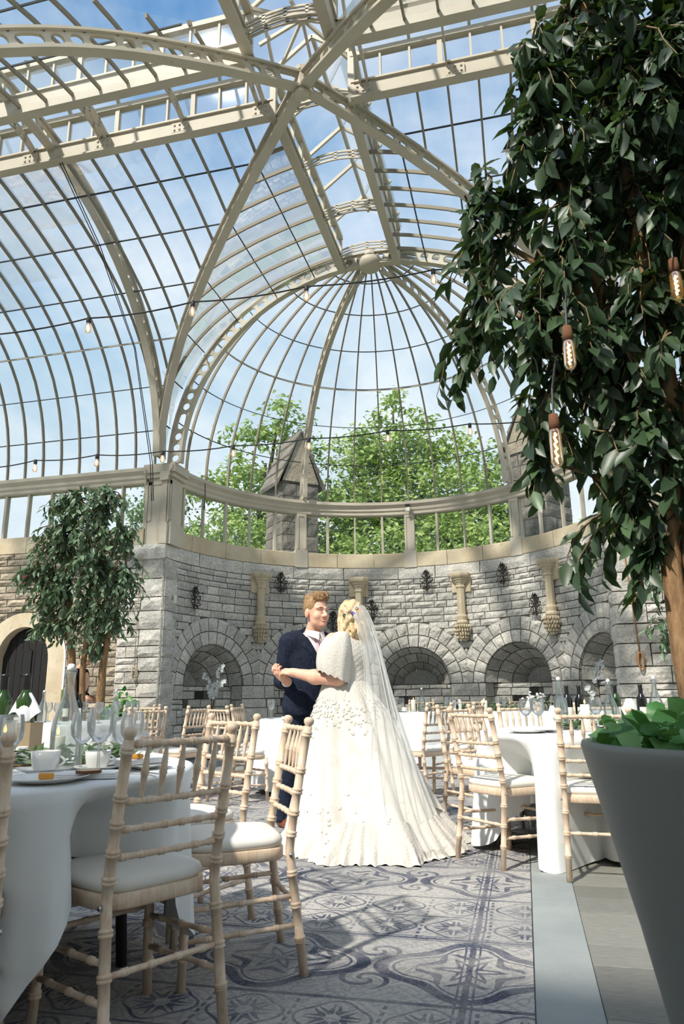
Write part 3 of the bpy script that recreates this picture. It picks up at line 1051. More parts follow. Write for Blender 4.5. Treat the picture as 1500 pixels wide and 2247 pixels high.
# ---- half dome over the apse
dome = struct('ceiling_dome')
RI, RO, HD = 3.31, 3.53, 3.34
P, N = arc_pts((0, 0, Z0), (1, 0, 0), ZU, RI, HD - 0.12, 0, PI, 72)
rib('end_arch', dome, P, N, (0, 1, 0), 0.22, 0.035, 0.12)
def dome_pt(a, e, rr=RO, hh=HD + 0.1):
    return Vector((rr * math.cos(e) * math.sin(a), rr * math.cos(e) * math.cos(a), Z0 + hh * math.sin(e)))
for adeg in (-36, 36):
    a = math.radians(adeg)
    h_ = Vector((math.sin(a), math.cos(a), 0))
    P, N = arc_pts((0, 0, Z0), h_, ZU, RI, HD - 0.12, 0, 1.49, 40)
    rib('dome_rib', dome, P, N, ZU.cross(h_), 0.2, 0.03, 0.085)
ELV = [0, 13, 26, 39, 52, 65, 77]
angs = [k * 9 for k in range(-10, 11)]
for adeg in angs[1:-1]:
    if abs(adeg) == 36: continue
    a = math.radians(adeg)
    pts = [dome_pt(a, 1.5 * i / 24) for i in range(25)]
    nm = [(p - Vector((0, 0, Z0))).normalized() for p in pts]
    MB().bar(pts, nm, 0.024, 0.05).build('glazing_bar', 'bar_shaded', dome)
for k, e in enumerate(ELV[1:]):
    er = math.radians(e)
    pts = [dome_pt(math.radians(q), er, RO + 0.01) for q in range(-90, 91, 3)]
    nm = [(p - Vector((0, 0, Z0))).normalized() for p in pts]
    MB().bar(pts, nm, 0.014, 0.02).build('glazing_joint', 'lead_joint', dome)
pts = [dome_pt(math.radians(q), math.radians(38.5), RO - 0.03) for q in range(-90, 91, 3)]
MB().tube(pts, 0.014, 6).build('ring_purlin', 'paint_cream', dome)
for a0, a1 in zip(angs[:-1], angs[1:]):
    for e0, e1 in zip(ELV, ELV[1:] + [86]):
        vs = []
        for j in range(3):
            e = math.radians(e0 + (e1 - e0) * j / 2)
            for a in (a0, a1):
                vs.append(dome_pt(math.radians(a), e, RO + 0.02))
        MB().add(vs, [(0, 1, 3, 2), (2, 3, 5, 4)]).build('pane', 'pane_glass', dome)
zap = Z0 + HD - 0.12
m = MB().lathe([(0.0, -0.14), (0.10, -0.13), (0.16, -0.09), (0.2, -0.02), (0.2, 0.06), (0.14, 0.1), (0.1, 0.16), (0.1, 0.26)], 16, (0, 0.02, zap + 0.02))
m.build('crown_boss', 'paint_cream', dome, True)

# ---- vaulted arms
LB, LT_ = 7.94, 8.20         # lantern beam underside / top
HWX, HWY = 0.50, 0.425       # half widths: far lantern (x), side lanterns (y)
RV = 3.99
PROF = [(3.65, 4.72), (3.635, 5.1), (3.60, 5.4), (3.53, 5.75), (3.42, 6.1), (3.25, 6.45), (3.02, 6.78), (2.72, 7.08), (2.36, 7.34), (1.94, 7.56), (1.5, 7.74), (1.1, 7.87), (0.75, 7.96), (0.42, 8.03), (0.0, 8.10)]
pd_ = np.array([q[0] for q in PROF]); pz_ = np.array([q[1] for q in PROF])
pl_ = np.concatenate([[0], np.cumsum(np.hypot(np.diff(pd_), np.diff(pz_)))])
PLEN = pl_[-1]
def prof(ph):
    """ph in 0..pi/2 along the curve -> (distance from the axis, height, outward normal in that plane)"""
    l = ph / (PI / 2) * PLEN
    d0, z0_ = float(np.interp(l, pl_, pd_)), float(np.interp(l, pl_, pz_))
    d1, z1_ = float(np.interp(min(l + 0.1, PLEN), pl_, pd_)), float(np.interp(min(l + 0.1, PLEN), pl_, pz_))
    da, za = float(np.interp(max(l - 0.1, 0), pl_, pd_)), float(np.interp(max(l - 0.1, 0), pl_, pz_))
    t = np.array([d1 - da, z1_ - za]); t /= np.linalg.norm(t)
    return d0, z0_, (t[1], -t[0])
def ph_of(dist):
    return float(np.interp(-dist, -pd_, pl_)) / PLEN * PI / 2
def z_of(dist):
    return float(np.interp(-dist, -pd_, pz_))
PHI = [0, 12, 24, 36, 49, 62, 74]
def vault_side(name, sgn):
    """side arm, sgn -1 left, +1 right: far slope (seen), near slope (part), transverse arch, beams"""
    t = struct(name)
    xt = sgn * 3.65
    span = 9.0
    P, N = arc_pts((xt, YC, Z0 + 0.08), (0, 1, 0), ZU, 3.68, 3.30, 0.0, PI, 64)
    rib('transverse_arch', t, P, N, (1, 0, 0), 0.22, 0.035, 0.12)
    kv = RV / 3.65
    amax = ph_of(HWY / kv)
    def pt(x, ph, side, rr=0.0):
        d_, z_, nn = prof(ph)
        return Vector((x, YC + side * (d_ * kv + rr * nn[0]), z_ + rr * nn[1]))
    for side in (1, -1):
        last = span if side > 0 else 6.5
        nb = int((last - 0.5) / 0.365)
        xs = [0.55 + 0.365 * k for k in range(nb + 1)]
        def phi_start(ax):        # where the bar leaves the groin
            return 0.0 if ax >= 3.6 else ph_of(ax * 1.03 / kv)
        for ax in xs:
            if abs(ax - 3.65) < 0.1: continue
            p0 = phi_start(ax)
            if amax - p0 < 0.05: continue
            n_ = max(4, int((amax - p0) / 0.07))
            pts = [pt(sgn * ax, p0 + (amax - p0) * i / n_, side) for i in range(n_ + 1)]
            nm = [Vector((0, side * prof(p0 + (amax - p0) * i / n_)[2][0], prof(p0 + (amax - p0) * i / n_)[2][1])) for i in range(n_ + 1)]
            MB().bar(pts, nm, 0.026, 0.05).build('glazing_bar', 'bar_shaded', t)
        for k, ph in enumerate(PHI[1:]):
            pr = math.radians(ph)
            x0 = prof(pr)[0] * kv / 1.03 - 0.02
            if last - x0 < 0.3: continue
            m_ = MB().bar([pt(sgn * max(x0, HWX), pr, side, 0.015), pt(sgn * last, pr, side, 0.015)], Vector((0, side * prof(pr)[2][0], prof(pr)[2][1])), 0.016, 0.02)
            m_.build('glazing_joint', 'lead_joint', t)
            if k == 2 and side > 0:
                MB().tube([pt(sgn * max(x0, HWX), pr, side, -0.03), pt(sgn * last, pr, side, -0.03)], 0.014, 6).build('purlin', 'paint_cream', t)
        for a, b in zip(xs[:-1], xs[1:]):
            for e0, e1 in zip(PHI, PHI[1:] + [math.degrees(amax)]):
                q0 = max(math.radians(e0), phi_start(a)); q1 = math.radians(e1)
                q0b = max(math.radians(e0), phi_start(b))
                if q1 <= q0b + 1e-3: continue
                if side < 0 and e1 < 30: continue
                q0 = min(q0, q1)
                vs = [pt(sgn * a, q0, side, 0.02), pt(sgn * b, q0b, side, 0.02), pt(sgn * b, (q0b + q1) / 2, side, 0.02), pt(sgn * a, (q0 + q1) / 2, side, 0.02), pt(sgn * b, q1, side, 0.02), pt(sgn * a, q1, side, 0.02)]
                MB().add(vs, [(0, 1, 2, 3), (3, 2, 4, 5)]).build('pane', 'pane_glass', t)
    return t
vl = vault_side('ceiling_vault_left', -1)
vr = vault_side('ceiling_vault_right', 1)

far = struct('ceiling_vault_far')
def pt_far(y, ph, side, rr=0.0):
    d_, z_, nn = prof(ph)
    return Vector((side * (d_ * 0.985 + rr * nn[0]), y, z_ + rr * nn[1]))
amaxf = ph_of(HWX)
for side in (-1, 1):
    ys = [-0.02 - 0.365 * k for k in range(10)]
    def st_far(y):
        d_ = y - YC
        return ph_of(max(0, d_) / 1.03) if d_ < 3.7 else 0.0
    for y in ys[1:]:
        p0 = st_far(y)
        if amaxf - p0 < 0.05: continue
        n_ = max(4, int((amaxf - p0) / 0.07))
        pts = [pt_far(y, p0 + (amaxf - p0) * i / n_, side) for i in range(n_ + 1)]
        nm = [Vector((side * prof(p0 + (amaxf - p0) * i / n_)[2][0], 0, prof(p0 + (amaxf - p0) * i / n_)[2][1])) for i in range(n_ + 1)]
        MB().bar(pts, nm, 0.026, 0.05).build('glazing_bar', 'bar_shaded', far)
    for ph in PHI[1:]:
        pr = math.radians(ph)
        y0 = YC + prof(pr)[0] * 1.03
        MB().bar([pt_far(0, pr, side, 0.015), pt_far(max(y0, YC + 0.45), pr, side, 0.015)], Vector((side * prof(pr)[2][0], 0, prof(pr)[2][1])), 0.016, 0.02).build('glazing_joint', 'lead_joint', far)
    for a, b in zip(ys[:-1], ys[1:]):
        for e0, e1 in zip(PHI, PHI[1:] + [math.degrees(amaxf)]):
            q1 = math.radians(e1)
            qa = max(math.radians(e0), st_far(a)); qb = max(math.radians(e0), st_far(b))
            if q1 <= qa + 1e-3: continue
            qb = min(qb, q1)
            vs = [pt_far(a, qa, side, 0.02), pt_far(b, qb, side, 0.02), pt_far(b, (qb + q1) / 2, side, 0.02), pt_far(a, (qa + q1) / 2, side, 0.02), pt_far(b, q1, side, 0.02), pt_far(a, q1, side, 0.02)]
            MB().add(vs, [(0, 1, 2, 3), (3, 2, 4, 5)]).build('pane', 'pane_glass', far)

# ---- groin ribs meeting at the pendant boss
cross = struct('ceiling_crossing')
DROP_F = [(0, 0), (0.6, 0.16), (1.1, 0.31), (1.5, 0.43), (1.94, 0.58), (2.4, 0.80), (2.8, 1.08), (3.1, 1.36), (3.35, 1.72), (3.5, 2.1), (3.58, 2.5), (3.62, 2.9)]
DROP_N = [(0, 0), (0.61, 0.22), (1.0, 0.40), (1.43, 0.62), (1.85, 0.92), (2.1, 1.14), (2.6, 1.6), (3.0, 2.05), (3.3, 2.45), (3.6, 2.95)]
for sx in (-1, 1):
    for sy, tab in ((1, DROP_F), (-1, DROP_N)):
        pts = []
        us = [q for q in np.linspace(0, 1, 45)]
        kx = [q[0] for q in tab]; kz = [q[1] for q in tab]
        xsu = [3.62 * math.sin(q * PI / 2) for q in us]
        xsu = [min(v, kx[-1]) for v in xsu]
        for v in xsu[::-1]:
            pts.append(Vector((sx * v, YC + sy * v * 1.03, (z_of(v) - 0.24) if sy > 0 else 7.86 - float(np.interp(v, kx, kz)))))
        # smooth
        for _ in range(3):
            pts = [pts[0]] + [(pts[i - 1] + pts[i] * 2 + pts[i + 1]) / 4 for i in range(1, len(pts) - 1)] + [pts[-1]]
        h_ = Vector((sx, sy, 0)).normalized()
        nm = []
        for i in range(len(pts)):
            t_ = (pts[min(i + 1, len(pts) - 1)] - pts[max(i - 1, 0)]).normalized()
            sd_ = h_.cross(ZU)
            q = t_.cross(sd_)
            if q.z < 0 and abs(q.z) > 0.02: q = -q
            if q.dot(h_) < 0: q = -q
            nm.append(q)
        rib('groin_rib', cross, pts, nm, h_.cross(ZU), 0.2, 0.04, 0.12)
m = MB().lathe([(0.0, 0.0), (0.05, 0.0), (0.085, 0.02), (0.09, 0.05), (0.075, 0.07), (0.075, 0.3), (0.095, 0.33), (0.095, 0.38), (0.0, 0.38)], 12, (0, YC, 7.74))
m.build('pendant_boss', 'paint_cream', cross)

# ---- raised lanterns over the arms
def lantern_truss(mb, a, b, rise=0.10, hh=0.11, up0=0.0):
    """pierced flat tie between the beams, bowed upward: two rails and end webs"""
    a, b = Vector(a), Vector(b)
    n_ = 10
    side = (b - a).normalized().cross(ZU)
    for off, th in ((0.0, 0.028), (hh, 0.028), (hh * 0.5, 0.014)):
        pts = [a.lerp(b, i / n_) + Vector((0, 0, up0 + off + rise * (1 - (2 * i / n_ - 1) ** 2))) for i in range(n_ + 1)]
        mb.bar(pts, ZU, 0.02, th)
    for k in (0.02, 0.25, 0.5, 0.75, 0.98):
        p = a.lerp(b, k) + Vector((0, 0, up0 + rise * (1 - (2 * k - 1) ** 2)))
        d_ = (b - a).normalized() * (0.04 if 0.1 < k < 0.9 else 0.06)
        mb.bar([p - d_ * 0.5 + ZU * hh * 0.5, p + d_ * 0.5 + ZU * hh * 0.5], ZU, 0.02, hh)

def lantern(name, start, along, length, hw, end_gable=True):
    """two plated beams, clerestory panes, top rails, rafters, ridge and roof panes"""
    t = struct(name)
    s0 = Vector(start); al = Vector(along); sd_ = al.cross(ZU)
    zt, zr = 8.62, 9.08
    L = length
    def p(s_, u, z): return s0 + al * s_ + sd_ * u + Vector((0, 0, z))
    for k in (-1, 1):
        m = MB()
        m.bar([p(0, k * hw, (LB + LT_) / 2), p(L, k * hw, (LB + LT_) / 2)], ZU, 0.045, LT_ - LB)
        m.bar([p(0, k * (hw - 0.03), LB), p(L, k * (hw - 0.03), LB)], ZU, 0.12, 0.025)
        m.bar([p(0, k * (hw), LT_), p(L, k * (hw), LT_)], ZU, 0.10, 0.025)
        m.build('beam', 'paint_cream', t)
        for j in range(max(1, int(L / 1.1)) + 1):
            s_ = min(0.15 + j * 1.1, L - 0.1)
            m = MB().bar([p(s_ - 0.11, k * (hw - 0.035), 8.07), p(s_ + 0.11, k * (hw - 0.035), 8.07)], ZU, 0.03, 0.14)
            for qx in (-0.07, 0.0, 0.07):
                for qz in (-0.035, 0.035):
                    c = p(s_ + qx, k * (hw - 0.055), 8.07 + qz)
                    m.bar([c - al * 0.011, c + al * 0.011], ZU, 0.02, 0.022)
            m.build('splice_plate', 'paint_cream', t)
        MB().bar([p(0, k * hw, zt), p(L, k * hw, zt)], ZU, 0.09, 0.07).build('eaves_rail', 'paint_cream', t)
        nb = int(round(L / 0.37))
        for j in range(nb + 1):
            s_ = L * j / nb
            wd = 0.06 if j % 3 == 0 else 0.026
            MB().bar([p(s_, k * hw, LT_), p(s_, k * hw, zt)], al, 0.05, wd).build('post', 'paint_cream', t)
            if j < nb:
                s1 = L * (j + 1) / nb
                MB().add([p(s_, k * (hw + 0.01), LT_), p(s1, k * (hw + 0.01), LT_), p(s1, k * (hw + 0.01), zt), p(s_, k * (hw + 0.01), zt)], [(0, 1, 2, 3)]).build('pane', 'pane_glass', t)
                MB().add([p(s_, k * (hw + 0.08), zt), p(s1, k * (hw + 0.08), zt), p(s1, 0, zr), p(s_, 0, zr)], [(0, 1, 2, 3)]).build('roof_pane', 'pane_glass', t)
            if j % 2 == 0:
                MB().bar([p(s_, k * (hw + 0.08), zt), p(s_, 0, zr)], ZU, 0.035, 0.05).build('rafter', 'paint_cream', t)
    MB().bar([p(0, 0, zr), p(L, 0, zr)], ZU, 0.04, 0.07).build('ridge', 'paint_cream', t)
    nt_ = max(2, int(round(L / 1.12)))
    for j in range(nt_ + 1):
        s_ = 0.12 + (L - 0.3) * j / nt_
        m = MB()
        lantern_truss(m, p(s_, -hw, LT_ - 0.08), p(s_, hw, LT_ - 0.08))
        m.build('cross_tie', 'paint_cream', t)
        if j % 2 == 0:
            m = MB(); lantern_truss(m, p(s_ + 0.08, -hw, LT_ - 0.08), p(s_ + 0.08, hw, LT_ - 0.08)); m.build('cross_tie', 'paint_cream', t)
    return t
lantern('ceiling_lantern_far', (0, YC + HWY, 0), (0, 1, 0), -YC - HWY - 0.02, HWX)
lantern('ceiling_lantern_left', (-HWX, YC, 0), (-1, 0, 0), 8.0, HWY)
lantern('ceiling_lantern_right', (HWX, YC, 0), (1, 0, 0), 6.5, HWY)
# near arm, just its first bay at the crossing
lantern('ceiling_lantern_near', (0, YC - HWY, 0), (0, -1, 0), 2.2, HWX)
# little pyramid over the crossing
hub = Vector((0, YC, 8.88))
MB().lathe([(0.0, -0.08), (0.03, -0.08), (0.045, -0.04), (0.045, 0.08), (0.0, 0.1)], 10, hub).build('roof_hub', 'paint_cream', cross)
for k in range(8):
    a = PI / 4 * k
    q = Vector((math.cos(a), math.sin(a), 0))
    sc = 1 / max(abs(q.x) / (HWX + 0.04), abs(q.y) / (HWY + 0.04))
    e = Vector((0, YC, 8.64)) + q * sc
    MB().bar([hub, e], ZU, 0.03, 0.045).build('hip_bar', 'paint_cream', cross)
for sx, sy in ((-1, -1), (-1, 1), (1, 1), (1, -1)):
    p0 = Vector((sx * HWX, YC + sy * HWY, LB - 0.02))
    MB().bar([p0, p0 + ZU * 0.75], (1, 0, 0), 0.075, 0.075).build('corner_post', 'paint_cream', cross)
# ------------------------------------------------------------------ outside: lawn, trees, stone pinnacles
o = MB().box(-60, 60, 4.2, 90, -0.35, 1.2).build('lawn', 'lawn')
tag(o, kind='structure')

def leaf_arrays(P, D, Nn, L, W, fold=0.12):
    """diamond leaves with a folded midrib. P base points, D directions, Nn normals, L/W lengths and widths"""
    P = np.asarray(P, float); D = np.asarray(D, float); Nn = np.asarray(Nn, float)
    D /= np.linalg.norm(D, axis=1)[:, None] + 1e-9
    S = np.cross(D, Nn); S /= np.linalg.norm(S, axis=1)[:, None] + 1e-9
    U = np.cross(S, D)
    L = np.broadcast_to(np.asarray(L, float), len(P))[:, None]; W = np.broadcast_to(np.asarray(W, float), len(P))[:, None]
    tip = P + D * L - U * L * 0.10
    mid = P + D * L * 0.45
    l = mid + S * W / 2 + U * W * fold
    r = mid - S * W / 2 + U * W * fold
    return P, l, tip, r

def leaf_cloud(name, material, parent, P, D, Nn, L, W, kind='stuff'):
    p, l, t, r = leaf_arrays(P, D, Nn, L, W)
    n = len(p)
    vs = np.stack([p, l, t, r], 1).reshape(-1, 3)
    idx_ = np.arange(n)[:, None] * 4
    fs = np.concatenate([idx_ + np.array([[0, 2, 1]]), idx_ + np.array([[0, 3, 2]])], 0)
    me = bpy.data.meshes.new(name)
    me.vertices.add(len(vs)); me.vertices.foreach_set('co', vs.ravel())
    me.loops.add(len(fs) * 3); me.loops.foreach_set('vertex_index', fs.ravel().astype(np.int32))
    me.polygons.add(len(fs)); me.polygons.foreach_set('loop_start', (np.arange(len(fs)) * 3).astype(np.int32))
    me.update(calc_edges=True)
    me.materials.append(MATS[material])
    o = bpy.data.objects.new(name, me)
    COL.objects.link(o)
    o.parent = parent
    if kind: o['kind'] = kind
    return o

nrs = np.random.RandomState(5)
def rnd_dirs(n):
    d = nrs.normal(size=(n, 3))
    return d / np.linalg.norm(d, axis=1)[:, None]

def outdoor_tree(label, base, blobs, nleaf, size, material='outdoor_leaf'):
    t = empty('garden_tree', base, label=label, cat='tree', group='trees outside the glass')
    B = Vector(base)
    P = []
    vol = np.array([b[1] ** 2 for b in blobs]); vol /= vol.sum()
    for (c, r), v in zip(blobs, vol):
        n = int(nleaf * v)
        # leaves sit on clumps scattered over the blob
        nc = max(10, n // 28)
        cd_ = rnd_dirs(nc) * (r * (0.55 + 0.5 * nrs.rand(nc, 1) ** 0.6))
        cc = np.array(c) + cd_ * np.array([1, 1, 0.85])
        k = nrs.randint(0, nc, n)
        P.append(cc[k] + nrs.normal(size=(n, 3)) * np.array([0.30, 0.30, 0.16]) * r ** 0.5 * 0.75)
    P = np.concatenate(P) - np.array(B)
    n = len(P)
    D = rnd_dirs(n); D[:, 2] = -np.abs(D[:, 2]) * 0.5
    Nn = rnd_dirs(n) * 0.7 + np.array([0, -0.4, 0.9])
    leaf_cloud('foliage', material, t, P, D, Nn, size * (0.7 + 0.6 * nrs.rand(n)), size * 0.55)
    mb = MB()
    top = Vector(blobs[0][0]) - B
    mb.tube([(0, 0, 0), (0.1, 0, top.z * 0.3), (top.x * 0.4, top.y * 0.4, top.z * 0.6), top], [0.32, 0.26, 0.18, 0.05], 8)
    mb.build('trunk', 'bark_dark', t, True)
    for c, r in blobs[1:]:
        q = Vector(c) - B
        MB().tube([(top.x * 0.3, top.y * 0.3, top.z * 0.5), (q.x * 0.6, q.y * 0.6, q.z * 0.8), q], [0.12, 0.08, 0.03], 6).build('branch', 'bark_dark', t, True)
    return t
outdoor_tree('tall open-crowned green tree left behind the stone pinnacle', (-6.3, 11.5, 1.2),
             [((-5.9, 11.2, 8.6), 1.5), ((-5.4, 11.0, 10.0), 0.9), ((-7.2, 11.2, 7.6), 1.1), ((-5.2, 11.4, 7.2), 1.3), ((-6.9, 11.0, 6.0), 1.4), ((-5.6, 11, 5.4), 1.3), ((-4.6, 11.5, 9.0), 0.7)], 4600, 0.24)
outdoor_tree('broad bright green tree in the middle behind the dome', (-1.9, 14.0, 1.2),
             [((-1.9, 13.6, 9.8), 1.6), ((-3.4, 13.3, 9.2), 1.3), ((-0.5, 13.6, 9.2), 1.4), ((-2.4, 13.2, 7.8), 2.0), ((-0.7, 13.4, 7.4), 1.9), ((-4.1, 13.0, 7.0), 1.7), ((-2.2, 12.8, 5.6), 2.2), ((-0.2, 12.8, 5.4), 1.9), ((-4.0, 12.6, 5.0), 1.7), ((-1.9, 13.6, 11.0), 0.7)], 15000, 0.23)
outdoor_tree('smaller leafy green tree right of the middle behind the dome', (1.5, 11.6, 1.2),
             [((1.4, 11.4, 8.0), 1.1), ((0.6, 11.0, 7.0), 1.2), ((2.1, 11.2, 7.0), 1.2), ((1.2, 10.8, 5.8), 1.6), ((0.0, 11, 5.6), 1.2), ((2.6, 11, 5.6), 1.3), ((1.2, 10.8, 4.4), 1.6)], 7000, 0.2)
outdoor_tree('dark grey-green conifer low on the left beyond the corner pier', (-9.4, 11.0, 1.2),
             [((-9.2, 10.6, 7.8), 0.8), ((-9.9, 10.4, 7.4), 0.9), ((-9.3, 10.4, 6.6), 1.1), ((-8.6, 10.6, 6.6), 0.8), ((-9.4, 10.4, 5.4), 1.3), ((-8.4, 10.6, 5.4), 1.0)], 3400, 0.17, 'outdoor_leaf_dark')
outdoor_tree('low green laurel filling the windows left of the pinnacle', (-6.4, 7.9, 1.2),
             [((-6.3, 7.7, 5.0), 0.9), ((-5.2, 7.6, 5.2), 0.9), ((-4.4, 7.8, 4.8), 0.9), ((-7.0, 7.6, 4.5), 0.8), ((-5.5, 7.5, 4.1), 1.0), ((-4.4, 7.5, 3.9), 0.9)], 4600, 0.16)
outdoor_tree('low green laurel filling the windows behind the bride', (-0.4, 8.6, 1.2),
             [((-0.9, 8.4, 4.7), 0.9), ((0.4, 8.5, 4.6), 0.9), ((1.4, 8.4, 4.8), 0.9), ((-2.2, 8.6, 4.7), 0.9), ((0.0, 8.3, 3.9), 1.1), ((1.6, 8.2, 3.8), 1.0), ((-1.8, 8.3, 3.9), 1.0)], 6000, 0.16)

def pinnacle(label, c, w_, ze, za, rz):
    t = empty('stone_pinnacle', (c[0], c[1], 1.2), rz, label=label, cat='pinnacle', group='stone pinnacles outside the apse')
    h = w_ / 2
    z = 0.0
    k = 0
    top = ze - 1.2
    MB().box(-h + 0.03, h - 0.03, -h + 0.03, h - 0.03, 0, top).build('core', 'mortar', t)
    while z < top - 0.02:
        hh = min((0.26, 0.34, 0.3)[k % 3], top - z)
        for face in range(4):
            cs, sn = math.cos(face * PI / 2), math.sin(face * PI / 2)
            cuts = (-h, 0.1 * w_ * (1 if k % 2 else -1), h) if face % 2 == k % 2 else (-h, -h * 0.3, h * 0.4, h)
            for a, b in zip(cuts[:-1], cuts[1:]):
                m_ = MB()
                def mp(u, zq, d, cs=cs, sn=sn):
                    x, y = u, -(h - 0.02 + d)
                    return (x * cs - y * sn, x * sn + y * cs, zq)
                stone_mesh(m_, rect_f(a, b, z, z + hh), mp, 3, 2, 0.035, 0.02, seed=k + face)
                m_.build('stone', 'stone_out', t)
        z += hh
        k += 1
    hz = za - ze
    # gable wall and lapped roof slabs; ridge along local y
    for y in (-h - 0.02, h - 0.05):
        MB().add([(-h, y, top), (h, y, top), (0, y, top + hz * 0.96), (-h, y + 0.07, top), (h, y + 0.07, top), (0, y + 0.07, top + hz * 0.96)], [(0, 1, 2), (3, 5, 4), (0, 2, 5, 3), (1, 4, 5, 2), (0, 3, 4, 1)]).build('gable', 'stone_brown' if y < 0 else 'stone_out', t)
    e = 0.13
    for sgn in (-1, 1):
        for q in range(4):
            t0, t1 = q / 4, (q + 1) / 4 + 0.02
            x0, z0_ = sgn * (h + e) * (1 - t0), top - 0.12 + (hz + 0.12) * t0
            x1, z1_ = sgn * (h + e) * (1 - t1), top - 0.12 + (hz + 0.12) * min(t1, 1.0)
            lift = 0.07
            vs = []
            for y in (-h - 0.06, h + 0.06):
                vs += [(x0, y, z0_), (x0 + sgn * 0.03, y, z0_ + lift), (x1, y, z1_ + lift * 0.6), (x1, y, z1_)]
            MB().add(vs, [(0, 1, 2, 3), (4, 7, 6, 5), (0, 4, 5, 1), (1, 5, 6, 2), (2, 6, 7, 3), (3, 7, 4, 0)]).build('roof_slab', 'stone_out', t)
    return t
pinnacle('weathered stone pinnacle with gabled top behind the left dome rib', (-2.95, 4.95, 0), 0.92, 5.75, 7.0, 0.75)
pinnacle('weathered stone pinnacle behind the right side of the dome', (2.62, 4.9, 0), 0.95, 6.0, 7.0, -0.6)

# ------------------------------------------------------------------ corbel columns on the apse wall
def corbel(adeg, label):
    a = math.radians(adeg)
    c = ((R - 0.09) * math.sin(a), (R - 0.09) * math.cos(a), 0)
    t = empty('corbel_column', (c[0], c[1], 1.96), -a, label=label, cat='corbel', group='corbel columns on the curved wall')
    n8 = 8
    zt = 1.96
    def lat(name, prof, n_=8, sm=False, m_='stone_cream'):
        rot = PI / 8 if n_ == 8 else 0
        mb = MB().lathe([(r, z - zt) for r, z in prof], n_, (0, 0, 0), True, True)
        mb.v = [(x * math.cos(rot) - y * math.sin(rot), x * math.sin(rot) + y * math.cos(rot), z) for x, y, z in mb.v]
        return mb.build(name, m_, t, sm)
    lat('capital', [(0.08, 2.96), (0.098, 2.975), (0.098, 3.0), (0.085, 3.015), (0.10, 3.05), (0.125, 3.075), (0.13, 3.105), (0.155, 3.115), (0.165, 3.15), (0.19, 3.16), (0.205, 3.19), (0.205, 3.235), (0.19, 3.25)])
    lat('shaft', [(0.078, 2.44), (0.078, 3.0)])
    lat('base_moulding', [(0.09, 2.26), (0.115, 2.29), (0.115, 2.32), (0.09, 2.35), (0.10, 2.39), (0.105, 2.42), (0.085, 2.45), (0.08, 2.47)], 12)
    MB().bevbox(-0.19, 0.19, 0.02, 0.09, 3.24 - zt - 0.36, 3.24 - zt, 0.01).build('back_plate', 'stone_cream', t)
    fo = MB().lathe([(0.02, 0.0), (0.06, 0.03), (0.095, 0.09), (0.115, 0.17), (0.12, 0.24), (0.11, 0.31)], 12, (0, 0, 0), True, True).build('corbel_core', 'stone_cream', t)
    for row, (zc_, rr_) in enumerate(((0.27, 0.125), (0.20, 0.122), (0.13, 0.11), (0.07, 0.08), (0.025, 0.04))):
        for k in range(11 - row):
            b = PI + PI * (k + 0.5 * (row % 2)) / (10 - row)
            q = Vector((rr_ * math.cos(b), rr_ * math.sin(b), zc_))
            out_ = Vector((math.cos(b), math.sin(b), 0))
            tw_ = Vector((-out_.y, out_.x, 0)) * rng.uniform(-0.022, 0.022)
            m_ = MB().tube([q + ZU * 0.04 + tw_, q + out_ * 0.016 + ZU * 0.016, q + out_ * 0.026 - ZU * 0.006, q + out_ * 0.012 - ZU * 0.024 - tw_, q - ZU * 0.032 - tw_ * 1.5], [0.004, 0.014, 0.020, 0.013, 0.004], 5)
            m_.build('carved_leaf', 'stone_cream', t, True)
    return t
corbel(-50.5, 'cream stone corbel column left of the groom on the curved wall')
corbel(-17.2, 'cream stone corbel column directly above the bride')
corbel(16.4, 'cream stone corbel column right of the bride, over the middle arches')
corbel(48.2, 'cream stone corbel column farthest right on the curved wall')

# ------------------------------------------------------------------ wrought iron scroll brackets
def spiral(c, r, turns, a0, sgn, n=18):
    return [(c[0] + r * (1 - 0.85 * i / n) * math.cos(a0 + sgn * turns * 2 * PI * i / n), c[1] - 0.01 * math.sin(i), c[2] + r * (1 - 0.85 * i / n) * math.sin(a0 + sgn * turns * 2 * PI * i / n)) for i in range(n + 1)]
def sconce_proto():
    t = empty('iron_scroll_bracket', (0, 0, 0))
    stem = MB().tube([(0, -0.03, -0.20), (0, -0.04, -0.08), (0, -0.04, 0.08), (0, -0.03, 0.20)], [0.004, 0.012, 0.012, 0.004], 6).build('stem', 'iron_black', t, True)
    for zc_, r, dx in ((0.10, 0.05, 0.055), (0.02, 0.062, 0.075), (-0.07, 0.05, 0.055), (0.15, 0.03, 0.03), (-0.13, 0.03, 0.03)):
        for sgn in (-1, 1):
            pts = spiral((sgn * dx, -0.045 - 0.02 * rng.random(), zc_), r, 1.35, PI / 2 * (1 if zc_ > 0 else -1) , sgn)
            MB().tube([(0, -0.04, zc_ - 0.03)] + pts, 0.0062, 5).build('scroll', 'iron_black', t, True)
    for k in range(7):
        a = rng.uniform(0, 2 * PI); rr_ = rng.uniform(0.05, 0.15)
        p = Vector((rr_ * math.cos(a) * 0.8, -0.06 - 0.03 * rng.random(), rr_ * math.sin(a) * 1.2))
        d_ = Vector((rng.uniform(-1, 1), -0.3, rng.uniform(-1, 1))).normalized()
        MB().tube([p, p + d_ * 0.02, p + d_ * 0.045], [0.002, 0.010, 0.002], 5).build('iron_leaf', 'iron_black', t, True)
    return t
sproto = sconce_proto()
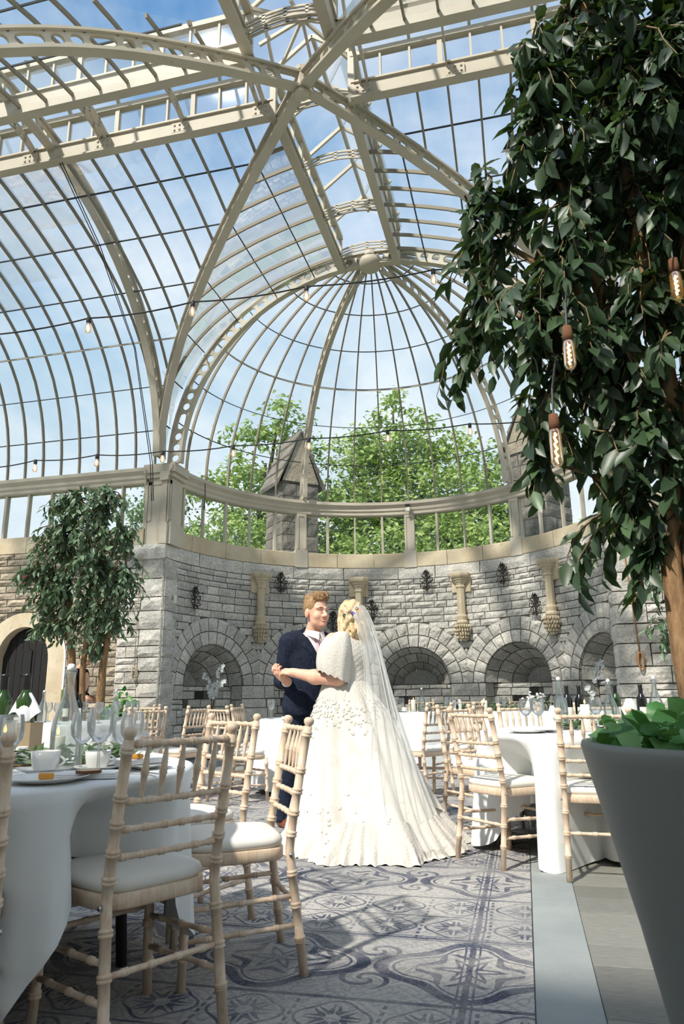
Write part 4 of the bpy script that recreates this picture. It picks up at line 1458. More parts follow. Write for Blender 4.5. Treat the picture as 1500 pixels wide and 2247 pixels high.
SC_ = [(-76.0, 2.65, 'black wrought iron scroll bracket beside the white switch, far left of curved wall'),
       (-43.4, 3.11, 'black wrought iron scroll bracket just right of the leftmost corbel column'),
       (-25.8, 2.39, 'black wrought iron scroll bracket between the faces of groom and bride'),
       (-13.1, 2.61, 'black wrought iron scroll bracket just right of the bride\'s hair'),
       (5.1, 3.16, 'black wrought iron scroll bracket high between the two middle corbel columns'),
       (31.0, 3.14, 'black wrought iron scroll bracket high left of the rightmost corbel column'),
       (41.9, 2.50, 'black wrought iron scroll bracket low beside the rightmost corbel column'),
       (66.2, 3.11, 'black wrought iron scroll bracket under the hanging leaves at far right')]
for i, (adeg, z, lb) in enumerate(SC_):
    a = math.radians(adeg)
    s_ = sproto if i == 0 else copy_tree(sproto)
    s_.location = ((R - 0.035) * math.sin(a), (R - 0.035) * math.cos(a), z)
    s_.rotation_euler = (0, 0, -a)
    s_.scale = (1.15, 1.0, 1.1)
    tag(s_, lb, 'wall bracket', 'iron scroll brackets on the curved wall')

# ---- little fittings on the walls
a = math.radians(-84.7)
o = MB().bevbox(-0.04, 0.04, -0.035, 0.0, -0.075, 0.075, 0.008).build('wall_switch', 'plastic_white')
o.location = ((R - 0.03) * math.sin(a), (R - 0.03) * math.cos(a), 2.57); o.rotation_euler = (0, 0, -a)
tag(o, 'small white wall box near the left corner pier', 'wall box')
t = empty('security_camera', (0, R - 0.12, 4.66), label='small black and white sensor box on the cornice over the middle pilaster', cat='sensor')
MB().bevbox(-0.045, 0.045, -0.06, 0.0, -0.09, 0.0, 0.008).build('housing', 'plastic_white', t)
MB().bevbox(-0.045, 0.045, -0.07, 0.0, 0.0, 0.06, 0.008).build('lens_cover', 'foil_black', t)
o = MB().bevbox(-0.05, 0.05, -0.05, 0.0, -0.07, 0.07, 0.01).build('fire_alarm', 'plastic_red', loc=(-6.14, 0.08, 2.99))
tag(o, 'small red alarm box on the left wall beside the ficus', 'alarm')
def rope(name, pts, r, material, label):
    t = empty(name, pts[0], label=label, cat='rope')
    b = Vector(pts[0])
    MB().tube([Vector(p) - b for p in pts], r, 6).build('cord', material, t, True)
    e = Vector(pts[-1]) - b
    for k in range(3):
        lp = [e + Vector((0.05 * math.sin(2 * PI * i / 14) * (1 - 0.2 * k), -0.01 * k, -0.13 * (1 - math.cos(2 * PI * i / 14)) / 1.2 * (0.7 + 0.2 * k) + 0.05)) for i in range(15)]
        MB().tube(lp, r, 5).build('loop', material, t, True)
    return t
rope('hanging_rope', [(-3.93, -0.06, 4.75), (-3.93, -0.03, 3.4), (-3.955, -0.03, 2.4), (-3.94, -0.03, 1.43)], 0.008, 'rope', 'pale cord with looped end hanging on the left wall beside the ficus')
rope('hanging_rope', [(3.45, -0.25, 3.3), (3.50, -0.25, 2.2), (3.53, -0.25, 1.45)], 0.009, 'rope_tan', 'tan cord with looped end hanging on the right wall')

t = empty('blind_cable', (-3.5, -3.574, 7.968), label='thin dark cables running down the left transverse arch', cat='cable')
for off in (0.0, 0.035):
    MB().tube([(off, 0.0, 0.0), (off, 1.05, -0.64), (off * 0.5, 2.2, -1.69), (off, 2.89, -3.34), (off, 2.99, -3.95)], 0.007, 5).build('cable', 'cable_black', t)
a = math.radians(-74.5)
t = empty('hanging_rope', ((R - 0.13) * math.sin(a), (R - 0.13) * math.cos(a), 4.72), label='short dark cord with knob hanging below the cornice at left', cat='cord')
MB().tube([(0, 0, 0), (0.01, 0, -0.2), (0.0, 0, -0.42)], 0.008, 5).build('cord', 'cable_black', t)
MB().lathe([(0, -0.40), (0.014, -0.42), (0.016, -0.47), (0, -0.49)], 8).build('knob', 'cable_black', t, True)
# ------------------------------------------------------------------ festoon lights
def festoon(pts, label, bulbs, sag=0.05):
    b = Vector(pts[0])
    t = empty('string_lights', b, label=label, cat='string lights', group='festoon strings under the glass')
    path = []
    pts = [Vector(p) for p in pts]
    for p, q in zip(pts[:-1], pts[1:]):
        for i in range(8):
            k = i / 8
            path.append(p.lerp(q, k) - ZU * sag * 4 * k * (1 - k) - b)
    path.append(pts[-1] - b)
    MB().tube(path, 0.009, 5).build('cable', 'cable_black', t, True)
    for i in bulbs:
        p = pts[i] - b
        MB().lathe([(0.0, 0.01), (0.018, 0.008), (0.024, -0.005), (0.024, -0.05), (0.02, -0.06), (0.0, -0.06)], 10, p).build('socket', 'cable_black', t, True)
        g = MB().lathe([(0.018, -0.06), (0.024, -0.08), (0.034, -0.11), (0.037, -0.13), (0.031, -0.155), (0.015, -0.17), (0.0, -0.173)], 12, p).build('bulb', 'bulb_glass', t, True)
        MB().lathe([(0.0, -0.07), (0.010, -0.085), (0.014, -0.12), (0.010, -0.145), (0.0, -0.152)], 8, p).build('filament', 'filament', g, True)
    return t
S1 = [(-7.4, -5.3, 4.35), (-5.2, -5.08, 4.55), (-3.3, -4.8, 4.69), (-2.131, -4.551, 4.861), (-1.061, -4.331, 5.014), (0.105, -4.084, 5.157), (1.406, -3.806, 5.308), (2.6, -3.55, 5.44), (3.9, -3.3, 5.6)]
festoon(S1, 'upper festoon string of glowing bulbs crossing below the arches', range(1, 8), 0.035)
S2 = [(-6.0, -2.62, 4.05), (-5.2, -2.45, 4.13), (-4.378, -2.277, 4.232), (-3.538, -2.089, 4.295), (-2.644, -1.881, 4.334), (-1.681, -1.663, 4.396), (-0.653, -1.435, 4.482), (0.424, -1.196, 4.574), (1.544, -0.944, 4.652), (2.6, -0.7, 4.72), (3.5, -0.5, 4.78)]
festoon(S2, 'lower festoon string of glowing bulbs in front of the dome base', range(1, 10), 0.03)
# ------------------------------------------------------------------ limewashed chiavari chairs
def bamboo(mb, pts, r, rings, n=8, knob=False):
    """turned member with ring nodes at the given fractions"""
    pts = [Vector(p) for p in pts]
    L = [0]
    for a, b in zip(pts[:-1], pts[1:]): L.append(L[-1] + (b - a).length)
    T = L[-1]
    marks = [(l, 1.0) for l in L]
    for f in rings:
        c = f * T
        e = min(0.009, T * 0.03)
        marks += [(c - e * 1.3, 1.0), (c - e, 1.28), (c - e * 0.3, 1.28), (c, 1.08), (c + e * 0.3, 1.28), (c + e, 1.28), (c + e * 1.3, 1.0)]
    marks = sorted((min(max(m_, 0), T), q) for m_, q in marks)
    def at_(s_):
        for i in range(len(pts) - 1):
            if s_ <= L[i + 1] + 1e-9:
                k = (s_ - L[i]) / max(L[i + 1] - L[i], 1e-9)
                return pts[i].lerp(pts[i + 1], k)
        return pts[-1]
    path = []; rad = []
    for s_, q in marks:
        p = at_(s_)
        if path and (p - path[-1]).length < 1e-5: continue
        path.append(p); rad.append(r * q)
    mb.tube(path, rad, n)
    if knob:
        t_ = (pts[-1] - pts[-2]).normalized()
        e = pts[-1]
        mb.tube([e, e + t_ * 0.006, e + t_ * 0.012, e + t_ * 0.024, e + t_ * 0.033, e + t_ * 0.037], [r * 0.8, r * 0.85, r * 1.15, r * 1.25, r * 0.9, r * 0.2], n)

def curve_pts(a, b, bow, n=6):
    a, b = Vector(a), Vector(b)
    return [a.lerp(b, i / n) + Vector((0, bow * (1 - (2 * i / n - 1) ** 2), 0)) for i in range(n + 1)]

def make_chair():
    t = empty('chiavari_chair')
    W = 'limewash_wood'
    yb = lambda z: -0.20 - (0.055 * (0.43 - z) / 0.43 if z < 0.43 else 0.075 * ((z - 0.43) / 0.46) ** 1.2)
    zs = [0.0, 0.12, 0.25, 0.36, 0.43, 0.5, 0.6, 0.7, 0.8, 0.88]
    for sx in (-1, 1):
        m = MB()
        bamboo(m, [(sx * (0.19 + (0.012 * (0.43 - z) / 0.43 if z < 0.43 else 0)), yb(z), z) for z in zs], 0.0168, [0.14, 0.27, 0.395, 0.55, 0.635, 0.725, 0.81, 0.965], 10, True)
        m.build('rear_post', W, t, True)
        m = MB()
        bamboo(m, [(sx * 0.205, 0.19, 0.0), (sx * 0.195, 0.185, 0.2), (sx * 0.19, 0.18, 0.41)], 0.0165, [0.25, 0.55, 0.85], 10)
        m.build('front_leg', W, t, True)
        m = MB(); bamboo(m, [(sx * 0.194, yb(0.17), 0.17), (sx * 0.198, 0.186, 0.15)], 0.0095, [0.2, 0.5, 0.8]); m.build('stretcher', W, t, True)
        m = MB(); bamboo(m, [(sx * 0.192, yb(0.27), 0.27), (sx * 0.196, 0.184, 0.25)], 0.0095, [0.2, 0.5, 0.8]); m.build('stretcher', W, t, True)
        m = MB(); m.tube([(sx * 0.207, -0.202, 0.415), (sx * 0.214, -0.202, 0.415)], 0.008, 8); m.build('bolt', 'steel', t, True)
    m = MB(); bamboo(m, [(-0.19, yb(0.24), 0.24), (0.19, yb(0.24), 0.24)], 0.0095, [0.15, 0.38, 0.62, 0.85]); m.build('stretcher', W, t, True)
    m = MB(); bamboo(m, [(-0.19, 0.186, 0.28), (0.19, 0.186, 0.28)], 0.0095, [0.15, 0.38, 0.62, 0.85]); m.build('stretcher', W, t, True)
    for z in (0.865, 0.70, 0.622, 0.545):
        m = MB()
        bamboo(m, curve_pts((-0.19, yb(z), z), (0.19, yb(z), z), -0.012), 0.0105 if z > 0.8 else 0.0095, [0.09, 0.25, 0.42, 0.58, 0.75, 0.91])
        m.build('back_rail', W, t, True)
    for k in range(5):
        x = -0.124 + 0.062 * k
        bw = -0.012 * (1 - (x / 0.19) ** 2)
        m = MB()
        p0, p1 = Vector((x, yb(0.70) + bw, 0.70)), Vector((x, yb(0.865) + bw, 0.865))
        m.tube([p0.lerp(p1, q) for q in (0, 0.05, 0.12, 0.3, 0.44, 0.47, 0.50, 0.53, 0.56, 0.72, 0.88, 0.95, 1)], [0.005, 0.006, 0.006, 0.009, 0.011, 0.0135, 0.011, 0.0135, 0.011, 0.009, 0.006, 0.006, 0.005], 8)
        m.build('spindle', W, t, True)
    # seat frame (rounded front) and cushion
    def outline(s_, n=28):
        pts = []
        for i in range(n):
            a = 2 * PI * i / n
            c_, sn = math.cos(a), math.sin(a)
            e = 0.42
            x = (0.205 if sn > 0 else 0.192) * math.copysign(abs(c_) ** e, c_)
            y = 0.2 * math.copysign(abs(sn) ** (0.6 if sn > 0 else 0.4), sn)
            pts.append((x * s_, y * s_ + (0.005)))
        return pts
    o1 = outline(1.0)
    MB().loft([[(x * k, y * k, z) for x, y in o1] for k, z in ((0.97, 0.392), (1.0, 0.398), (1.0, 0.432), (0.98, 0.437))], True, True).build('seat_frame', W, t, True)
    o2 = outline(0.97)
    MB().loft([[(x * k, y * k, z) for x, y in o2] for k, z in ((0.96, 0.437), (1.0, 0.446), (1.015, 0.458), (0.99, 0.472), (0.90, 0.482), (0.6, 0.488), (0.05, 0.489))], True, True).build('cushion', 'cushion', t, True)
    return t
chair0 = make_chair()
CH = [
 (0.93, -8.29, -0.86, 0.5, 'limewashed chair nearest the camera, back turned, left of the planter-side aisle'),
 (1.04, -7.475, -0.86, -0.51, 'limewashed chair seen edge-on in front of the groom\'s legs'),
 (0.535, -6.935, -0.5, -0.86, 'limewashed chair behind the nearest chair, its top rail just below the distant round table'),
 (0.50, -8.84, -0.55, 0.83, 'limewashed chair cut off by the left edge of the picture'),
 (1.700, -5.700, 0.70, 0.71, 'limewashed chair touching the end of the bride\'s train'),
 (1.475, -4.36, 0.8, -0.6, 'limewashed chair half hidden behind the chair at the bride\'s train'),
 (2.39, -6.03, 0.02, 1.0, 'limewashed chair partly hidden behind the dark planter'),
 (1.14, -2.93, -0.84, 0.55, 'limewashed chair just right of the bride\'s veil, cushion facing her'),
 (1.50, -2.50, -0.97, 0.2, 'limewashed chair seen edge-on behind the chair right of the veil'),
 (-0.93, -3.58, 0.62, 0.78, 'limewashed chair with its seat tucked towards the table left of the groom'),
 (-1.22, -2.35, 1.0, 0.05, 'limewashed chair at the left side of the table behind the groom'),
 (-0.45, -1.22, 0.4, -0.92, 'limewashed chair on the far side of the table behind the groom'),
 (-1.57, -3.92, -0.83, 0.55, 'limewashed chair nearest of the cluster by the left corner pier'),
 (-1.33, -3.32, -0.98, 0.15, 'limewashed chair rightmost of the cluster by the left corner pier'),
 (-2.63, -2.18, 0.12, -0.99, 'limewashed chair in the middle of the cluster by the left corner pier'),
 (-2.85, -1.62, 0.1, -1.0, 'limewashed chair farthest back in the cluster by the left corner pier'),
 (-3.72, -1.32, 0.25, -0.97, 'limewashed chair beside the ivy below the left ficus'),
 (0.42, 1.20, 0.0, -1.0, 'limewashed chair behind the long table, next to the bride\'s veil'),
 (1.20, 1.20, 0.0, -1.0, 'limewashed chair behind the long table, beside the pepper mills'),
 (1.98, 1.20, 0.0, -1.0, 'limewashed chair behind the long table, at the flowers'),
 (2.46, 1.18, -0.05, -1.0, 'limewashed chair behind the long table, last on the right'),
 (1.98, -3.92, 0.5, -0.87, 'limewashed chair on the far side of the right round table, seen nearly edge-on'),
 (2.62, -3.85, 0.05, -1.0, 'limewashed chair on the far side of the right round table behind the wine bottles'),
]
for i, (x, y, fx, fy, lb) in enumerate(CH):
    c = chair0 if i == 0 else copy_tree(chair0)
    f = Vector((fx, fy, 0)).normalized()
    c.location = (x + f.x * 0.235, y + f.y * 0.235, 0)
    c.rotation_euler = (0, 0, math.atan2(f.y, f.x) - PI / 2)
    tag(c, lb, 'chair', 'limewashed banquet chairs')

# ------------------------------------------------------------------ tables and cloths
def round_table(cx_, cy_, r, tl, cl, hem, seed, nf=15, amp=0.05, lift=None):
    chairs_in = []
    for x, y, fx, fy, _ in CH:
        d_ = math.hypot(x - cx_, y - cy_)
        if d_ < 1.45:
            chairs_in.append((math.atan2(y - cy_, x - cx_), max(0.0, min(0.34, r - (d_ - 0.235 - 0.21) + 0.03))))
    t = empty('round_table', (cx_, cy_, 0), label=tl, cat='table', group='round banquet tables')
    MB().lathe([(0.0, 0.715), (r - 0.06, 0.715), (r - 0.05, 0.72), (r - 0.05, 0.738), (r - 0.06, 0.742), (0.0, 0.742)], 32).build('tabletop', 'crate', t)
    for k in range(4):
        a = PI / 4 + PI / 2 * k
        MB().tube([(0.55 * math.cos(a), 0.55 * math.sin(a), 0.0), (0.5 * math.cos(a), 0.5 * math.sin(a), 0.715)], 0.022, 8).build('leg', 'dark_leg', t, True)
    rr = random.Random(seed)
    n = 180
    ph = [rr.uniform(0, 6.28) for _ in range(5)]
    rings = []
    prof = [(0.0, 0.75), (0.5, 0.75), (0.88, 0.75), (0.965, 0.749), (0.99, 0.744), (1.0, 0.732)]
    for f, z in prof:
        rings.append([(r * f * math.cos(2 * PI * k / n), r * f * math.sin(2 * PI * k / n), z) for k in range(n)])
    for j in range(1, 15):
        q = j / 14
        ring = []
        for k in range(n):
            a = 2 * PI * k / n
            w_ = math.sin(nf * a + ph[0] + 0.7 * math.sin(2 * a + ph[1])) * 0.6 + 0.4 * math.sin((nf * 0.53) * a + ph[2]) * 1.0 + 0.25 * math.sin(nf * 2.1 * a + ph[3])
            hz = hem + 0.02 * math.sin(3 * a + ph[4])
            if lift:
                for ci_, lw, lh in lift:
                    d_ = (a - math.atan2(CH[ci_][1] - cy_, CH[ci_][0] - cx_) + PI) % (2 * PI) - PI
                    hz += lh * math.exp(-(d_ / lw) ** 4)
            z = 0.732 + (hz - 0.732) * q
            rad = r * (1 + 0.005 * q) + q ** 0.7 * (amp * w_ * 0.8 + 0.016 * math.sin(29 * a + 2 * math.sin(3 * a)) + 0.010 * math.sin(47 * a + ph[1])) + 0.02 * q
            for ca, pw in chairs_in:
                d_ = (a - ca + PI) % (2 * PI) - PI
                rad -= pw * math.exp(-(d_ / 0.27) ** 4) * min(1.0, max(0.0, q - 0.05) / 0.36) ** 0.8
            ring.append((rad * math.cos(a), rad * math.sin(a), z))
        rings.append(ring)
    o = MB().loft(rings, True, False).build('tablecloth', 'linen_white', None, True, (cx_, cy_, 0))
    tag(o, cl, 'tablecloth', 'white round tablecloths')
    return t
T1 = (0.05, -8.07)
round_table(*T1, 0.765, 'round banquet table under the cloth at left foreground', 'white tablecloth with deep folds on the left foreground table', 0.05, 1, 11, 0.085, lift=[(0, 0.42, 0.42), (1, 0.3, 0.2), (2, 0.3, 0.2)])
T4 = (2.45, -5.12)
round_table(*T4, 0.765, 'round banquet table under the cloth beside the dark planter', 'white tablecloth reaching the floor on the table beside the planter', 0.012, 2, 12, 0.075, lift=[(4, 0.30, 0.32), (5, 0.3, 0.2)])
T2 = (-0.22, -2.36)
round_table(*T2, 0.765, 'round banquet table under the cloth behind the groom', 'white tablecloth on the round table behind the groom', 0.06, 3, 15, 0.045)
T5 = (-2.75, -3.30)
round_table(*T5, 0.765, 'round banquet table under the cloth in the left background', 'white tablecloth on the left background table among the chairs', 0.06, 4, 15, 0.045)
# long head table along the apse
lt = empty('long_table', (1.72, 0.42, 0), label='long straight banquet table under a plain cloth in front of the arches', cat='table')
MB().box(-1.48, 1.48, -0.36, 0.36, 0.71, 0.74).build('tabletop', 'crate', lt)
for sx in (-1.35, 0, 1.35):
    for sy in (-0.3, 0.3):
        MB().tube([(sx, sy, 0), (sx, sy, 0.71)], 0.02, 8).build('leg', 'dark_leg', lt, True)
mb = MB()
n = 120
rings = []
def rr_out(off, k):
    # rounded rectangle perimeter
    hx, hy = 1.49 + off, 0.38 + off
    per = 4 * (hx + hy); s_ = per * k / n
    for a, b, ln in (((-hx, -hy), (hx, -hy), 2 * hx), ((hx, -hy), (hx, hy), 2 * hy), ((hx, hy), (-hx, hy), 2 * hx), ((-hx, hy), (-hx, -hy), 2 * hy)):
        if s_ <= ln: return (a[0] + (b[0] - a[0]) * s_ / ln, a[1] + (b[1] - a[1]) * s_ / ln)
        s_ -= ln
    return (-hx, -hy)
for off, z in ((-0.3, 0.75), (-0.02, 0.75), (0.0, 0.74), (0.006, 0.5), (0.012, 0.25), (0.02, 0.02)):
    ring = []
    for k in range(n):
        x, y = rr_out(max(off, -0.3), k)
        wv = 0.012 * math.sin(k * 0.9) * (0.74 - z)
        ring.append((x, y + wv, z))
    rings.append(ring)
mb.loft(rings, True, False)
mb.f.append(tuple(range(n)))
o = mb.build('tablecloth', 'linen_white', None, False, (1.72, 0.42, 0))
tag(o, 'plain white cloth hanging straight to the floor on the long table', 'tablecloth')

# ------------------------------------------------------------------ tableware
ZT = 0.752
def wineglass_proto(h=0.20, rb=0.042, name='wine_glass'):
    t = empty(name)
    MB().lathe([(0.004, 0.092 * h / 0.2), (0.02, 0.10 * h / 0.2), (rb * 0.92, 0.125 * h / 0.2), (rb, 0.15 * h / 0.2), (rb * 0.93, 0.18 * h / 0.2), (rb * 0.85, h)], 20).build('bowl', 'glassware', t, True)
    MB().lathe([(0.006, 0.006), (0.0045, 0.03), (0.004, 0.07 * h / 0.2), (0.007, 0.093 * h / 0.2)], 8).build('stem', 'glassware', t, True)
    MB().lathe([(0.0, 0.0), (0.036, 0.0), (0.036, 0.002), (0.008, 0.007), (0.0, 0.008)], 20).build('foot', 'glassware', t, True)
    return t
def put(proto, used, x, y, z, label, cat, group=None, rz=0.0, s=1.0):
    o = proto if not used[0] else copy_tree(proto)
    used[0] = True
    o.location = (x, y, z); o.rotation_euler = (0, 0, rz); o.scale = (s, s, s)
    if 'group' in o: del o['group']
    tag(o, label, cat, group)
    return o
wg = wineglass_proto(); uwg = [False]
G = 'wine glasses on the tables'
for x, y, s_, lb in ((0.50, -8.15, 1.0, 'tall wine glass right of the clear bottle, left foreground table'), (0.60, -8.20, 1.08, 'tall wine glass in the middle of the row right of the clear bottle'), (0.67, -8.11, 1.0, 'wine glass nearest the foreground chair\'s left post'),
                     (0.40, -8.40, 1.0, 'wine glass left of the nearest teacup'), (0.33, -8.46, 1.05, 'wine glass beside the cut-off chair post at far left'), (0.20, -8.30, 1.0, 'wine glass in front of the wine bottles at far left'),
                     (0.58, -8.02, 0.9, 'smaller wine glass behind the second teacup')):
    put(wg, uwg, x, y, ZT, lb, 'wine glass', G, s=s_)
for x, y, lb in ((2.02, -5.36, 'left wine glass on the table beside the planter'), (2.10, -5.33, 'right wine glass of the pair on the table beside the planter'), (2.28, -4.80, 'wine glass by the dark bottles on the table beside the planter'), (2.48, -5.2, 'wine glass behind the planter-side chair rail')):
    put(wg, uwg, x, y, ZT, lb, 'wine glass', G, s=1.05)
for k, (x, y) in enumerate(((0.17, 0.25), (0.27, 0.22), (0.92, 0.25), (1.0, 0.22), (1.64, 0.24), (1.73, 0.22), (2.6, 0.25), (2.7, 0.22))):
    put(wg, uwg, x, y, ZT, ('first', 'second', 'third', 'fourth', 'fifth', 'sixth', 'seventh', 'eighth')[k] + ' wine glass from the left along the long table', 'wine glass', 'wine glasses on the long table')
ORD = ('first', 'second', 'third', 'fourth', 'fifth', 'sixth', 'seventh', 'eighth', 'ninth')
pos9 = sorted(((T5[0] + 0.58 * math.cos(0.7 * k) + 0.06, T5[1] + 0.58 * math.sin(0.7 * k)) for k in range(9)), key=lambda p: (Vector((p[0], p[1], 0)) - CAM).dot(rgt) / (Vector((p[0], p[1], 0)) - CAM).dot(fwd))
pos6 = sorted(((T2[0] + 0.58 * math.cos(1.05 * k + 2.4), T2[1] + 0.58 * math.sin(1.05 * k + 2.4)) for k in range(6)), key=lambda p: (Vector((p[0], p[1], 0)) - CAM).dot(rgt) / (Vector((p[0], p[1], 0)) - CAM).dot(fwd))
for k in range(9):
    put(wg, uwg, pos9[k][0], pos9[k][1], ZT, ORD[k] + ' wine glass from the left on the left background table', 'wine glass', 'wine glasses on the left background table', s=1.05)
for k in range(6):
    put(wg, uwg, pos6[k][0], pos6[k][1], ZT, ORD[k] + ' wine glass from the left on the table behind the groom', 'wine glass', 'wine glasses on the table behind the groom', s=1.05)

def clear_bottle():
    t = empty('swing_top_bottle')
    MB().lathe([(0.0, 0.0), (0.04, 0.0), (0.045, 0.008), (0.046, 0.12), (0.043, 0.15), (0.03, 0.19), (0.018, 0.225), (0.0145, 0.25), (0.0145, 0.285), (0.017, 0.288), (0.017, 0.298), (0.013, 0.30)], 20).build('bottle_body', 'bottle_clear', t, True)
    MB().lathe([(0.0, 0.325), (0.009, 0.323), (0.013, 0.315), (0.013, 0.302), (0.0, 0.30)], 12).build('stopper', 'porcelain', t, True)
    MB().tube([(0.017, 0, 0.275), (0.022, 0, 0.30), (0.012, 0, 0.318), (-0.012, 0, 0.318), (-0.022, 0, 0.30), (-0.017, 0, 0.275)], 0.0015, 4).build('wire_bail', 'steel', t)
    return t
cb = clear_bottle(); ucb = [False]
GB = 'clear swing-top water bottles'
for x, y, s_, lb in ((0.40, -8.10, 1.15, 'large clear swing-top bottle on the left foreground table'), (T5[0] + 0.35, T5[1] + 0.2, 1.05, 'clear swing-top bottle on the left background table'), (T5[0] - 0.35, T5[1] - 0.1, 1.05, 'clear swing-top bottle in front of the dark arched door'),
                     (0.56, 0.28, 1.05, 'clear swing-top bottle on the long table beside the veil'), (2.26, -5.02, 1.1, 'clear swing-top bottle in front of the dark wine bottles'), (2.62, -4.78, 1.05, 'clear swing-top bottle above the planter\'s ivy, left one'), (2.92, -4.86, 1.1, 'clear swing-top bottle above the planter\'s ivy, right one')):
    put(cb, ucb, x, y, ZT, lb, 'bottle', GB, s=s_)
def wine_bottle(body):
    t = empty('wine_bottle')
    MB().lathe([(0.0, 0.0), (0.034, 0.0), (0.037, 0.006), (0.037, 0.175), (0.034, 0.20), (0.02, 0.225), (0.0145, 0.24), (0.0135, 0.255)], 20).build('bottle_body', body, t, True)
    MB().lathe([(0.0138, 0.235), (0.0148, 0.24), (0.0145, 0.285), (0.0165, 0.288), (0.0165, 0.298), (0.0, 0.30)], 16).build('foil_cap', 'foil_black', t, True)
    n_ = 14
    MB().loft([[(0.0375 * math.cos(-2.2 + 1.9 * k / n_), 0.0375 * math.sin(-2.2 + 1.9 * k / n_), z) for k in range(n_ + 1)] for z in (0.05, 0.14)], False).build('paper_label', 'bottle_label', t, True)
    return t
wb = wine_bottle('wine_black'); uwb = [False]
GW = 'dark red wine bottles'
for x, y, lb in ((2.33, -4.66, 'left dark wine bottle on the table beside the planter'), (2.42, -4.65, 'right dark wine bottle of the pair beside the planter'), (2.84, -4.76, 'dark wine bottle farther right above the planter\'s ivy'),
                 (-3.05, -3.05, 'dark wine bottle before the arched door'), (-2.95, -2.95, 'second dark wine bottle before the arched door')):
    put(wb, uwb, x, y, ZT, lb, 'wine bottle', GW)
wb2 = wine_bottle('wine_green'); uw2 = [False]
# wooden box holding two wine bottles at the centre of the left table
bxx = (-0.14, -7.70)
t = empty('bottle_box', (bxx[0], bxx[1], ZT), 0.2, label='small wooden box holding wine bottles on the left foreground table', cat='box')
for x0, x1, y0, y1 in ((-0.11, 0.11, -0.06, -0.05), (-0.11, 0.11, 0.05, 0.06), (-0.11, -0.1, -0.05, 0.05), (0.1, 0.11, -0.05, 0.05)):
    MB().box(x0, x1, y0, y1, 0, 0.15).build('side_panel', 'crate', t)
MB().box(-0.1, 0.1, -0.05, 0.05, 0, 0.01).build('bottom_panel', 'crate', t)
put(wb2, uw2, bxx[0] - 0.05, bxx[1] - 0.01, ZT + 0.012, 'green wine bottle with black foil standing in the wooden box, left', 'wine bottle', 'wine bottles in the wooden box', s=1.15)
put(wb2, uw2, bxx[0] + 0.05, bxx[1] + 0.01, ZT + 0.012, 'green wine bottle with a white napkin round its neck', 'wine bottle', 'wine bottles in the wooden box', s=1.15)
put(wb2, uw2, 2.68, -4.62, ZT, 'green wine bottle beside the upright napkin above the planter', 'wine bottle', GW)

def draped_napkin(name, loc, r0, r1, h, label, seed, rz=0):
    rr = random.Random(seed)
    n_ = 28
    rings = []
    for j in range(7):
        q = j / 6
        rings.append([((r0 + (r1 - r0) * q ** 0.8) * (1 + 0.16 * q * math.sin(5 * 2 * PI * k / n_ + seed)) * math.cos(2 * PI * k / n_), 0.8 * (r0 + (r1 - r0) * q ** 0.8) * (1 + 0.16 * q * math.sin(5 * 2 * PI * k / n_ + seed)) * math.sin(2 * PI * k / n_), h * (1 - q) + 0.02 * q * math.sin(3 * 2 * PI * k / n_ + 1)) for k in range(n_)])
    o = MB().loft(rings, True, False).build(name, 'napkin', None, True, loc)
    o.rotation_euler = (0, 0, rz)
    tag(o, label, 'napkin')
    return o
draped_napkin('draped_napkin', (bxx[0] + 0.05, bxx[1] + 0.01, ZT + 0.175), 0.022, 0.066, 0.10, 'white napkin draped round a wine bottle on the left table', 1)
draped_napkin('draped_napkin', (2.76, -4.72, ZT + 0.04), 0.02, 0.085, 0.16, 'white napkin standing among bottles above the planter\'s ivy', 2)
draped_napkin('draped_napkin', (2.20, -5.10, ZT), 0.012, 0.06, 0.16, 'pointed white napkin beside the teacup right of the chairs', 3)
draped_napkin('draped_napkin', (-0.35, -2.55, ZT), 0.012, 0.07, 0.17, 'pointed white napkin on the table behind the groom', 4)
draped_napkin('draped_napkin', (2.08, 0.28, ZT), 0.015, 0.09, 0.17, 'white napkin under the flowers on the long table', 5)

def cup_proto():
    t = empty('teacup')
    MB().lathe([(0.0, 0.004), (0.022, 0.0), (0.026, 0.003), (0.034, 0.015), (0.038, 0.035), (0.040, 0.058), (0.0385, 0.058), (0.036, 0.035), (0.032, 0.017), (0.0, 0.008)], 24).build('cup_bowl', 'porcelain', t, True)
    MB().tube([(0.036 + 0.02 * math.sin(PI * k / 8), 0, 0.046 - 0.030 * k / 8) for k in range(9)], 0.0035, 6).build('handle', 'porcelain', t, True)
    return t
def saucer_mb():
    return MB().lathe([(0.0, 0.004), (0.03, 0.0), (0.034, 0.002), (0.06, 0.012), (0.073, 0.017), (0.073, 0.019), (0.058, 0.016), (0.03, 0.006), (0.0, 0.006)], 28)
cu = cup_proto(); ucu = [False]
CUPS = [(0.43, -8.25, 'left foreground table, nearest the camera', 1.2), (0.56, -8.14, 'left foreground table, behind the wood slice', 1.1), (2.17, -5.46, 'table beside the planter', 1.1), (0.30, 0.24, 'long table beside the veil', 1.0), (0.05, -7.9, 'left foreground table, far side', 1.0)]
sa = None
for x, y, lb, s_ in CUPS:
    if sa is None:
        sa = saucer_mb().build('saucer', 'porcelain', None, True); q = sa
    else:
        q = sa.copy(); COL.objects.link(q)
    q.location = (x, y, ZT); q.scale = (s_,) * 3
    tag(q, 'white saucer under the teacup on the ' + lb, 'saucer', 'white saucers')
    put(cu, ucu, x, y, ZT + 0.006 * s_, 'white teacup on the ' + lb, 'cup', 'white teacups', rz=0.2, s=s_)
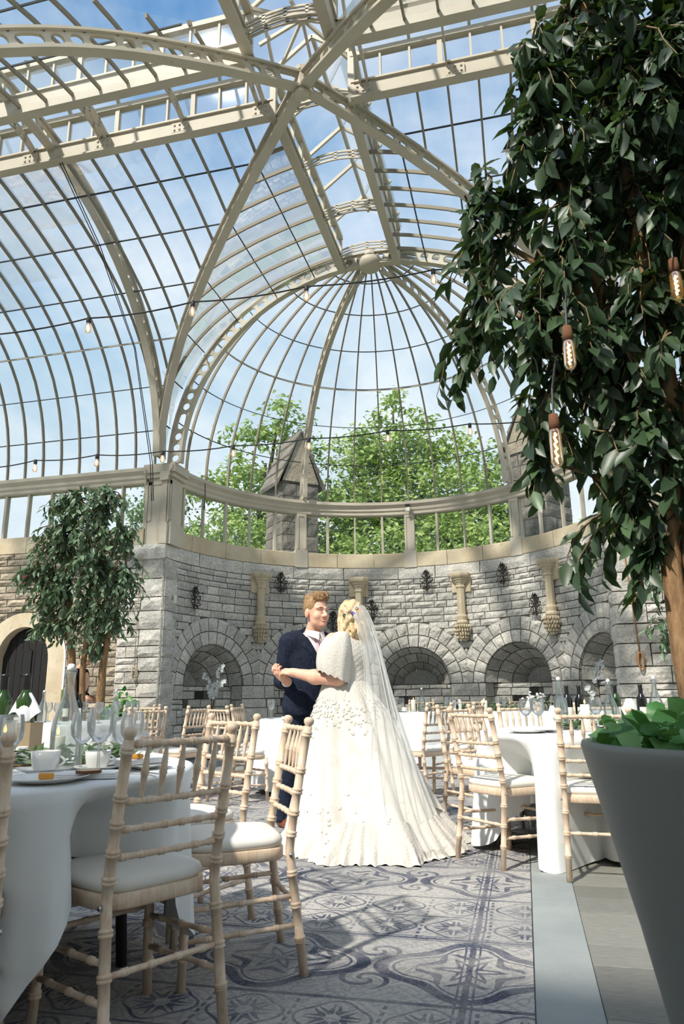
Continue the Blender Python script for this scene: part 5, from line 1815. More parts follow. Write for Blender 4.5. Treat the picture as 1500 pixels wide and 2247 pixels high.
def plate_mb(r=0.125):
    return MB().lathe([(0.0, 0.003), (r * 0.6, 0.0), (r * 0.65, 0.002), (r * 0.9, 0.012), (r, 0.016), (r, 0.018), (r * 0.88, 0.0145), (r * 0.62, 0.006), (0.0, 0.006)], 36)
pl = None
PL = [(0.57, -8.43, 'on the left foreground table under the toffee, at its near edge'), (0.62, -8.00, 'on the left foreground table below the chair spindles'), (0.38, -7.62, 'on the far side of the left foreground table'), (2.02, -5.52, 'on the table beside the planter, near edge'), (-0.40, -2.95, 'on the table behind the groom')]
for x, y, lb in PL:
    if pl is None:
        pl = plate_mb().build('side_plate', 'porcelain', None, True); q = pl
    else:
        q = pl.copy(); COL.objects.link(q)
    q.location = (x, y, ZT)
    tag(q, 'white plate ' + lb, 'plate', 'white plates')
def flat_napkin(loc, rz, label, w_=0.2, d_=0.12):
    t = empty('folded_napkin', loc, rz, label=label, cat='napkin', group='folded napkins')
    for k in range(3):
        MB().bevbox(-w_ / 2 + 0.004 * k, w_ / 2 - 0.003 * k, -d_ / 2, d_ / 2 - 0.004 * k, 0.006 * k, 0.006 * k + 0.0055, 0.002).build('fold', 'napkin', t)
    return t
flat_napkin((0.63, -8.30, ZT), 0.35, 'folded white napkin under the wood slice on the left table')
flat_napkin((0.62, -8.00, ZT + 0.018), 1.2, 'folded white napkin on the plate below the chair spindles', 0.2, 0.13)
flat_napkin((0.46, -7.66, ZT), 0.9, 'folded white napkin on the far side of the left table')
flat_napkin((2.02, -5.52, ZT + 0.018), 0.3, 'folded white napkin on the plate beside the planter')
flat_napkin((-0.40, -2.95, ZT + 0.018), 0.1, 'folded white napkin on the plate behind the groom')
t = empty('wood_slice', (0.655, -8.34, ZT + 0.018), 0.3, label='round wood slice place marker on the left foreground table', cat='wood slice')
MB().lathe([(0.0, 0.0), (0.036, 0.0), (0.038, 0.009), (0.0, 0.0095)], 20).build('cut_face', 'wood_slice', t)
MB().lathe([(0.036, -0.0005), (0.0395, 0.001), (0.0395, 0.008), (0.0375, 0.0093)], 20).build('bark_ring', 'bark_edge', t)
o = MB().bevbox(-0.022, 0.022, -0.012, 0.012, 0, 0.02, 0.004).build('toffee', 'toffee', None, False, (0.58, -8.45, ZT + 0.008))
tag(o, 'amber wrapped toffee on the nearest plate', 'sweet')
o = MB().bevbox(-0.022, 0.022, -0.012, 0.012, 0, 0.016, 0.004).build('toffee', 'toffee', None, False, (0.66, -8.05, ZT + 0.037))
tag(o, 'amber toffee on the napkin behind the nearest chair', 'sweet')
def cutlery(loc, rz, kind, label):
    t = empty(kind, loc, rz, label=label, cat=kind, group='steel cutlery')
    MB().sweep([(0, -0.1, 0.002), (0, -0.05, 0.005), (0, 0.02, 0.004)], ZU, [(-0.005, -0.0015), (0.005, -0.0015), (0.004, 0.0015), (-0.004, 0.0015)]).build('handle', 'steel', t)
    if kind == 'fork':
        MB().bevbox(-0.011, 0.011, 0.02, 0.05, 0.002, 0.005, 0.001).build('fork_head', 'steel', t)
        for k in range(4):
            MB().box(-0.011 + 0.0062 * k, -0.0075 + 0.0062 * k, 0.05, 0.085, 0.002, 0.005).build('tine', 'steel', t)
    else:
        MB().bevbox(-0.009, 0.009, 0.02, 0.11, 0.001, 0.004, 0.001).build('blade', 'steel', t)
    return t
cutlery((0.57, -8.38, ZT), 0.9, 'fork', 'steel fork between the nearest plate and the wood slice')
cutlery((0.545, -8.34, ZT), 0.9, 'knife', 'steel knife beside the fork on the left foreground table')
cutlery((0.72, -8.17, ZT), 1.4, 'fork', 'steel fork behind the nearest chair\'s left post')
cutlery((2.10, -5.50, ZT), 0.4, 'knife', 'steel knife on the table beside the planter')
cutlery((2.18, -5.56, ZT), 0.3, 'fork', 'steel fork on the table beside the planter')
def candle(loc, h, r, label, holder=False):
    t = empty('pillar_candle', loc, label=label, cat='candle', group='lit pillar candles')
    MB().lathe([(0.0, 0.0), (r, 0.0), (r, h - 0.004), (r * 0.9, h), (r * 0.5, h - 0.004), (0.0, h - 0.005)], 20).build('wax_body', 'wax', t, True)
    MB().tube([(0, 0, h - 0.006), (0, 0, h + 0.008)], 0.001, 5).build('wick', 'foil_black', t)
    MB().lathe([(0.0, h + 0.003), (0.005, h + 0.009), (0.006, h + 0.015), (0.003, h + 0.026), (0.0, h + 0.034)], 8).build('flame', 'flame', t, True)
    if holder:
        MB().lathe([(r + 0.012, 0.0), (r + 0.016, h * 0.5), (r + 0.013, h + 0.05)], 20).build('glass_chimney', 'glassware', t, True)
    return t
candle((0.27, -7.96, ZT), 0.11, 0.028, 'lit cream pillar candle behind the large clear bottle')
candle((0.08, -8.02, ZT), 0.12, 0.028, 'lit candle in a glass chimney behind the cut-off chair post', True)
candle((-0.02, -8.25, ZT), 0.11, 0.028, 'lit candle in a glass chimney at the far left edge', True)
candle((0.43, 0.30, ZT), 0.17, 0.035, 'lit cream candle on the long table beside the clear bottle')
candle((1.45, 0.30, ZT), 0.15, 0.045, 'lit cream candle in the garland on the long table')
candle((2.40, -5.36, ZT), 0.17, 0.03, 'lit tall candle behind the planter-side chair rail')
candle((2.66, -5.30, ZT), 0.15, 0.03, 'lit candle just left of the planter\'s ivy')
candle((0.2, -2.62, ZT), 0.12, 0.035, 'candle in a glass chimney on the table behind the groom', True)
def mill(loc, label):
    t = empty('pepper_mill', loc, label=label, cat='mill', group='white salt and pepper mills')
    MB().lathe([(0.0, 0.0), (0.03, 0.0), (0.03, 0.01), (0.022, 0.03), (0.02, 0.06), (0.026, 0.09), (0.022, 0.105), (0.0, 0.105)], 16).build('mill_body', 'porcelain', t, True)
    MB().lathe([(0.018, 0.105), (0.026, 0.12), (0.026, 0.14), (0.018, 0.155), (0.006, 0.158), (0.008, 0.17), (0.0, 0.176)], 16).build('mill_head', 'porcelain', t, True)
mill((1.03, 0.26, ZT), 'left white mill of the pair on the long table')
mill((1.11, 0.26, ZT), 'right white mill of the pair on the long table')
# place card
t = empty('place_card', (-0.36, -7.74, ZT), 0.3, label='white place card with handwriting at the far left edge', cat='card')
MB().add([(-0.11, 0, 0), (0.11, 0, 0), (0.11, 0.03, 0.24), (-0.11, 0.03, 0.24), (0.11, 0.06, 0), (-0.11, 0.06, 0)], [(0, 1, 2, 3), (3, 2, 4, 5)]).build('folded_card', 'card_white', t)
fc = bpy.data.curves.new('lettering', 'FONT')
fc.body = 'The'; fc.size = 0.085; fc.shear = 0.35; fc.align_x = 'CENTER'
fo = bpy.data.objects.new('lettering', fc); COL.objects.link(fo); fo.parent = t
fo.location = (0.02, 0.0185, 0.165); fo.rotation_euler = (PI / 2 - 0.124, 0, 0)
bpy.context.view_layer.update()
lm = bpy.data.meshes.new_from_object(fo)
lo_ = bpy.data.objects.new('lettering', lm); COL.objects.link(lo_); lo_.parent = t
lo_.location = fo.location; lo_.rotation_euler = fo.rotation_euler
bpy.data.objects.remove(fo)
lm.materials.clear(); lm.materials.append(MATS['ink'])
# leafy garlands
def garland(label, pts, n_, rad, size, parts=True):
    pts = [Vector(p) for p in pts]
    b = pts[0].copy()
    t = empty('leaf_garland', b, label=label, cat='garland', group='leaf garlands on the tables')
    MB().tube([p - b + ZU * 0.008 for p in pts], 0.005, 5).build('stem', 'twig', t)
    P = []
    for k in range(n_):
        q = rng.random() * (len(pts) - 1)
        i = int(q)
        p = pts[i].lerp(pts[i + 1], q - i) - b
        P.append(p + Vector((rng.gauss(0, rad), rng.gauss(0, rad), 0.008 + abs(rng.gauss(0, rad * 0.7)))))
    D = rnd_dirs(n_); D[:, 2] = np.abs(D[:, 2]) * 0.5
    Nn = rnd_dirs(n_) * 0.6 + np.array([0, 0, 1.0])
    leaf_cloud('leaves', 'garland_leaf', t, np.array(P), D, Nn, size, size * 0.5)
garland('green leaf garland along the middle of the long table', [(0.5, 0.5, ZT), (1.3, 0.42, ZT), (2.0, 0.42, ZT), (3.0, 0.5, ZT)], 500, 0.045, 0.07)
garland('green leaf garland round the centre of the left foreground table', [(-0.3, -8.2, ZT), (0.05, -8.12, ZT), (0.35, -7.95, ZT), (0.45, -7.72, ZT)], 240, 0.04, 0.06)
garland('green leaf garland on the table behind the groom', [(-0.5, -2.4, ZT), (0.0, -2.2, ZT), (0.4, -2.3, ZT)], 200, 0.045, 0.06)
garland('green leaf garland on the table beside the planter', [(2.2, -5.2, ZT), (2.6, -5.0, ZT), (3.0, -5.1, ZT)], 160, 0.04, 0.06)
# white flowers on the long table
t = empty('flower_arrangement', (2.18, 0.32, ZT), label='low white flower arrangement on the long table', cat='flowers')
MB().lathe([(0.0, 0.0), (0.05, 0.0), (0.07, 0.06), (0.075, 0.12), (0.07, 0.12), (0.06, 0.05), (0.0, 0.02)], 16).build('bowl', 'pot_white', t, True)
for k in range(26):
    p = Vector((rng.gauss(0, 0.09), rng.gauss(0, 0.05), 0.15 + abs(rng.gauss(0, 0.04))))
    MB().tube([p, p + ZU * 0.012, p + ZU * 0.026], [0.006, 0.024, 0.004], 7).build('bloom', 'orchid', t, True)
MB().tube([(0.12, 0, 0.1), (0.16, 0, 0.19), (0.2, 0, 0.24)], [0.02, 0.02, 0.004], 6).build('dark_frond', 'iron_black', t)
n_ = 60
leaf_cloud('leaves', 'garland_leaf', t, nrs.normal(size=(n_, 3)) * [0.09, 0.05, 0.02] + [0, 0, 0.14], rnd_dirs(n_), rnd_dirs(n_) + [0, 0, 1], 0.06, 0.03)
# ------------------------------------------------------------------ the couple
def _skin(n, b):
    co = n.coord('Object')
    g = n.noise(9, co, 3, 0.5)
    n.l.new(n.ramp(g, [(0.3, srgb(222, 166, 140)), (0.6, srgb(232, 186, 160)), (0.8, srgb(226, 160, 138))]), b.inputs['Base Color'])
mat('skin', srgb(228, 178, 152), 0.5, spec=0.35, fn=_skin, Subsurface_Weight=0.12, Subsurface_Scale=0.02)
def _suit(n, b):
    co = n.coord('Object')
    w1 = n.noise(160, n.mapping(co, (1, 1, 0.15)), 2, 0.5)
    w2 = n.noise(160, n.mapping(co, (0.2, 0.2, 1)), 2, 0.5)
    f = n.m('MULTIPLY', n.m('ADD', w1, w2), 0.5)
    n.l.new(n.ramp(f, [(0.35, srgb(22, 27, 40)), (0.65, srgb(42, 50, 68))]), b.inputs['Base Color'])
    n.l.new(n.bump(n.noise(7, co, 3, 0.5), 0.35, 0.03), b.inputs['Normal'])
mat('suit_navy', srgb(34, 46, 70), 0.85, spec=0.15, fn=_suit)
mat('shirt_white', srgb(246, 240, 240), 0.8, spec=0.15)
mat('tie_pink', srgb(226, 184, 196), 0.45, spec=0.4)
mat('shoe_brown', srgb(122, 64, 36), 0.35, spec=0.5)
mat('lip', srgb(196, 104, 96), 0.45)
mat('tooth', srgb(244, 238, 230), 0.3)
mat('eye_white', srgb(232, 228, 222), 0.25)
mat('eye_dark', srgb(52, 40, 34), 0.3)
def _hair(lo, hi, sx=60):
    def fn(n, b):
        co = n.coord('Object')
        g = n.noise(sx, n.mapping(co, (1, 1, 0.12)), 4, 0.6, 0.8)
        n.l.new(n.ramp(g, [(0.3, lo), (0.7, hi)]), b.inputs['Base Color'])
        n.l.new(n.bump(g, 0.6, 0.01), b.inputs['Normal'])
    return fn
mat('hair_brown', srgb(140, 104, 66), 0.5, spec=0.4, fn=_hair(srgb(98, 70, 42), srgb(184, 148, 104)))
mat('hair_blonde', srgb(214, 186, 138), 0.45, spec=0.45, fn=_hair(srgb(176, 140, 92), srgb(240, 220, 182)))
def _lace(n, b):
    co = n.coord('Object')
    v = n.node('ShaderNodeTexVoronoi'); v.inputs['Scale'].default_value = 75
    n.l.new(co, v.inputs['Vector'])
    g = n.noise(30, co, 4, 0.7, 1.5)
    h = n.m('ADD', n.m('MULTIPLY', v.outputs['Distance'], 0.9), g)
    n.l.new(n.ramp(h, [(0.45, srgb(226, 222, 213)), (0.8, srgb(206, 200, 190))]), b.inputs['Base Color'])
    n.l.new(n.bump(h, 0.45, 0.006), b.inputs['Normal'])
mat('lace', srgb(246, 242, 234), 0.8, spec=0.15, fn=_lace)
def _satin(n, b):
    co = n.coord('Object')
    n.l.new(n.ramp(n.noise(3, n.mapping(co, (4, 4, 0.5)), 4, 0.6), [(0.35, srgb(202, 196, 185)), (0.65, srgb(219, 214, 204))]), b.inputs['Base Color'])
mat('dress_ivory', srgb(246, 240, 226), 0.7, spec=0.2, fn=_satin)
def veil_mat():
    m = bpy.data.materials.new('veil')
    m.use_nodes = True
    n = NT(m.node_tree)
    m.node_tree.nodes.remove(m.node_tree.nodes['Principled BSDF'])
    tr = n.node('ShaderNodeBsdfTransparent')
    df = n.node('ShaderNodeBsdfDiffuse'); df.inputs[0].default_value = (*srgb(250, 250, 246), 1)
    tl = n.node('ShaderNodeBsdfTranslucent'); tl.inputs[0].default_value = (*srgb(250, 250, 246), 1)
    a = n.node('ShaderNodeMixShader'); a.inputs[0].default_value = 0.4
    n.l.new(df.outputs[0], a.inputs[1]); n.l.new(tl.outputs[0], a.inputs[2])
    lw = n.node('ShaderNodeLayerWeight'); lw.inputs[0].default_value = 0.35
    k = n.m('MULTIPLY_ADD', lw.outputs['Facing'], 0.5, 0.30, clamp=True)
    mx = n.node('ShaderNodeMixShader'); n.put(mx.inputs[0], k)
    n.l.new(tr.outputs[0], mx.inputs[1]); n.l.new(a.outputs[0], mx.inputs[2])
    n.l.new(mx.outputs[0], m.node_tree.nodes['Material Output'].inputs[0])
    MATS['veil'] = m
veil_mat()
mat('petal_purple', srgb(84, 50, 150), 0.6)
mat('petal_orange', srgb(228, 140, 40), 0.6)

# ---- signed distance helpers and a surface-nets mesher
def cap(P, a, b, ra, rb):
    a = np.array(a, float); b = np.array(b, float)
    d = b - a
    t = np.clip(((P - a) @ d) / (d @ d), 0, 1)
    return np.linalg.norm(P - a - t[:, None] * d, axis=1) - (ra + (rb - ra) * t)
def ellp(P, c, r, ax=None):
    q = P - np.array(c, float)
    if ax is not None: q = q @ np.array(ax, float).T
    r = np.array(r, float)
    k0 = np.linalg.norm(q / r, axis=1); k1 = np.linalg.norm(q / (r * r), axis=1) + 1e-9
    return k0 * (k0 - 1) / k1
def smin(a, b, k=0.03):
    h = np.clip(0.5 + 0.5 * (b - a) / k, 0, 1)
    return b + (a - b) * h - k * h * (1 - h)
def smax(a, b, k=0.02): return -smin(-a, -b, k)
def chain(P, pts, rad, k=0.02):
    d = None
    for i in range(len(pts) - 1):
        e = cap(P, pts[i], pts[i + 1], rad[i], rad[i + 1])
        d = e if d is None else smin(d, e, k)
    return d
def nets(f, lo, hi, h):
    lo = np.array(lo, float); hi = np.array(hi, float)
    n = np.maximum(((hi - lo) / h).astype(int) + 1, 4)
    ax = [lo[i] + h * np.arange(n[i]) for i in range(3)]
    X, Y, Z = np.meshgrid(*ax, indexing='ij')
    P = np.stack([X.ravel(), Y.ravel(), Z.ravel()], 1)
    v = np.empty(len(P))
    for s_ in range(0, len(P), 400000):
        v[s_:s_ + 400000] = f(P[s_:s_ + 400000])
    v = v.reshape(n)
    acc = np.zeros((*(n - 1), 3)); cnt = np.zeros(n - 1)
    offs = [(0, 0, 0), (1, 0, 0), (0, 1, 0), (1, 1, 0), (0, 0, 1), (1, 0, 1), (0, 1, 1), (1, 1, 1)]
    sl = lambda o_: v[o_[0]:n[0] - 1 + o_[0], o_[1]:n[1] - 1 + o_[1], o_[2]:n[2] - 1 + o_[2]]
    for i in range(8):
        for j in range(i + 1, 8):
            a, b = offs[i], offs[j]
            if sum(abs(x - y) for x, y in zip(a, b)) != 1: continue
            va, vb = sl(a), sl(b)
            m_ = (va < 0) != (vb < 0)
            t = np.where(m_, va / np.where(m_, va - vb, 1), 0)
            for c in range(3):
                acc[..., c] += np.where(m_, a[c] + t * (b[c] - a[c]), 0)
            cnt += m_
    act = cnt > 0
    idx_ = -np.ones(n - 1, int); idx_[act] = np.arange(act.sum())
    ii = np.argwhere(act)
    vs = lo + h * (ii + acc[act] / cnt[act][:, None])
    fs = []
    s = v < 0
    for axn in range(3):
        a1, a2 = [(1, 2), (2, 0), (0, 1)][axn]
        e0 = [slice(None)] * 3; e1 = [slice(None)] * 3
        e0[axn] = slice(0, n[axn] - 1); e1[axn] = slice(1, n[axn])
        ch = s[tuple(e0)] != s[tuple(e1)]
        q = np.argwhere(ch)
        q = q[(q[:, a1] > 0) & (q[:, a2] > 0) & (q[:, a1] < n[a1] - 1) & (q[:, a2] < n[a2] - 1)]
        cell = []
        for d1, d2 in ((-1, -1), (0, -1), (0, 0), (-1, 0)):
            c = q.copy(); c[:, a1] += d1; c[:, a2] += d2
            cell.append(idx_[c[:, 0], c[:, 1], c[:, 2]])
        cell = np.stack(cell, 1)
        ins = s[q[:, 0], q[:, 1], q[:, 2]]
        cell = np.where(ins[:, None], cell, cell[:, ::-1])
        fs += [tuple(r_) for r_ in cell[cell.min(1) >= 0].tolist()]
    return vs, fs

O_ = Vector((0.55, -4.9, 0))
RZ = Matrix.Rotation(YAW, 3, 'Z')
class Fig:
    """collects a figure's meshes in the local frame x right, y away, z up"""
    def __init__(s, base):
        s.base = np.array(base, float)
        s.root = None
    def obj(s, name, vs, fs, material, parent=None, smooth=True):
        me = bpy.data.meshes.new(name)
        me.from_pydata((np.asarray(vs) - s.base).tolist(), [], [tuple(f) for f in fs])
        if smooth: me.polygons.foreach_set('use_smooth', [True] * len(me.polygons))
        me.materials.append(MATS[material])
        o = bpy.data.objects.new(name, me)
        COL.objects.link(o)
        if parent is None and s.root is None:
            s.root = o
            o.location = O_ + RZ @ Vector(s.base)
            o.rotation_euler = (0, 0, YAW)
        else:
            o.parent = parent or s.root
        return o
    def mb(s, name, mb_, material, parent=None, smooth=True):
        return s.obj(name, mb_.v, mb_.f, material, parent, smooth)
    def sdf(s, name, f, lo, hi, h, material, parent=None):
        vs, fs = nets(f, lo, hi, h)
        return s.obj(name, vs, fs, material, parent)

def head_frame(c, face, tilt=0.0, scale=1.0):
    """canonical head axes: -y face, x its left as seen from front (viewer's right), z up"""
    fy = -np.array([face[0], face[1], 0.0]); fy /= np.linalg.norm(fy)
    zz_ = np.array([0, 0, 1.0])
    xx = np.cross(fy, zz_)
    A = np.stack([xx, fy, zz_], 0)
    to = lambda P: ((P - np.array(c)) @ A.T) / scale
    fro = lambda q: np.array(c) + (np.asarray(q, float) * scale) @ A
    return to, fro, scale
def head_sdf(q):
    d = ellp(q, (0, 0.012, 0.035), (0.076, 0.096, 0.095))
    d = smin(d, ellp(q, (0, -0.032, -0.03), (0.064, 0.064, 0.085)), 0.03)
    d = smin(d, ellp(q, (0, -0.04, -0.075), (0.052, 0.05, 0.042)), 0.03)
    d = smin(d, ellp(q, (0, -0.078, -0.100), (0.024, 0.02, 0.018)), 0.02)
    for sx in (-1, 1):
        d = smin(d, ellp(q, (sx * 0.04, -0.068, -0.035), (0.026, 0.022, 0.024)), 0.02)       # cheek
        d = smin(d, cap(q, (sx * 0.048, -0.078, 0.022), (sx * 0.012, -0.094, 0.018), 0.009, 0.010), 0.014)   # brow
        d = smax(d, -(np.linalg.norm((q - np.array([sx * 0.032, -0.112, 0.0])) * np.array([0.85, 1, 1.15]), axis=1) - 0.0165), 0.014)      # eye socket
        e = ellp(q, (sx * 0.078, 0.008, -0.012), (0.010, 0.020, 0.033))
        d = smin(d, e, 0.008)
        d = smin(d, np.linalg.norm(q - np.array([sx * 0.013, -0.104, -0.038]), axis=1) - 0.0095, 0.008)      # nostril wings
    d = smin(d, cap(q, (0, -0.092, 0.008), (0, -0.118, -0.034), 0.008, 0.0125), 0.012)       # nose
    d = smin(d, cap(q, (-0.02, -0.088, -0.062), (0.02, -0.088, -0.062), 0.007, 0.007), 0.01)
    d = smin(d, cap(q, (-0.016, -0.087, -0.075), (0.016, -0.087, -0.075), 0.007, 0.007), 0.008)
    return d
def face_parts(fig, fro, sc, smile=True):
    for sx in (-1, 1):
        ew = MB()
        rows = []
        for j in range(5):
            t_ = j / 4 * 2 - 1
            rows.append([tuple(fro((sx * 0.031 + 0.0135 * u_, -0.0965 + 0.005 * u_ * u_ * (1 if sx * u_ > 0 else 0.5) + 0.002 * abs(t_), 0.0035 * t_ * (1 - u_ * u_) + 0.0005))) for u_ in (-1, -0.6, -0.2, 0.2, 0.6, 1)])
        ew.loft(rows, False)
        fig.mb('eye', ew, 'eye_white')
        p = fro((sx * 0.031 + 0.003, -0.0975, 0.0005))
        fig.mb('iris', MB().lathe([(0.0, -0.0036 * sc), (0.0036 * sc, 0), (0, 0.0036 * sc)], 8, tuple(p)), 'eye_dark')
        pts = [fro((sx * 0.031 + 0.015 * u_, -0.0985 + 0.006 * u_ * u_, 0.0045 * (1 - u_ * u_) + 0.0005)) for u_ in (-1, -0.6, -0.2, 0.2, 0.6, 1)]
        fig.mb('lash_line', MB().tube([tuple(q) for q in pts], 0.0014 * sc, 5), 'eye_dark')
        pts = [fro((sx * (0.014 + 0.034 * k / 5), -0.102 + 0.018 * (k / 5) ** 2, 0.021 + 0.006 * math.sin(PI * k / 5))) for k in range(6)]
        fig.mb('eyebrow', MB().tube([tuple(p) for p in pts], [0.003 * sc, 0.0042 * sc, 0.0044 * sc, 0.004 * sc, 0.003 * sc, 0.0015 * sc], 6), 'hair_brown')
    ml = [fro((0.026 * k / 4, -0.1015 + 0.013 * (k / 4) ** 2, -0.0685 + 0.006 * (k / 4) ** 2)) for k in range(-4, 5)]
    fig.mb('teeth', MB().tube([tuple(p) for p in ml[1:-1]], [0.001 * sc] + [0.0036 * sc] * 5 + [0.001 * sc], 6), 'tooth')
    up_ = [fro((0.027 * k / 4, -0.1015 + 0.014 * (k / 4) ** 2, -0.0635 + 0.008 * (k / 4) ** 2)) for k in range(-4, 5)]
    lo_ = [fro((0.025 * k / 4, -0.101 + 0.013 * (k / 4) ** 2, -0.0745 + 0.012 * (k / 4) ** 2)) for k in range(-4, 5)]
    for q in (up_, lo_):
        fig.mb('lip', MB().tube([tuple(p) for p in q], [0.001 * sc, 0.0022 * sc, 0.003 * sc, 0.0034 * sc, 0.0032 * sc, 0.0034 * sc, 0.003 * sc, 0.0022 * sc, 0.001 * sc], 6), 'lip')

def hand_sdf(P, w, f, n, left, curl=(0.5, 0.7, 0.5), sc=1.0, spread=0.06):
    w = np.array(w, float); f = np.array(f, float); f /= np.linalg.norm(f)
    n = np.array(n, float); n -= f * n.dot(f); n /= np.linalg.norm(n)
    s_ = np.cross(f, n) * (-1 if left else 1)
    d = ellp(P, w + f * 0.05 * sc, (0.055 * sc, 0.020 * sc, 0.044 * sc), np.stack([f, n, s_]))
    d = smin(d, cap(P, w - f * 0.02 * sc, w + f * 0.03 * sc, 0.029 * sc, 0.028 * sc), 0.02)
    for i, (off, ln) in enumerate(((0.031, 0.076), (0.0105, 0.085), (-0.0105, 0.079), (-0.030, 0.062))):
        p = w + f * (0.088 - 0.004 * abs(i - 1.2)) * sc + s_ * off * sc
        dir_ = f + s_ * (off * spread * 10)
        dir_ /= np.linalg.norm(dir_)
        ang = 0.0
        pts = [w + f * 0.055 * sc + s_ * off * sc * 0.9, p]
        for seg, c in zip((0.45, 0.31, 0.24), curl):
            ang += c * (1 + 0.1 * i)
            dd_ = dir_ * math.cos(ang) + n * math.sin(ang)
            p = p + dd_ * ln * seg * sc
            pts.append(p)
        d = smin(d, chain(P, pts, [0.0105 * sc, 0.0098 * sc, 0.0092 * sc, 0.0086 * sc, 0.0074 * sc], 0.006), 0.006)
    b = w + f * 0.025 * sc + s_ * 0.028 * sc
    th = [b, b + (f * 0.62 + s_ * 0.6 + n * 0.3) * 0.042 * sc, b + (f * 0.62 + s_ * 0.6 + n * 0.3) * 0.042 * sc + (f * 0.85 + s_ * 0.05 + n * 0.45) * 0.034 * sc,
          b + (f * 0.62 + s_ * 0.6 + n * 0.3) * 0.042 * sc + (f * 0.85 + s_ * 0.05 + n * 0.45) * 0.034 * sc + (f * 0.8 - s_ * 0.15 + n * 0.5) * 0.026 * sc]
    d = smin(d, chain(P, th, [0.015 * sc, 0.0125 * sc, 0.0108 * sc, 0.008 * sc], 0.008), 0.012)
    return d

# ================= groom
gr = Fig((-0.33, 0.27, 0))
tf = np.array([0.58, -0.81, 0]); ls = np.array([0.81, 0.58, 0])       # torso facing, his left
AX = np.stack([ls, -tf, [0, 0, 1]])                                    # local torso axes (lateral, back, up)
TC = np.array([-0.19, 0.25, 0])
def tp(u, w_, z): return TC + ls * u + tf * w_ + np.array([0, 0, z])   # torso coords
HC = np.array([-0.125, 0.205, 1.672])
gto, gfro, gsc = head_frame(HC, (0.66, -0.75), scale=1.13)
Rsh, Lsh = tp(-0.195, 0, 1.415), tp(0.195, 0, 1.415)
Relb, Rwr = np.array([-0.40, 0.17, 1.115]), np.array([-0.335, -0.035, 1.105])
Lelb, Lwr = np.array([0.13, 0.30, 1.17]), np.array([0.26, 0.12, 1.16])
legs = [([-0.275, 0.215, 0.90], [-0.325, 0.225, 0.48], [-0.385, 0.285, 0.085]), ([-0.16, 0.30, 0.90], [-0.19, 0.31, 0.48], [-0.215, 0.37, 0.085])]
def g_torso(P, infl=0.0):
    d = ellp(P, tp(0, 0, 1.29), (0.185 + infl, 0.122 + infl, 0.20 + infl), AX)
    d = smin(d, ellp(P, tp(0, 0.01, 1.08), (0.172 + infl, 0.128 + infl, 0.2 + infl), AX), 0.05)
    d = smin(d, ellp(P, tp(-0.02, 0.0, 0.94), (0.175 + infl, 0.125 + infl, 0.14 + infl), AX), 0.05)
    d = smin(d, cap(P, tp(-0.15, 0, 1.415), tp(0.15, 0, 1.415), 0.062 + infl, 0.062 + infl), 0.06)
    d = smin(d, cap(P, tp(0, -0.01, 1.40), HC + np.array([-0.01, 0.015, -0.10]), 0.062 + infl * 0.4, 0.058 + infl * 0.2), 0.05)
    return d
def g_body(P):
    d = g_torso(P)
    d = smin(d, head_sdf(gto(P)) * gsc, 0.02)
    d = smin(d, chain(P, [Rsh, Relb, Rwr], [0.058, 0.044, 0.030]), 0.03)
    d = smin(d, chain(P, [Lsh, Lelb, Lwr], [0.058, 0.044, 0.030]), 0.03)
    for L in legs:
        d = smin(d, chain(P, L, [0.085, 0.058, 0.042]), 0.03)
        d = smin(d, cap(P, np.array(L[2]) + [0, 0, -0.045], np.array(L[2]) + tf * 0.16 + [0, 0, -0.055], 0.036, 0.026), 0.03)
    return d
def g_hand(P):
    d = hand_sdf(P, Rwr + np.array([-0.015, -0.02, 0.012]), (-0.62, -0.38, 0.55), (0.3, 0.45, 0.75), False, (0.35, 0.75, 0.6), 1.05)
    return smin(d, cap(P, Relb * 0.4 + Rwr * 0.6, Rwr + np.array([-0.01, -0.015, 0.008]), 0.034, 0.03), 0.02)
v1, f1 = nets(g_body, (-0.62, -0.12, 0.0), (0.36, 0.56, 1.50), 0.011)
vh, fh = nets(lambda P: smin(head_sdf(gto(P)) * gsc, g_torso(P), 0.02), (-0.33, 0.02, 1.44), (0.08, 0.40, 1.83), 0.0042)
v2, f2 = nets(g_hand, (-0.56, -0.24, 0.98), (-0.24, 0.10, 1.34), 0.0042)
vs = np.concatenate([v1, vh, v2]); fs = f1 + [tuple(i + len(v1) for i in f) for f in fh] + [tuple(i + len(v1) + len(vh) for i in f) for f in f2]
groom = gr.obj('person', vs, fs, 'skin')
tag(groom, 'man in navy suit and pink tie holding the bride\'s hand', 'person')
face_parts(gr, gfro, gsc)
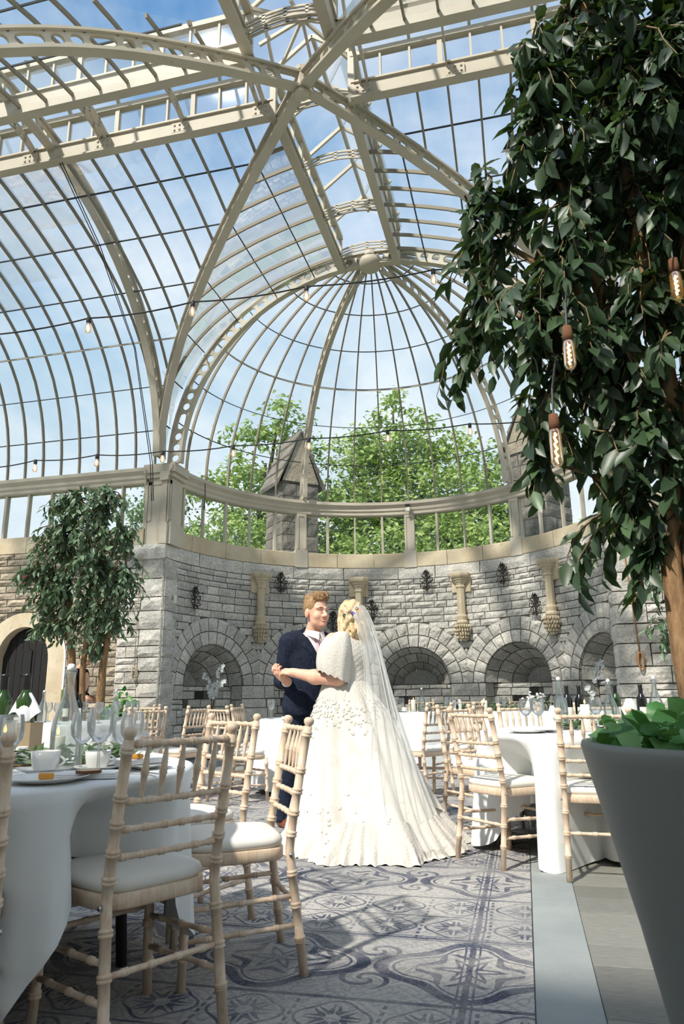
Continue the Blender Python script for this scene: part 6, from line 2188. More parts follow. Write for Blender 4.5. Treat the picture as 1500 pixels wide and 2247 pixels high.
def g_hair(P):
    q = gto(P)
    nz = 0.006 * np.sin(q[:, 0] * 95 + 40 * q[:, 1]) + 0.005 * np.sin(q[:, 1] * 120 + q[:, 0] * 60) + 0.003 * np.sin(q[:, 2] * 200 + q[:, 0] * 90)
    up_ = np.clip((q[:, 2] - 0.06) / 0.05, 0, 1)
    fr_ = np.clip((-q[:, 1] + 0.02) / 0.08, 0, 1)
    strand = 0.006 * np.sin(q[:, 0] * 210 + 60 * q[:, 1] + 25 * np.sin(q[:, 1] * 40)) + 0.004 * np.sin(q[:, 1] * 260 + q[:, 0] * 130)
    d = ellp(q, (0, 0.012, 0.037), (0.0775, 0.098, 0.097)) - 0.0025 - up_ * (0.008 + 0.012 * fr_ + nz * 0.5 + strand)
    d = smin(d, cap(q, (-0.035, -0.060, 0.112), (0.032, -0.068, 0.118), 0.019, 0.022) - nz - strand, 0.025)
    lv = np.interp(q[:, 1], [-0.12, -0.062, -0.048, -0.03, 0.0, 0.05, 0.11], [0.078, 0.066, 0.012, -0.012, -0.02, -0.055, -0.085])
    lc = np.interp(q[:, 1], [-0.12, -0.07, -0.02, 0.0], [0.082, 0.078, 0.03, -0.02])
    mixx = np.clip((np.abs(q[:, 0]) - 0.045) / 0.02, 0, 1)
    line = lc * (1 - mixx) + lv * mixx - q[:, 2]
    d = smax(d, line * 0.8, 0.006)
    ear = np.minimum(np.linalg.norm(q - np.array([0.08, 0.008, -0.012]), axis=1), np.linalg.norm(q - np.array([-0.08, 0.008, -0.012]), axis=1)) - 0.034
    return smax(d, -ear, 0.008) * gsc
gr.sdf('hair', g_hair, (-0.34, 0.0, 1.54), (0.10, 0.42, 1.90), 0.0045, 'hair_brown')
# shirt, trousers, jacket
def g_shirt(P):
    d = g_torso(P, 0.008)
    return smax(d, np.maximum(P[:, 2] - 1.50, 0.95 - P[:, 2]), 0.01)
gr.sdf('shirt', g_shirt, (-0.45, 0.0, 0.94), (0.1, 0.46, 1.55), 0.008, 'shirt_white')
collar = MB()
nc = HC + np.array([-0.012, 0.018, -0.155])
for sgn in (-1, 1):
    pin, pout = [], []
    for k in range(13):
        a = PI * k / 12
        dirv = -tf * math.cos(a) * 1 + ls * sgn * math.sin(a)
        r_ = 0.066 + 0.012 * (k / 12)
        top = nc + dirv * r_ + np.array([0, 0, 0.018 - 0.030 * (k / 12) ** 1.5])
        pin.append(top); pout.append(top + dirv * 0.014 + np.array([0, 0, -0.036 - 0.032 * (k / 12) ** 3]) + ls * sgn * 0.016 * (k / 12) ** 3)
    collar.loft([pin, pout], False)
gr.mb('collar', collar, 'shirt_white')
def wdg(P):
    q = P - TC
    u = q @ ls; w_ = q @ tf
    z = P[:, 2]
    half = np.clip((z - 1.235), 0, 1) * 0.44
    return np.maximum(np.abs(u - 0.02) - half, 0.02 - w_)             # <0 in the V opening
def g_jacket(P):
    d = g_torso(P, 0.026)
    flare = np.clip((1.05 - P[:, 2]) / 0.25, 0, 1)
    d = d - flare * 0.018
    d = smin(d, cap(P, tp(-0.165, 0.0, 1.425), tp(0.165, 0.0, 1.425), 0.074, 0.074), 0.04)
    d = smin(d, chain(P, [Rsh, Relb, Relb * 0.35 + Rwr * 0.65], [0.078, 0.062, 0.050]), 0.03)
    d = smin(d, chain(P, [Lsh, Lelb, Lelb * 0.3 + Lwr * 0.7], [0.080, 0.062, 0.050]), 0.03)
    lap = np.abs(wdg(P) - 0.028) - 0.028
    d = np.where((lap < 0) & (P[:, 2] > 1.24), d - 0.007, d)
    d = smax(d, -wdg(P), 0.006)
    q = P - TC
    hemz = 0.845 + np.clip((q @ tf) * 0.35, -0.02, 0.05) * np.clip(np.abs(q @ ls) * 8, 0, 1) * 0
    cut = np.maximum(np.abs(q @ ls - 0.01) - np.clip((0.98 - P[:, 2]) * 0.42, 0, 1), -(q @ tf))
    d = smax(d, -np.where(P[:, 2] < 0.98, cut, 1.0), 0.006)
    d = smax(d, hemz - P[:, 2], 0.008)
    neckc = np.linalg.norm((P - nc)[:, :2], axis=1) - 0.074
    d = smax(d, -np.where(P[:, 2] > 1.46, neckc, 1.0), 0.01)
    # sleeve end
    sd_ = (P - (Relb * 0.26 + Rwr * 0.74)) @ ((Rwr - Relb) / np.linalg.norm(Rwr - Relb))
    near = np.linalg.norm(P - Rwr, axis=1) < 0.15
    d = np.where(near & (sd_ > 0), np.maximum(d, sd_), d)
    wr = 0.0025 * np.sin(P[:, 2] * 70 + P[:, 0] * 40) * np.clip((1.35 - P[:, 2]) * 4, 0, 1)
    return d + wr
jk = gr.sdf('jacket', g_jacket, (-0.60, -0.10, 0.80), (0.34, 0.56, 1.56), 0.0085, 'suit_navy')
def g_cuff(P):
    ax_ = (Rwr - Relb) / np.linalg.norm(Rwr - Relb)
    c0 = Rwr - ax_ * 0.085
    d = cap(P, c0, Rwr - ax_ * 0.012, 0.042, 0.038)
    s_ = (P - (Rwr - ax_ * 0.02)) @ ax_
    return np.maximum(d, s_)
gr.sdf('shirt_cuff', g_cuff, (-0.48, -0.12, 0.98), (-0.24, 0.20, 1.24), 0.006, 'shirt_white')
def g_trous(P):
    d = smax(g_torso(P, 0.012), P[:, 2] - 1.0, 0.01)
    for L in legs:
        d = smin(d, chain(P, [L[0], L[1], [L[2][0], L[2][1], 0.03]], [0.105, 0.078, 0.070]), 0.04)
    d = smax(d, 0.045 - P[:, 2], 0.008)
    return d + 0.004 * np.sin(P[:, 2] * 34 + P[:, 0] * 20)
gr.sdf('trousers', g_trous, (-0.52, 0.02, 0.02), (0.02, 0.54, 1.02), 0.011, 'suit_navy')
for i, L in enumerate(legs):
    c = np.array(L[2])
    fdir = np.array([0.45, -0.89, 0]) if i == 0 else tf
    def shoe(P, c=c, fdir=fdir):
        d = cap(P, c + [0, 0, -0.045] - fdir * 0.05, c + fdir * 0.17 + [0, 0, -0.055], 0.045, 0.036)
        d = smin(d, cap(P, c + [0, 0, -0.03], c + [0, 0, 0.03], 0.045, 0.05), 0.03)
        return smax(d, 0.004 - P[:, 2], 0.004)
    gr.sdf('shoe', shoe, c + np.array([-0.25, -0.3, -0.1]), c + np.array([0.3, 0.2, 0.12]), 0.007, 'shoe_brown')
# tie and buttonhole flower
def front(u, z, sdf, extra=0.004):
    w_ = np.linspace(0.02, 0.24, 120)
    P = np.stack([tp(u, q, z) for q in w_])
    v = sdf(P)
    k = np.argmax(v > 0)
    return tp(u, w_[k] + extra, z)
zs_ = [1.475, 1.46, 1.44, 1.425, 1.40, 1.36, 1.30, 1.24, 1.18]
ws_ = [0.012, 0.021, 0.022, 0.013, 0.018, 0.023, 0.028, 0.032, 0.034]
mbt = MB()
rings = []
for z, hw_ in zip(zs_, ws_):
    c = front(0.02, z, lambda P: g_shirt(P), 0.010 if z > 1.42 else 0.007)
    rings.append([c - ls * hw_, c + tf * 0.009, c + ls * hw_, c - tf * 0.004])
mbt.loft(rings, True, True)
gr.mb('tie', mbt, 'tie_pink')
for sgn in (-1, 1):
    inner, outer = [], []
    for k in range(9):
        z = 1.25 + 0.215 * k / 8
        hf = (z - 1.235) * 0.44
        wd = 0.016 + 0.062 * min(1, k / 5.5) if k <= 6 else 0.045
        inner.append(front(0.02 + sgn * (hf - 0.004), z, lambda P: g_jacket(P) if False else g_torso(P, 0.026), 0.008))
        outer.append(front(0.02 + sgn * (hf + wd), z - 0.01, lambda P: g_torso(P, 0.026), 0.010))
    ml_ = MB(); ml_.loft([inner, [ (a_ + b_) / 2 + tf * 0.004 for a_, b_ in zip(inner, outer)], outer, [o_ - tf * 0.012 for o_ in outer]], False)
    gr.mb('lapel', ml_, 'suit_navy', jk)
fl = front(0.10, 1.37, g_jacket, 0.012)
for k in range(9):
    a = 2 * PI * k / 8
    p = fl + (ls * math.cos(a) + np.array([0, 0, 1]) * math.sin(a)) * (0.018 if k < 8 else 0)
    gr.mb('buttonhole_petal', MB().tube([tuple(p - tf * 0.008), tuple(p), tuple(p + tf * 0.012)], [0.008, 0.014, 0.004], 7), 'petal_orange' if k % 3 else 'petal_purple')
bt = front(0.02, 1.06, g_jacket, 0.001)
gr.mb('jacket_button', MB().tube([tuple(bt), tuple(bt + tf * 0.006)], 0.011, 10), 'steel')

# ================= bride
br = Fig((0.15, -0.14, 0))
bf = np.array([-0.76, 0.65, 0]); bl = np.array([-0.65, -0.76, 0])      # facing, her left
BX = np.stack([bl, -bf, [0, 0, 1]])
BC = np.array([0.135, -0.10, 0])
def bp(u, w_, z): return BC + bl * u + bf * w_ + np.array([0, 0, z])
BH = np.array([0.160, -0.085, 1.585])
bto, bfro, bsc = head_frame(BH, (-0.22, 0.98), scale=1.04)
bLs, bRs = bp(0.17, 0, 1.40), bp(-0.17, 0, 1.40)
bLe, bLw = np.array([0.055, -0.275, 1.125]), np.array([-0.285, -0.135, 1.172])
bRe, bRw = np.array([0.16, 0.16, 1.22]), np.array([0.0, 0.26, 1.40])
def b_torso(P, infl=0.0):
    d = ellp(P, bp(0, 0.0, 1.27), (0.178 + infl, 0.142 + infl, 0.19 + infl), BX)
    d = smin(d, ellp(P, bp(0, 0.07, 1.26), (0.14 + infl, 0.10 + infl, 0.10 + infl), BX), 0.05)
    d = smin(d, ellp(P, bp(0, 0, 1.08), (0.172 + infl, 0.150 + infl, 0.15 + infl), BX), 0.05)
    d = smin(d, cap(P, bp(-0.13, 0, 1.395), bp(0.13, 0, 1.395), 0.06 + infl, 0.06 + infl), 0.06)
    d = smin(d, cap(P, bp(0, -0.01, 1.38), BH + np.array([0.01, -0.01, -0.08]), 0.058 + infl * 0.3, 0.052), 0.05)
    return d
def b_arm(P):
    d = chain(P, [bLs, bLe, bLe * 0.5 + bLw * 0.5 + np.array([0, 0, -0.012]), bLw], [0.066, 0.056, 0.052, 0.032], 0.03)
    return smin(d, hand_sdf(P, bLw, (-0.92, 0.30, 0.16), (-0.05, 0.55, -0.85), True, (0.45, 0.65, 0.5), 0.95), 0.02)
def b_body(P):
    d = b_torso(P)
    d = smin(d, head_sdf(bto(P)) * bsc, 0.02)
    d = smin(d, chain(P, [bRs, bRe, bRw], [0.062, 0.05, 0.03]), 0.03)
    d = smin(d, ellp(P, bp(0, 0, 0.90), (0.22, 0.2, 0.2), BX), 0.06)
    for u in (-0.09, 0.09):
        d = smin(d, chain(P, [bp(u, 0, 0.85), bp(u, 0, 0.45), bp(u, 0, 0.06)], [0.1, 0.065, 0.045]), 0.03)
    return smin(d, chain(P, [bLs, bLe], [0.066, 0.056]), 0.03)
v1, f1 = nets(b_body, (-0.22, -0.45, 0.0), (0.48, 0.40, 1.76), 0.011)
v2, f2 = nets(b_arm, (-0.52, -0.42, 1.0), (0.16, 0.08, 1.48), 0.0045)
vs = np.concatenate([v1, v2]); fs = f1 + [tuple(i + len(v1) for i in f) for f in f2]
bride = br.obj('person', vs, fs, 'skin')
tag(bride, 'bride in ivory lace gown with long veil and train, seen from behind', 'person')
face_parts(br, bfro, bsc)
def b_bod(P):
    d = b_torso(P, 0.013)
    d = smax(d, 1.05 - P[:, 2], 0.01)
    nk = np.linalg.norm((P - bp(0, -0.06, 1.50)) * np.array([1, 1, 0.8]), axis=1) - 0.085
    d = smax(d, -nk, 0.012)
    nk = np.linalg.norm((P - bp(0, 0.10, 1.49)) * np.array([1, 1, 0.8]), axis=1) - 0.095
    d = smax(d, -nk, 0.012)
    return d + 0.0022 * np.sin(P[:, 0] * 160) * np.sin(P[:, 2] * 150 + 40 * P[:, 1])
br.sdf('bodice', b_bod, (-0.14, -0.36, 1.03), (0.42, 0.20, 1.52), 0.0075, 'lace')
# bell sleeves
def sleeve(rows, name, seed):
    mb_ = MB()
    n_ = 40
    rings = []
    for i, (c, rx, ry, tilt) in enumerate(rows):
        q = i / (len(rows) - 1)
        ring = []
        for k in range(n_):
            a = 2 * PI * k / n_
            rip = 1 + 0.05 * q * math.sin(6 * a + seed) + 0.03 * q * math.sin(11 * a)
            x = rx * math.cos(a) * rip; y = ry * math.sin(a) * rip
            z = -tilt * x + (0.008 * math.sin(14 * a) if i == len(rows) - 1 else 0)
            ring.append((c[0] + x, c[1] + y, c[2] + z))
        rings.append(ring)
    mb_.loft(rings, True, False)
    return br.mb(name, mb_, 'lace')
sleeve([((0.118, -0.145, 1.478), 0.03, 0.05, 0.0), ((0.10, -0.175, 1.474), 0.045, 0.06, 0.05), ((0.085, -0.20, 1.455), 0.065, 0.075, 0.1), ((0.062, -0.225, 1.41), 0.098, 0.095, 0.2), ((0.045, -0.245, 1.35), 0.118, 0.108, 0.22), ((0.030, -0.262, 1.28), 0.126, 0.112, 0.25), ((0.022, -0.272, 1.21), 0.124, 0.112, 0.32), ((0.020, -0.276, 1.16), 0.120, 0.110, 0.40), ((0.022, -0.278, 1.135), 0.116, 0.108, 0.42)], 'sleeve', 1)
sleeve([((0.22, 0.02, 1.46), 0.05, 0.06, 0.0), ((0.235, 0.05, 1.40), 0.09, 0.09, 0), ((0.22, 0.09, 1.30), 0.1, 0.1, 0), ((0.2, 0.12, 1.20), 0.1, 0.1, 0)], 'sleeve', 2)
# skirt
def fold_f(a, q):
    return (0.12 * math.sin(9 * a + 0.6 + 0.7 * math.sin(2 * a)) + 0.06 * math.sin(15 * a + 1.1 + 0.6 * math.sin(3 * a)) + 0.016 * math.sin(27 * a)) * min(q, 0.75) ** 0.9
SK = [(1.115, 0.112, -0.118, 0.170, 0.148), (1.06, 0.118, -0.125, 0.186, 0.165), (1.0, 0.125, -0.135, 0.212, 0.188), (0.94, 0.135, -0.145, 0.245, 0.212), (0.88, 0.142, -0.155, 0.275, 0.232), (0.75, 0.160, -0.18, 0.320, 0.270), (0.62, 0.175, -0.205, 0.362, 0.310), (0.48, 0.195, -0.24, 0.405, 0.362), (0.34, 0.215, -0.285, 0.448, 0.425), (0.22, 0.238, -0.335, 0.490, 0.485), (0.12, 0.262, -0.395, 0.530, 0.540), (0.06, 0.280, -0.435, 0.560, 0.575), (0.022, 0.292, -0.455, 0.585, 0.600)]
mb_ = MB()
n_ = 160
rings = []
for i, (z, cx_, cy_, rx, ry) in enumerate(SK):
    q = i / (len(SK) - 1)
    ring = []
    for k in range(n_):
        a = 2 * PI * k / n_
        fold = fold_f(a, q)
        ring.append((cx_ + rx * (1 + fold) * math.cos(a), cy_ + ry * (1 + fold) * math.sin(a), z))
    rings.append(ring)
mb_.loft(rings, True, False)
br.mb('skirt', mb_, 'dress_ivory')
# lace overlay at the hips and a ruffled lace hem
mb_ = MB()
rings = []
skz = [-r_[0] for r_ in SK]
def sk_at(z):
    return [float(np.interp(-z, skz, [r_[j] for r_ in SK])) for j in (1, 2, 3, 4)]
NL = 10
for i in range(NL + 1):
    ring = []
    for k in range(n_ * 2):
        a = PI * k / n_
        zb = 0.955 + 0.025 * math.sin(7 * a + 0.5) + 0.016 * math.sin(19 * a) + 0.012 * math.sin(43 * a + 1)
        z = 1.10 + (zb - 1.10) * i / NL
        cx_, cy_, rx, ry = sk_at(z)
        q = (1.115 - z) / 1.09
        q = float(np.interp(z, [r_[0] for r_ in SK][::-1], [j / (len(SK) - 1) for j in range(len(SK))][::-1]))
        fold = fold_f(a, q)
        bm = (0.0045 + 0.002 * math.sin(40 * a) * math.sin(90 * z)) * (1 - 0.9 * (i / NL) ** 6)
        ring.append((cx_ + (rx + bm) * (1 + fold) * math.cos(a), cy_ + (ry + bm) * (1 + fold) * math.sin(a), z))
    rings.append(ring)
mb_.loft(rings, True, False)
br.mb('lace_overlay', mb_, 'lace')
# little lace flowers scattered over hips and hem
mb_ = MB()
rr = random.Random(9)
def sk_pt(a, z, out=0.004):
    cx_, cy_, rx, ry = sk_at(z)
    q = float(np.interp(z, [r_[0] for r_ in SK][::-1], [j / (len(SK) - 1) for j in range(len(SK))][::-1]))
    fo_ = fold_f(a, q)
    return np.array([cx_ + (rx + out) * (1 + fo_) * math.cos(a), cy_ + (ry + out) * (1 + fo_) * math.sin(a), z])
for k in range(760):
    a = rr.uniform(0, 2 * PI)
    if k < 420:
        z = 0.985 - abs(rr.gauss(0, 0.10)) - (0.12 * max(0, math.cos(2.5 * (a - 4.9))) * rr.random())
    else:
        z = 0.05 + abs(rr.gauss(0, 0.13))
    z = min(max(z, 0.04), 1.0)
    c = sk_pt(a, z); e1 = sk_pt(a + 0.02, z) - c; e2 = sk_pt(a, z + 0.01) - c
    e1 /= np.linalg.norm(e1); e2 /= np.linalg.norm(e2); nn = np.cross(e1, e2)
    if nn[0] * math.cos(a) + nn[1] * math.sin(a) < 0: nn = -nn
    sz = rr.uniform(0.008, 0.017)
    ph_ = rr.random() * 6
    ring = [c + (e1 * math.cos(2 * PI * j / 10 + ph_) + e2 * math.sin(2 * PI * j / 10 + ph_)) * sz * (1.0 if j % 2 else 0.6) + nn * 0.0015 for j in range(10)]
    mb_.add([c + nn * 0.001] + ring, [(0, j + 1, (j + 1) % 10 + 1) for j in range(10)])
tag(br.mb('lace_applique', mb_, 'lace', None, False), kind='stuff')
mb_ = MB()
n2 = 360
rings = []
for j, (off, z) in enumerate(((-0.10, 0.20), (-0.03, 0.125), (0.025, 0.075), (0.055, 0.042), (0.075, 0.018), (0.09, 0.004))):
    ring = []
    for k in range(n2):
        a = 2 * PI * k / n2
        ru = (0.022 * math.sin(46 * a) + 0.016 * math.sin(83 * a + 1) + 0.016 * math.sin(19 * a)) * (j / 5) + (0.012 * math.sin(61 * a + 2 * j) if 0 < j < 5 else 0)
        fold = 0.6 * fold_f(a, 0.7)
        front_ = 1.0 - 0.10 * max(0.0, math.sin(a))
        rx, ry = 0.56 + off, 0.575 + off
        ring.append((0.285 + rx * (1 + fold + ru) * math.cos(a), -0.445 + ry * (1 + fold + ru) * math.sin(a) * front_, max(0.003, z + 0.010 * math.sin(46 * a + 1) * (j / 5) + 0.02 * math.sin(9 * a) * (1 - j / 5))))
    rings.append(ring)
mb_.loft(rings, True, False)
br.mb('lace_hem', mb_, 'lace')
# hair: crown plus hanging curls
curls = []
rr = random.Random(4)
for k in range(40):
    a = rr.uniform(-0.7, 2.05)
    d0 = (-bf * math.cos(a) + bl * math.sin(a))
    st = BH + d0 * rr.uniform(0.07, 0.095) + np.array([0, 0, rr.uniform(-0.02, 0.07)])
    pts = []
    for j in range(7):
        s_ = j / 6
        wob = 0.022 * math.sin(7.5 * s_ + k * 1.7)
        pts.append(st + d0 * (0.012 * math.sin(PI * s_) + wob * 0.8) + np.array([wob * 0.8, 0, -(0.20 if k % 2 else 0.16) * s_]))
    curls.append(pts)
def b_hair(P):
    q = bto(P)
    nz = 0.005 * np.sin(q[:, 0] * 110 + q[:, 2] * 70) + 0.004 * np.sin(q[:, 1] * 130 + q[:, 2] * 90)
    d = (ellp(q, (0, 0.02, 0.04), (0.090, 0.108, 0.104)) - nz) * bsc
    face = (-0.045 - q[:, 1]) * 0.9
    d = smax(d, face * bsc, 0.01)
    d = smax(d, (-0.06 - q[:, 2]) * bsc, 0.02)
    for pts in curls:
        d = smin(d, chain(P, pts, [0.010, 0.015, 0.0165, 0.016, 0.015, 0.012, 0.006], 0.006), 0.004)
    return d
br.sdf('hair', b_hair, (-0.02, -0.28, 1.36), (0.36, 0.10, 1.76), 0.0055, 'hair_blonde')
for k, (u, w_, z, c_) in enumerate(((0.075, -0.085, 1.61, 'petal_purple'), (0.045, -0.105, 1.635, 'petal_orange'), (0.085, -0.05, 1.63, 'lace'), (0.06, -0.1, 1.655, 'lace'), (0.095, -0.03, 1.60, 'garland_leaf'), (0.07, -0.10, 1.585, 'lace'))):
    p = BH * 0 + np.array([BH[0], BH[1], 0]) + bl * u * 1.22 + bf * w_ * 1.22 + np.array([0, 0, z])
    od = (bl * u + bf * w_); od = od / np.linalg.norm(od)
    for j in range(5):
        a = 2 * PI * j / 5
        sd_ = np.cross(od, [0, 0, 1])
        e = p + (sd_ * math.cos(a) + np.array([0, 0, 1]) * math.sin(a)) * 0.008
        br.mb('hair_flower', MB().tube([tuple(e - od * 0.004), tuple(e + od * 0.003), tuple(e + od * 0.010)], [0.004, 0.0095, 0.003], 6), c_)
# veil
VR = [(1.672, (0.165, -0.185), (0.275, -0.115)), (1.62, (0.175, -0.225), (0.305, -0.13)), (1.54, (0.19, -0.255), (0.335, -0.15)), (1.36, (0.225, -0.31), (0.375, -0.165)), (1.22, (0.24, -0.335), (0.405, -0.175)), (1.08, (0.245, -0.37), (0.44, -0.19)), (0.90, (0.25, -0.44), (0.49, -0.225)), (0.72, (0.255, -0.53), (0.545, -0.27)), (0.5, (0.255, -0.66), (0.62, -0.36)), (0.3, (0.26, -0.79), (0.70, -0.45)), (0.15, (0.28, -0.91), (0.765, -0.55)), (0.06, (0.32, -1.0), (0.80, -0.64))]
mb_ = MB()
n_ = 90
rings = []
for i, (z, a, b) in enumerate(VR):
    q = i / (len(VR) - 1)
    a = np.array(a); b = np.array(b)
    d = b - a
    nrm = np.array([d[1], -d[0]]); nrm /= np.linalg.norm(nrm)
    row = []
    for k in range(n_ + 1):
        s_ = k / n_
        bulge = (0.05 + 0.10 * q) * math.sin(PI * s_)
        rip = (0.006 + 0.012 * q) * math.sin(2 * PI * (7 * s_ + 0.4 * math.sin(3 * s_ + q)) + 0.8 * q) + 0.003 * math.sin(2 * PI * 17 * s_ + 2 * q)
        rip *= min(1, 0.4 + 2.5 * q)
        p = a + d * s_ + nrm * (bulge + rip)
        row.append((p[0], p[1], z))
    rings.append(row)
mb_.loft(rings, False)
br.mb('veil', mb_, 'veil')
pts = [np.array([0.162, -0.165, 1.664]) + (np.array([0.118, 0.07, 0.004])) * k / 8 + np.array([0.02, -0.03, 0.012]) * math.sin(PI * k / 8) for k in range(9)]
br.mb('hair_comb', MB().tube([tuple(p) for p in pts], 0.007, 6), 'lace')

# ================= waiter half hidden behind the left fig
wt = Fig((-3.87, 5.21, 0))
W0 = np.array([-3.87, 5.21, 0.0])
wto, wfro, wsc = head_frame(W0 + np.array([0.09, -0.02, 1.60]), (0.9, -0.43), scale=1.05)
def w_core(P, infl=0.0):
    q = P - W0
    d = ellp(q, (0, 0, 1.25), (0.15 + infl, 0.20 + infl, 0.22 + infl))
    d = smin(d, ellp(q, (-0.02, 0, 1.0), (0.14 + infl, 0.17 + infl, 0.2 + infl)), 0.05)
    d = smin(d, cap(q, (0.0, -0.16, 1.39), (0.0, 0.16, 1.39), 0.06 + infl, 0.06 + infl), 0.05)
    d = smin(d, cap(q, (0.02, 0, 1.40), (0.08, -0.01, 1.53), 0.058, 0.052), 0.04)
    for sy in (-1, 1):
        d = smin(d, chain(q, [(0, sy * 0.19, 1.38), (-0.04, sy * 0.22, 1.10), (0.12, sy * 0.17, 1.0)], [0.055 + infl, 0.045 + infl, 0.032 + infl]), 0.03)
        d = smin(d, chain(q, [(-0.02, sy * 0.09, 0.92), (0.0, sy * 0.1, 0.48), (-0.02, sy * 0.1, 0.08)], [0.09 + infl, 0.06 + infl, 0.045 + infl]), 0.03)
    return d
def w_body(P):
    d = smin(w_core(P), head_sdf(wto(P)) * wsc, 0.02)
    for sy in (-1, 1):
        d = smin(d, hand_sdf(P, W0 + np.array([0.13, sy * 0.17, 1.0]), (0.9, 0, -0.2), (0, -sy * 0.9, -0.3), sy > 0, (0.4, 0.5, 0.4)), 0.02)
        d = smin(d, cap(P, W0 + np.array([-0.04, sy * 0.1, 0.04]), W0 + np.array([0.16, sy * 0.1, 0.03]), 0.036, 0.028), 0.03)
    return d
vs, fs = nets(w_body, W0 + np.array([-0.28, -0.34, 0.0]), W0 + np.array([0.36, 0.34, 1.76]), 0.013)
o = wt.obj('person', vs, fs, 'skin')
tag(o, 'person in black clothes standing behind the stems of the left fig', 'person')
mat('cloth_black', srgb(26, 26, 28), 0.85, spec=0.15)
wt.sdf('black_clothes', lambda P: smax(w_core(P, 0.016), np.maximum(P[:, 2] - 1.43, np.maximum(0.05 - P[:, 2], (P[:, 0] - W0[0] - 0.12))), 0.01), W0 + np.array([-0.3, -0.34, 0.0]), W0 + np.array([0.3, 0.34, 1.5]), 0.014, 'cloth_black')
wt.sdf('hair', lambda P: smax((ellp(wto(P), (0, 0.016, 0.037), (0.081, 0.101, 0.10))) * wsc, (0.03 - 0.75 * (wto(P)[:, 1] + 0.06) - wto(P)[:, 2]) * 0.8, 0.006), W0 + np.array([-0.1, -0.2, 1.5]), W0 + np.array([0.3, 0.2, 1.78]), 0.009, 'eye_dark')
# ------------------------------------------------------------------ weeping figs and smaller plants
LEAF_T = np.array([0.0, 0.34, 0.70, 1.0])
def leaf_verts(P, D, Nn, L, W, droop=0.18, fold=0.16):
    """8-triangle pointed oval leaves; returns (n,8,3)"""
    P = np.asarray(P, float); D = np.asarray(D, float); Nn = np.asarray(Nn, float)
    D = D / (np.linalg.norm(D, axis=1)[:, None] + 1e-9)
    S = np.cross(D, Nn); S /= np.linalg.norm(S, axis=1)[:, None] + 1e-9
    U = np.cross(S, D)
    L = np.broadcast_to(np.asarray(L, float), len(P))[:, None]; W = np.broadcast_to(np.asarray(W, float), len(P))[:, None]
    mid = lambda t: P + D * L * t - U * L * droop * t * t
    m1, m2, tip = mid(0.34), mid(0.70), mid(1.0)
    e = U * W * fold
    return np.stack([P, m1, m2, tip, m1 + S * W * 0.5 + e, m2 + S * W * 0.40 + e, m1 - S * W * 0.5 + e, m2 - S * W * 0.40 + e], 1)
LEAF_F = [(0, 1, 4), (1, 2, 5, 4), (2, 3, 5), (0, 6, 1), (1, 6, 7, 2), (2, 7, 3)]
def leaf_objects(name, material, parent, P, D, Nn, L, W, wid=0.42):
    """individual leaves sharing one unit mesh"""
    me = bpy.data.meshes.new(name)
    v = leaf_verts([[0, 0, 0]], [[0, 1, 0]], [[0, 0, 1]], 1.0, wid)[0]
    me.from_pydata([tuple(q) for q in v], [], LEAF_F)
    me.polygons.foreach_set('use_smooth', [True] * 6)
    me.materials.append(MATS[material])
    for p, d, nn, l in zip(P, D, Nn, L):
        o = bpy.data.objects.new(name, me)
        COL.objects.link(o)
        o.parent = parent
        d = Vector(d).normalized(); s_ = d.cross(Vector(nn)).normalized(); u = s_.cross(d)
        m_ = Matrix((s_, d, u)).transposed().to_4x4()
        o.matrix_local = Matrix.Translation(Vector(p)) @ m_ @ Matrix.Scale(float(l), 4)
def leaf_mass(name, material, parent, P, D, Nn, L, W):
    v = leaf_verts(P, D, Nn, L, W).reshape(-1, 3)
    n = len(P)
    me = bpy.data.meshes.new(name)
    fs = []
    for i in range(n):
        k = i * 8
        fs += [tuple(k + j for j in f) for f in LEAF_F]
    me.from_pydata(v.tolist(), [], fs)
    me.polygons.foreach_set('use_smooth', [True] * len(me.polygons))
    me.materials.append(MATS[material])
    o = bpy.data.objects.new(name, me)
    COL.objects.link(o)
    o.parent = parent
    o['kind'] = 'stuff'
    return o

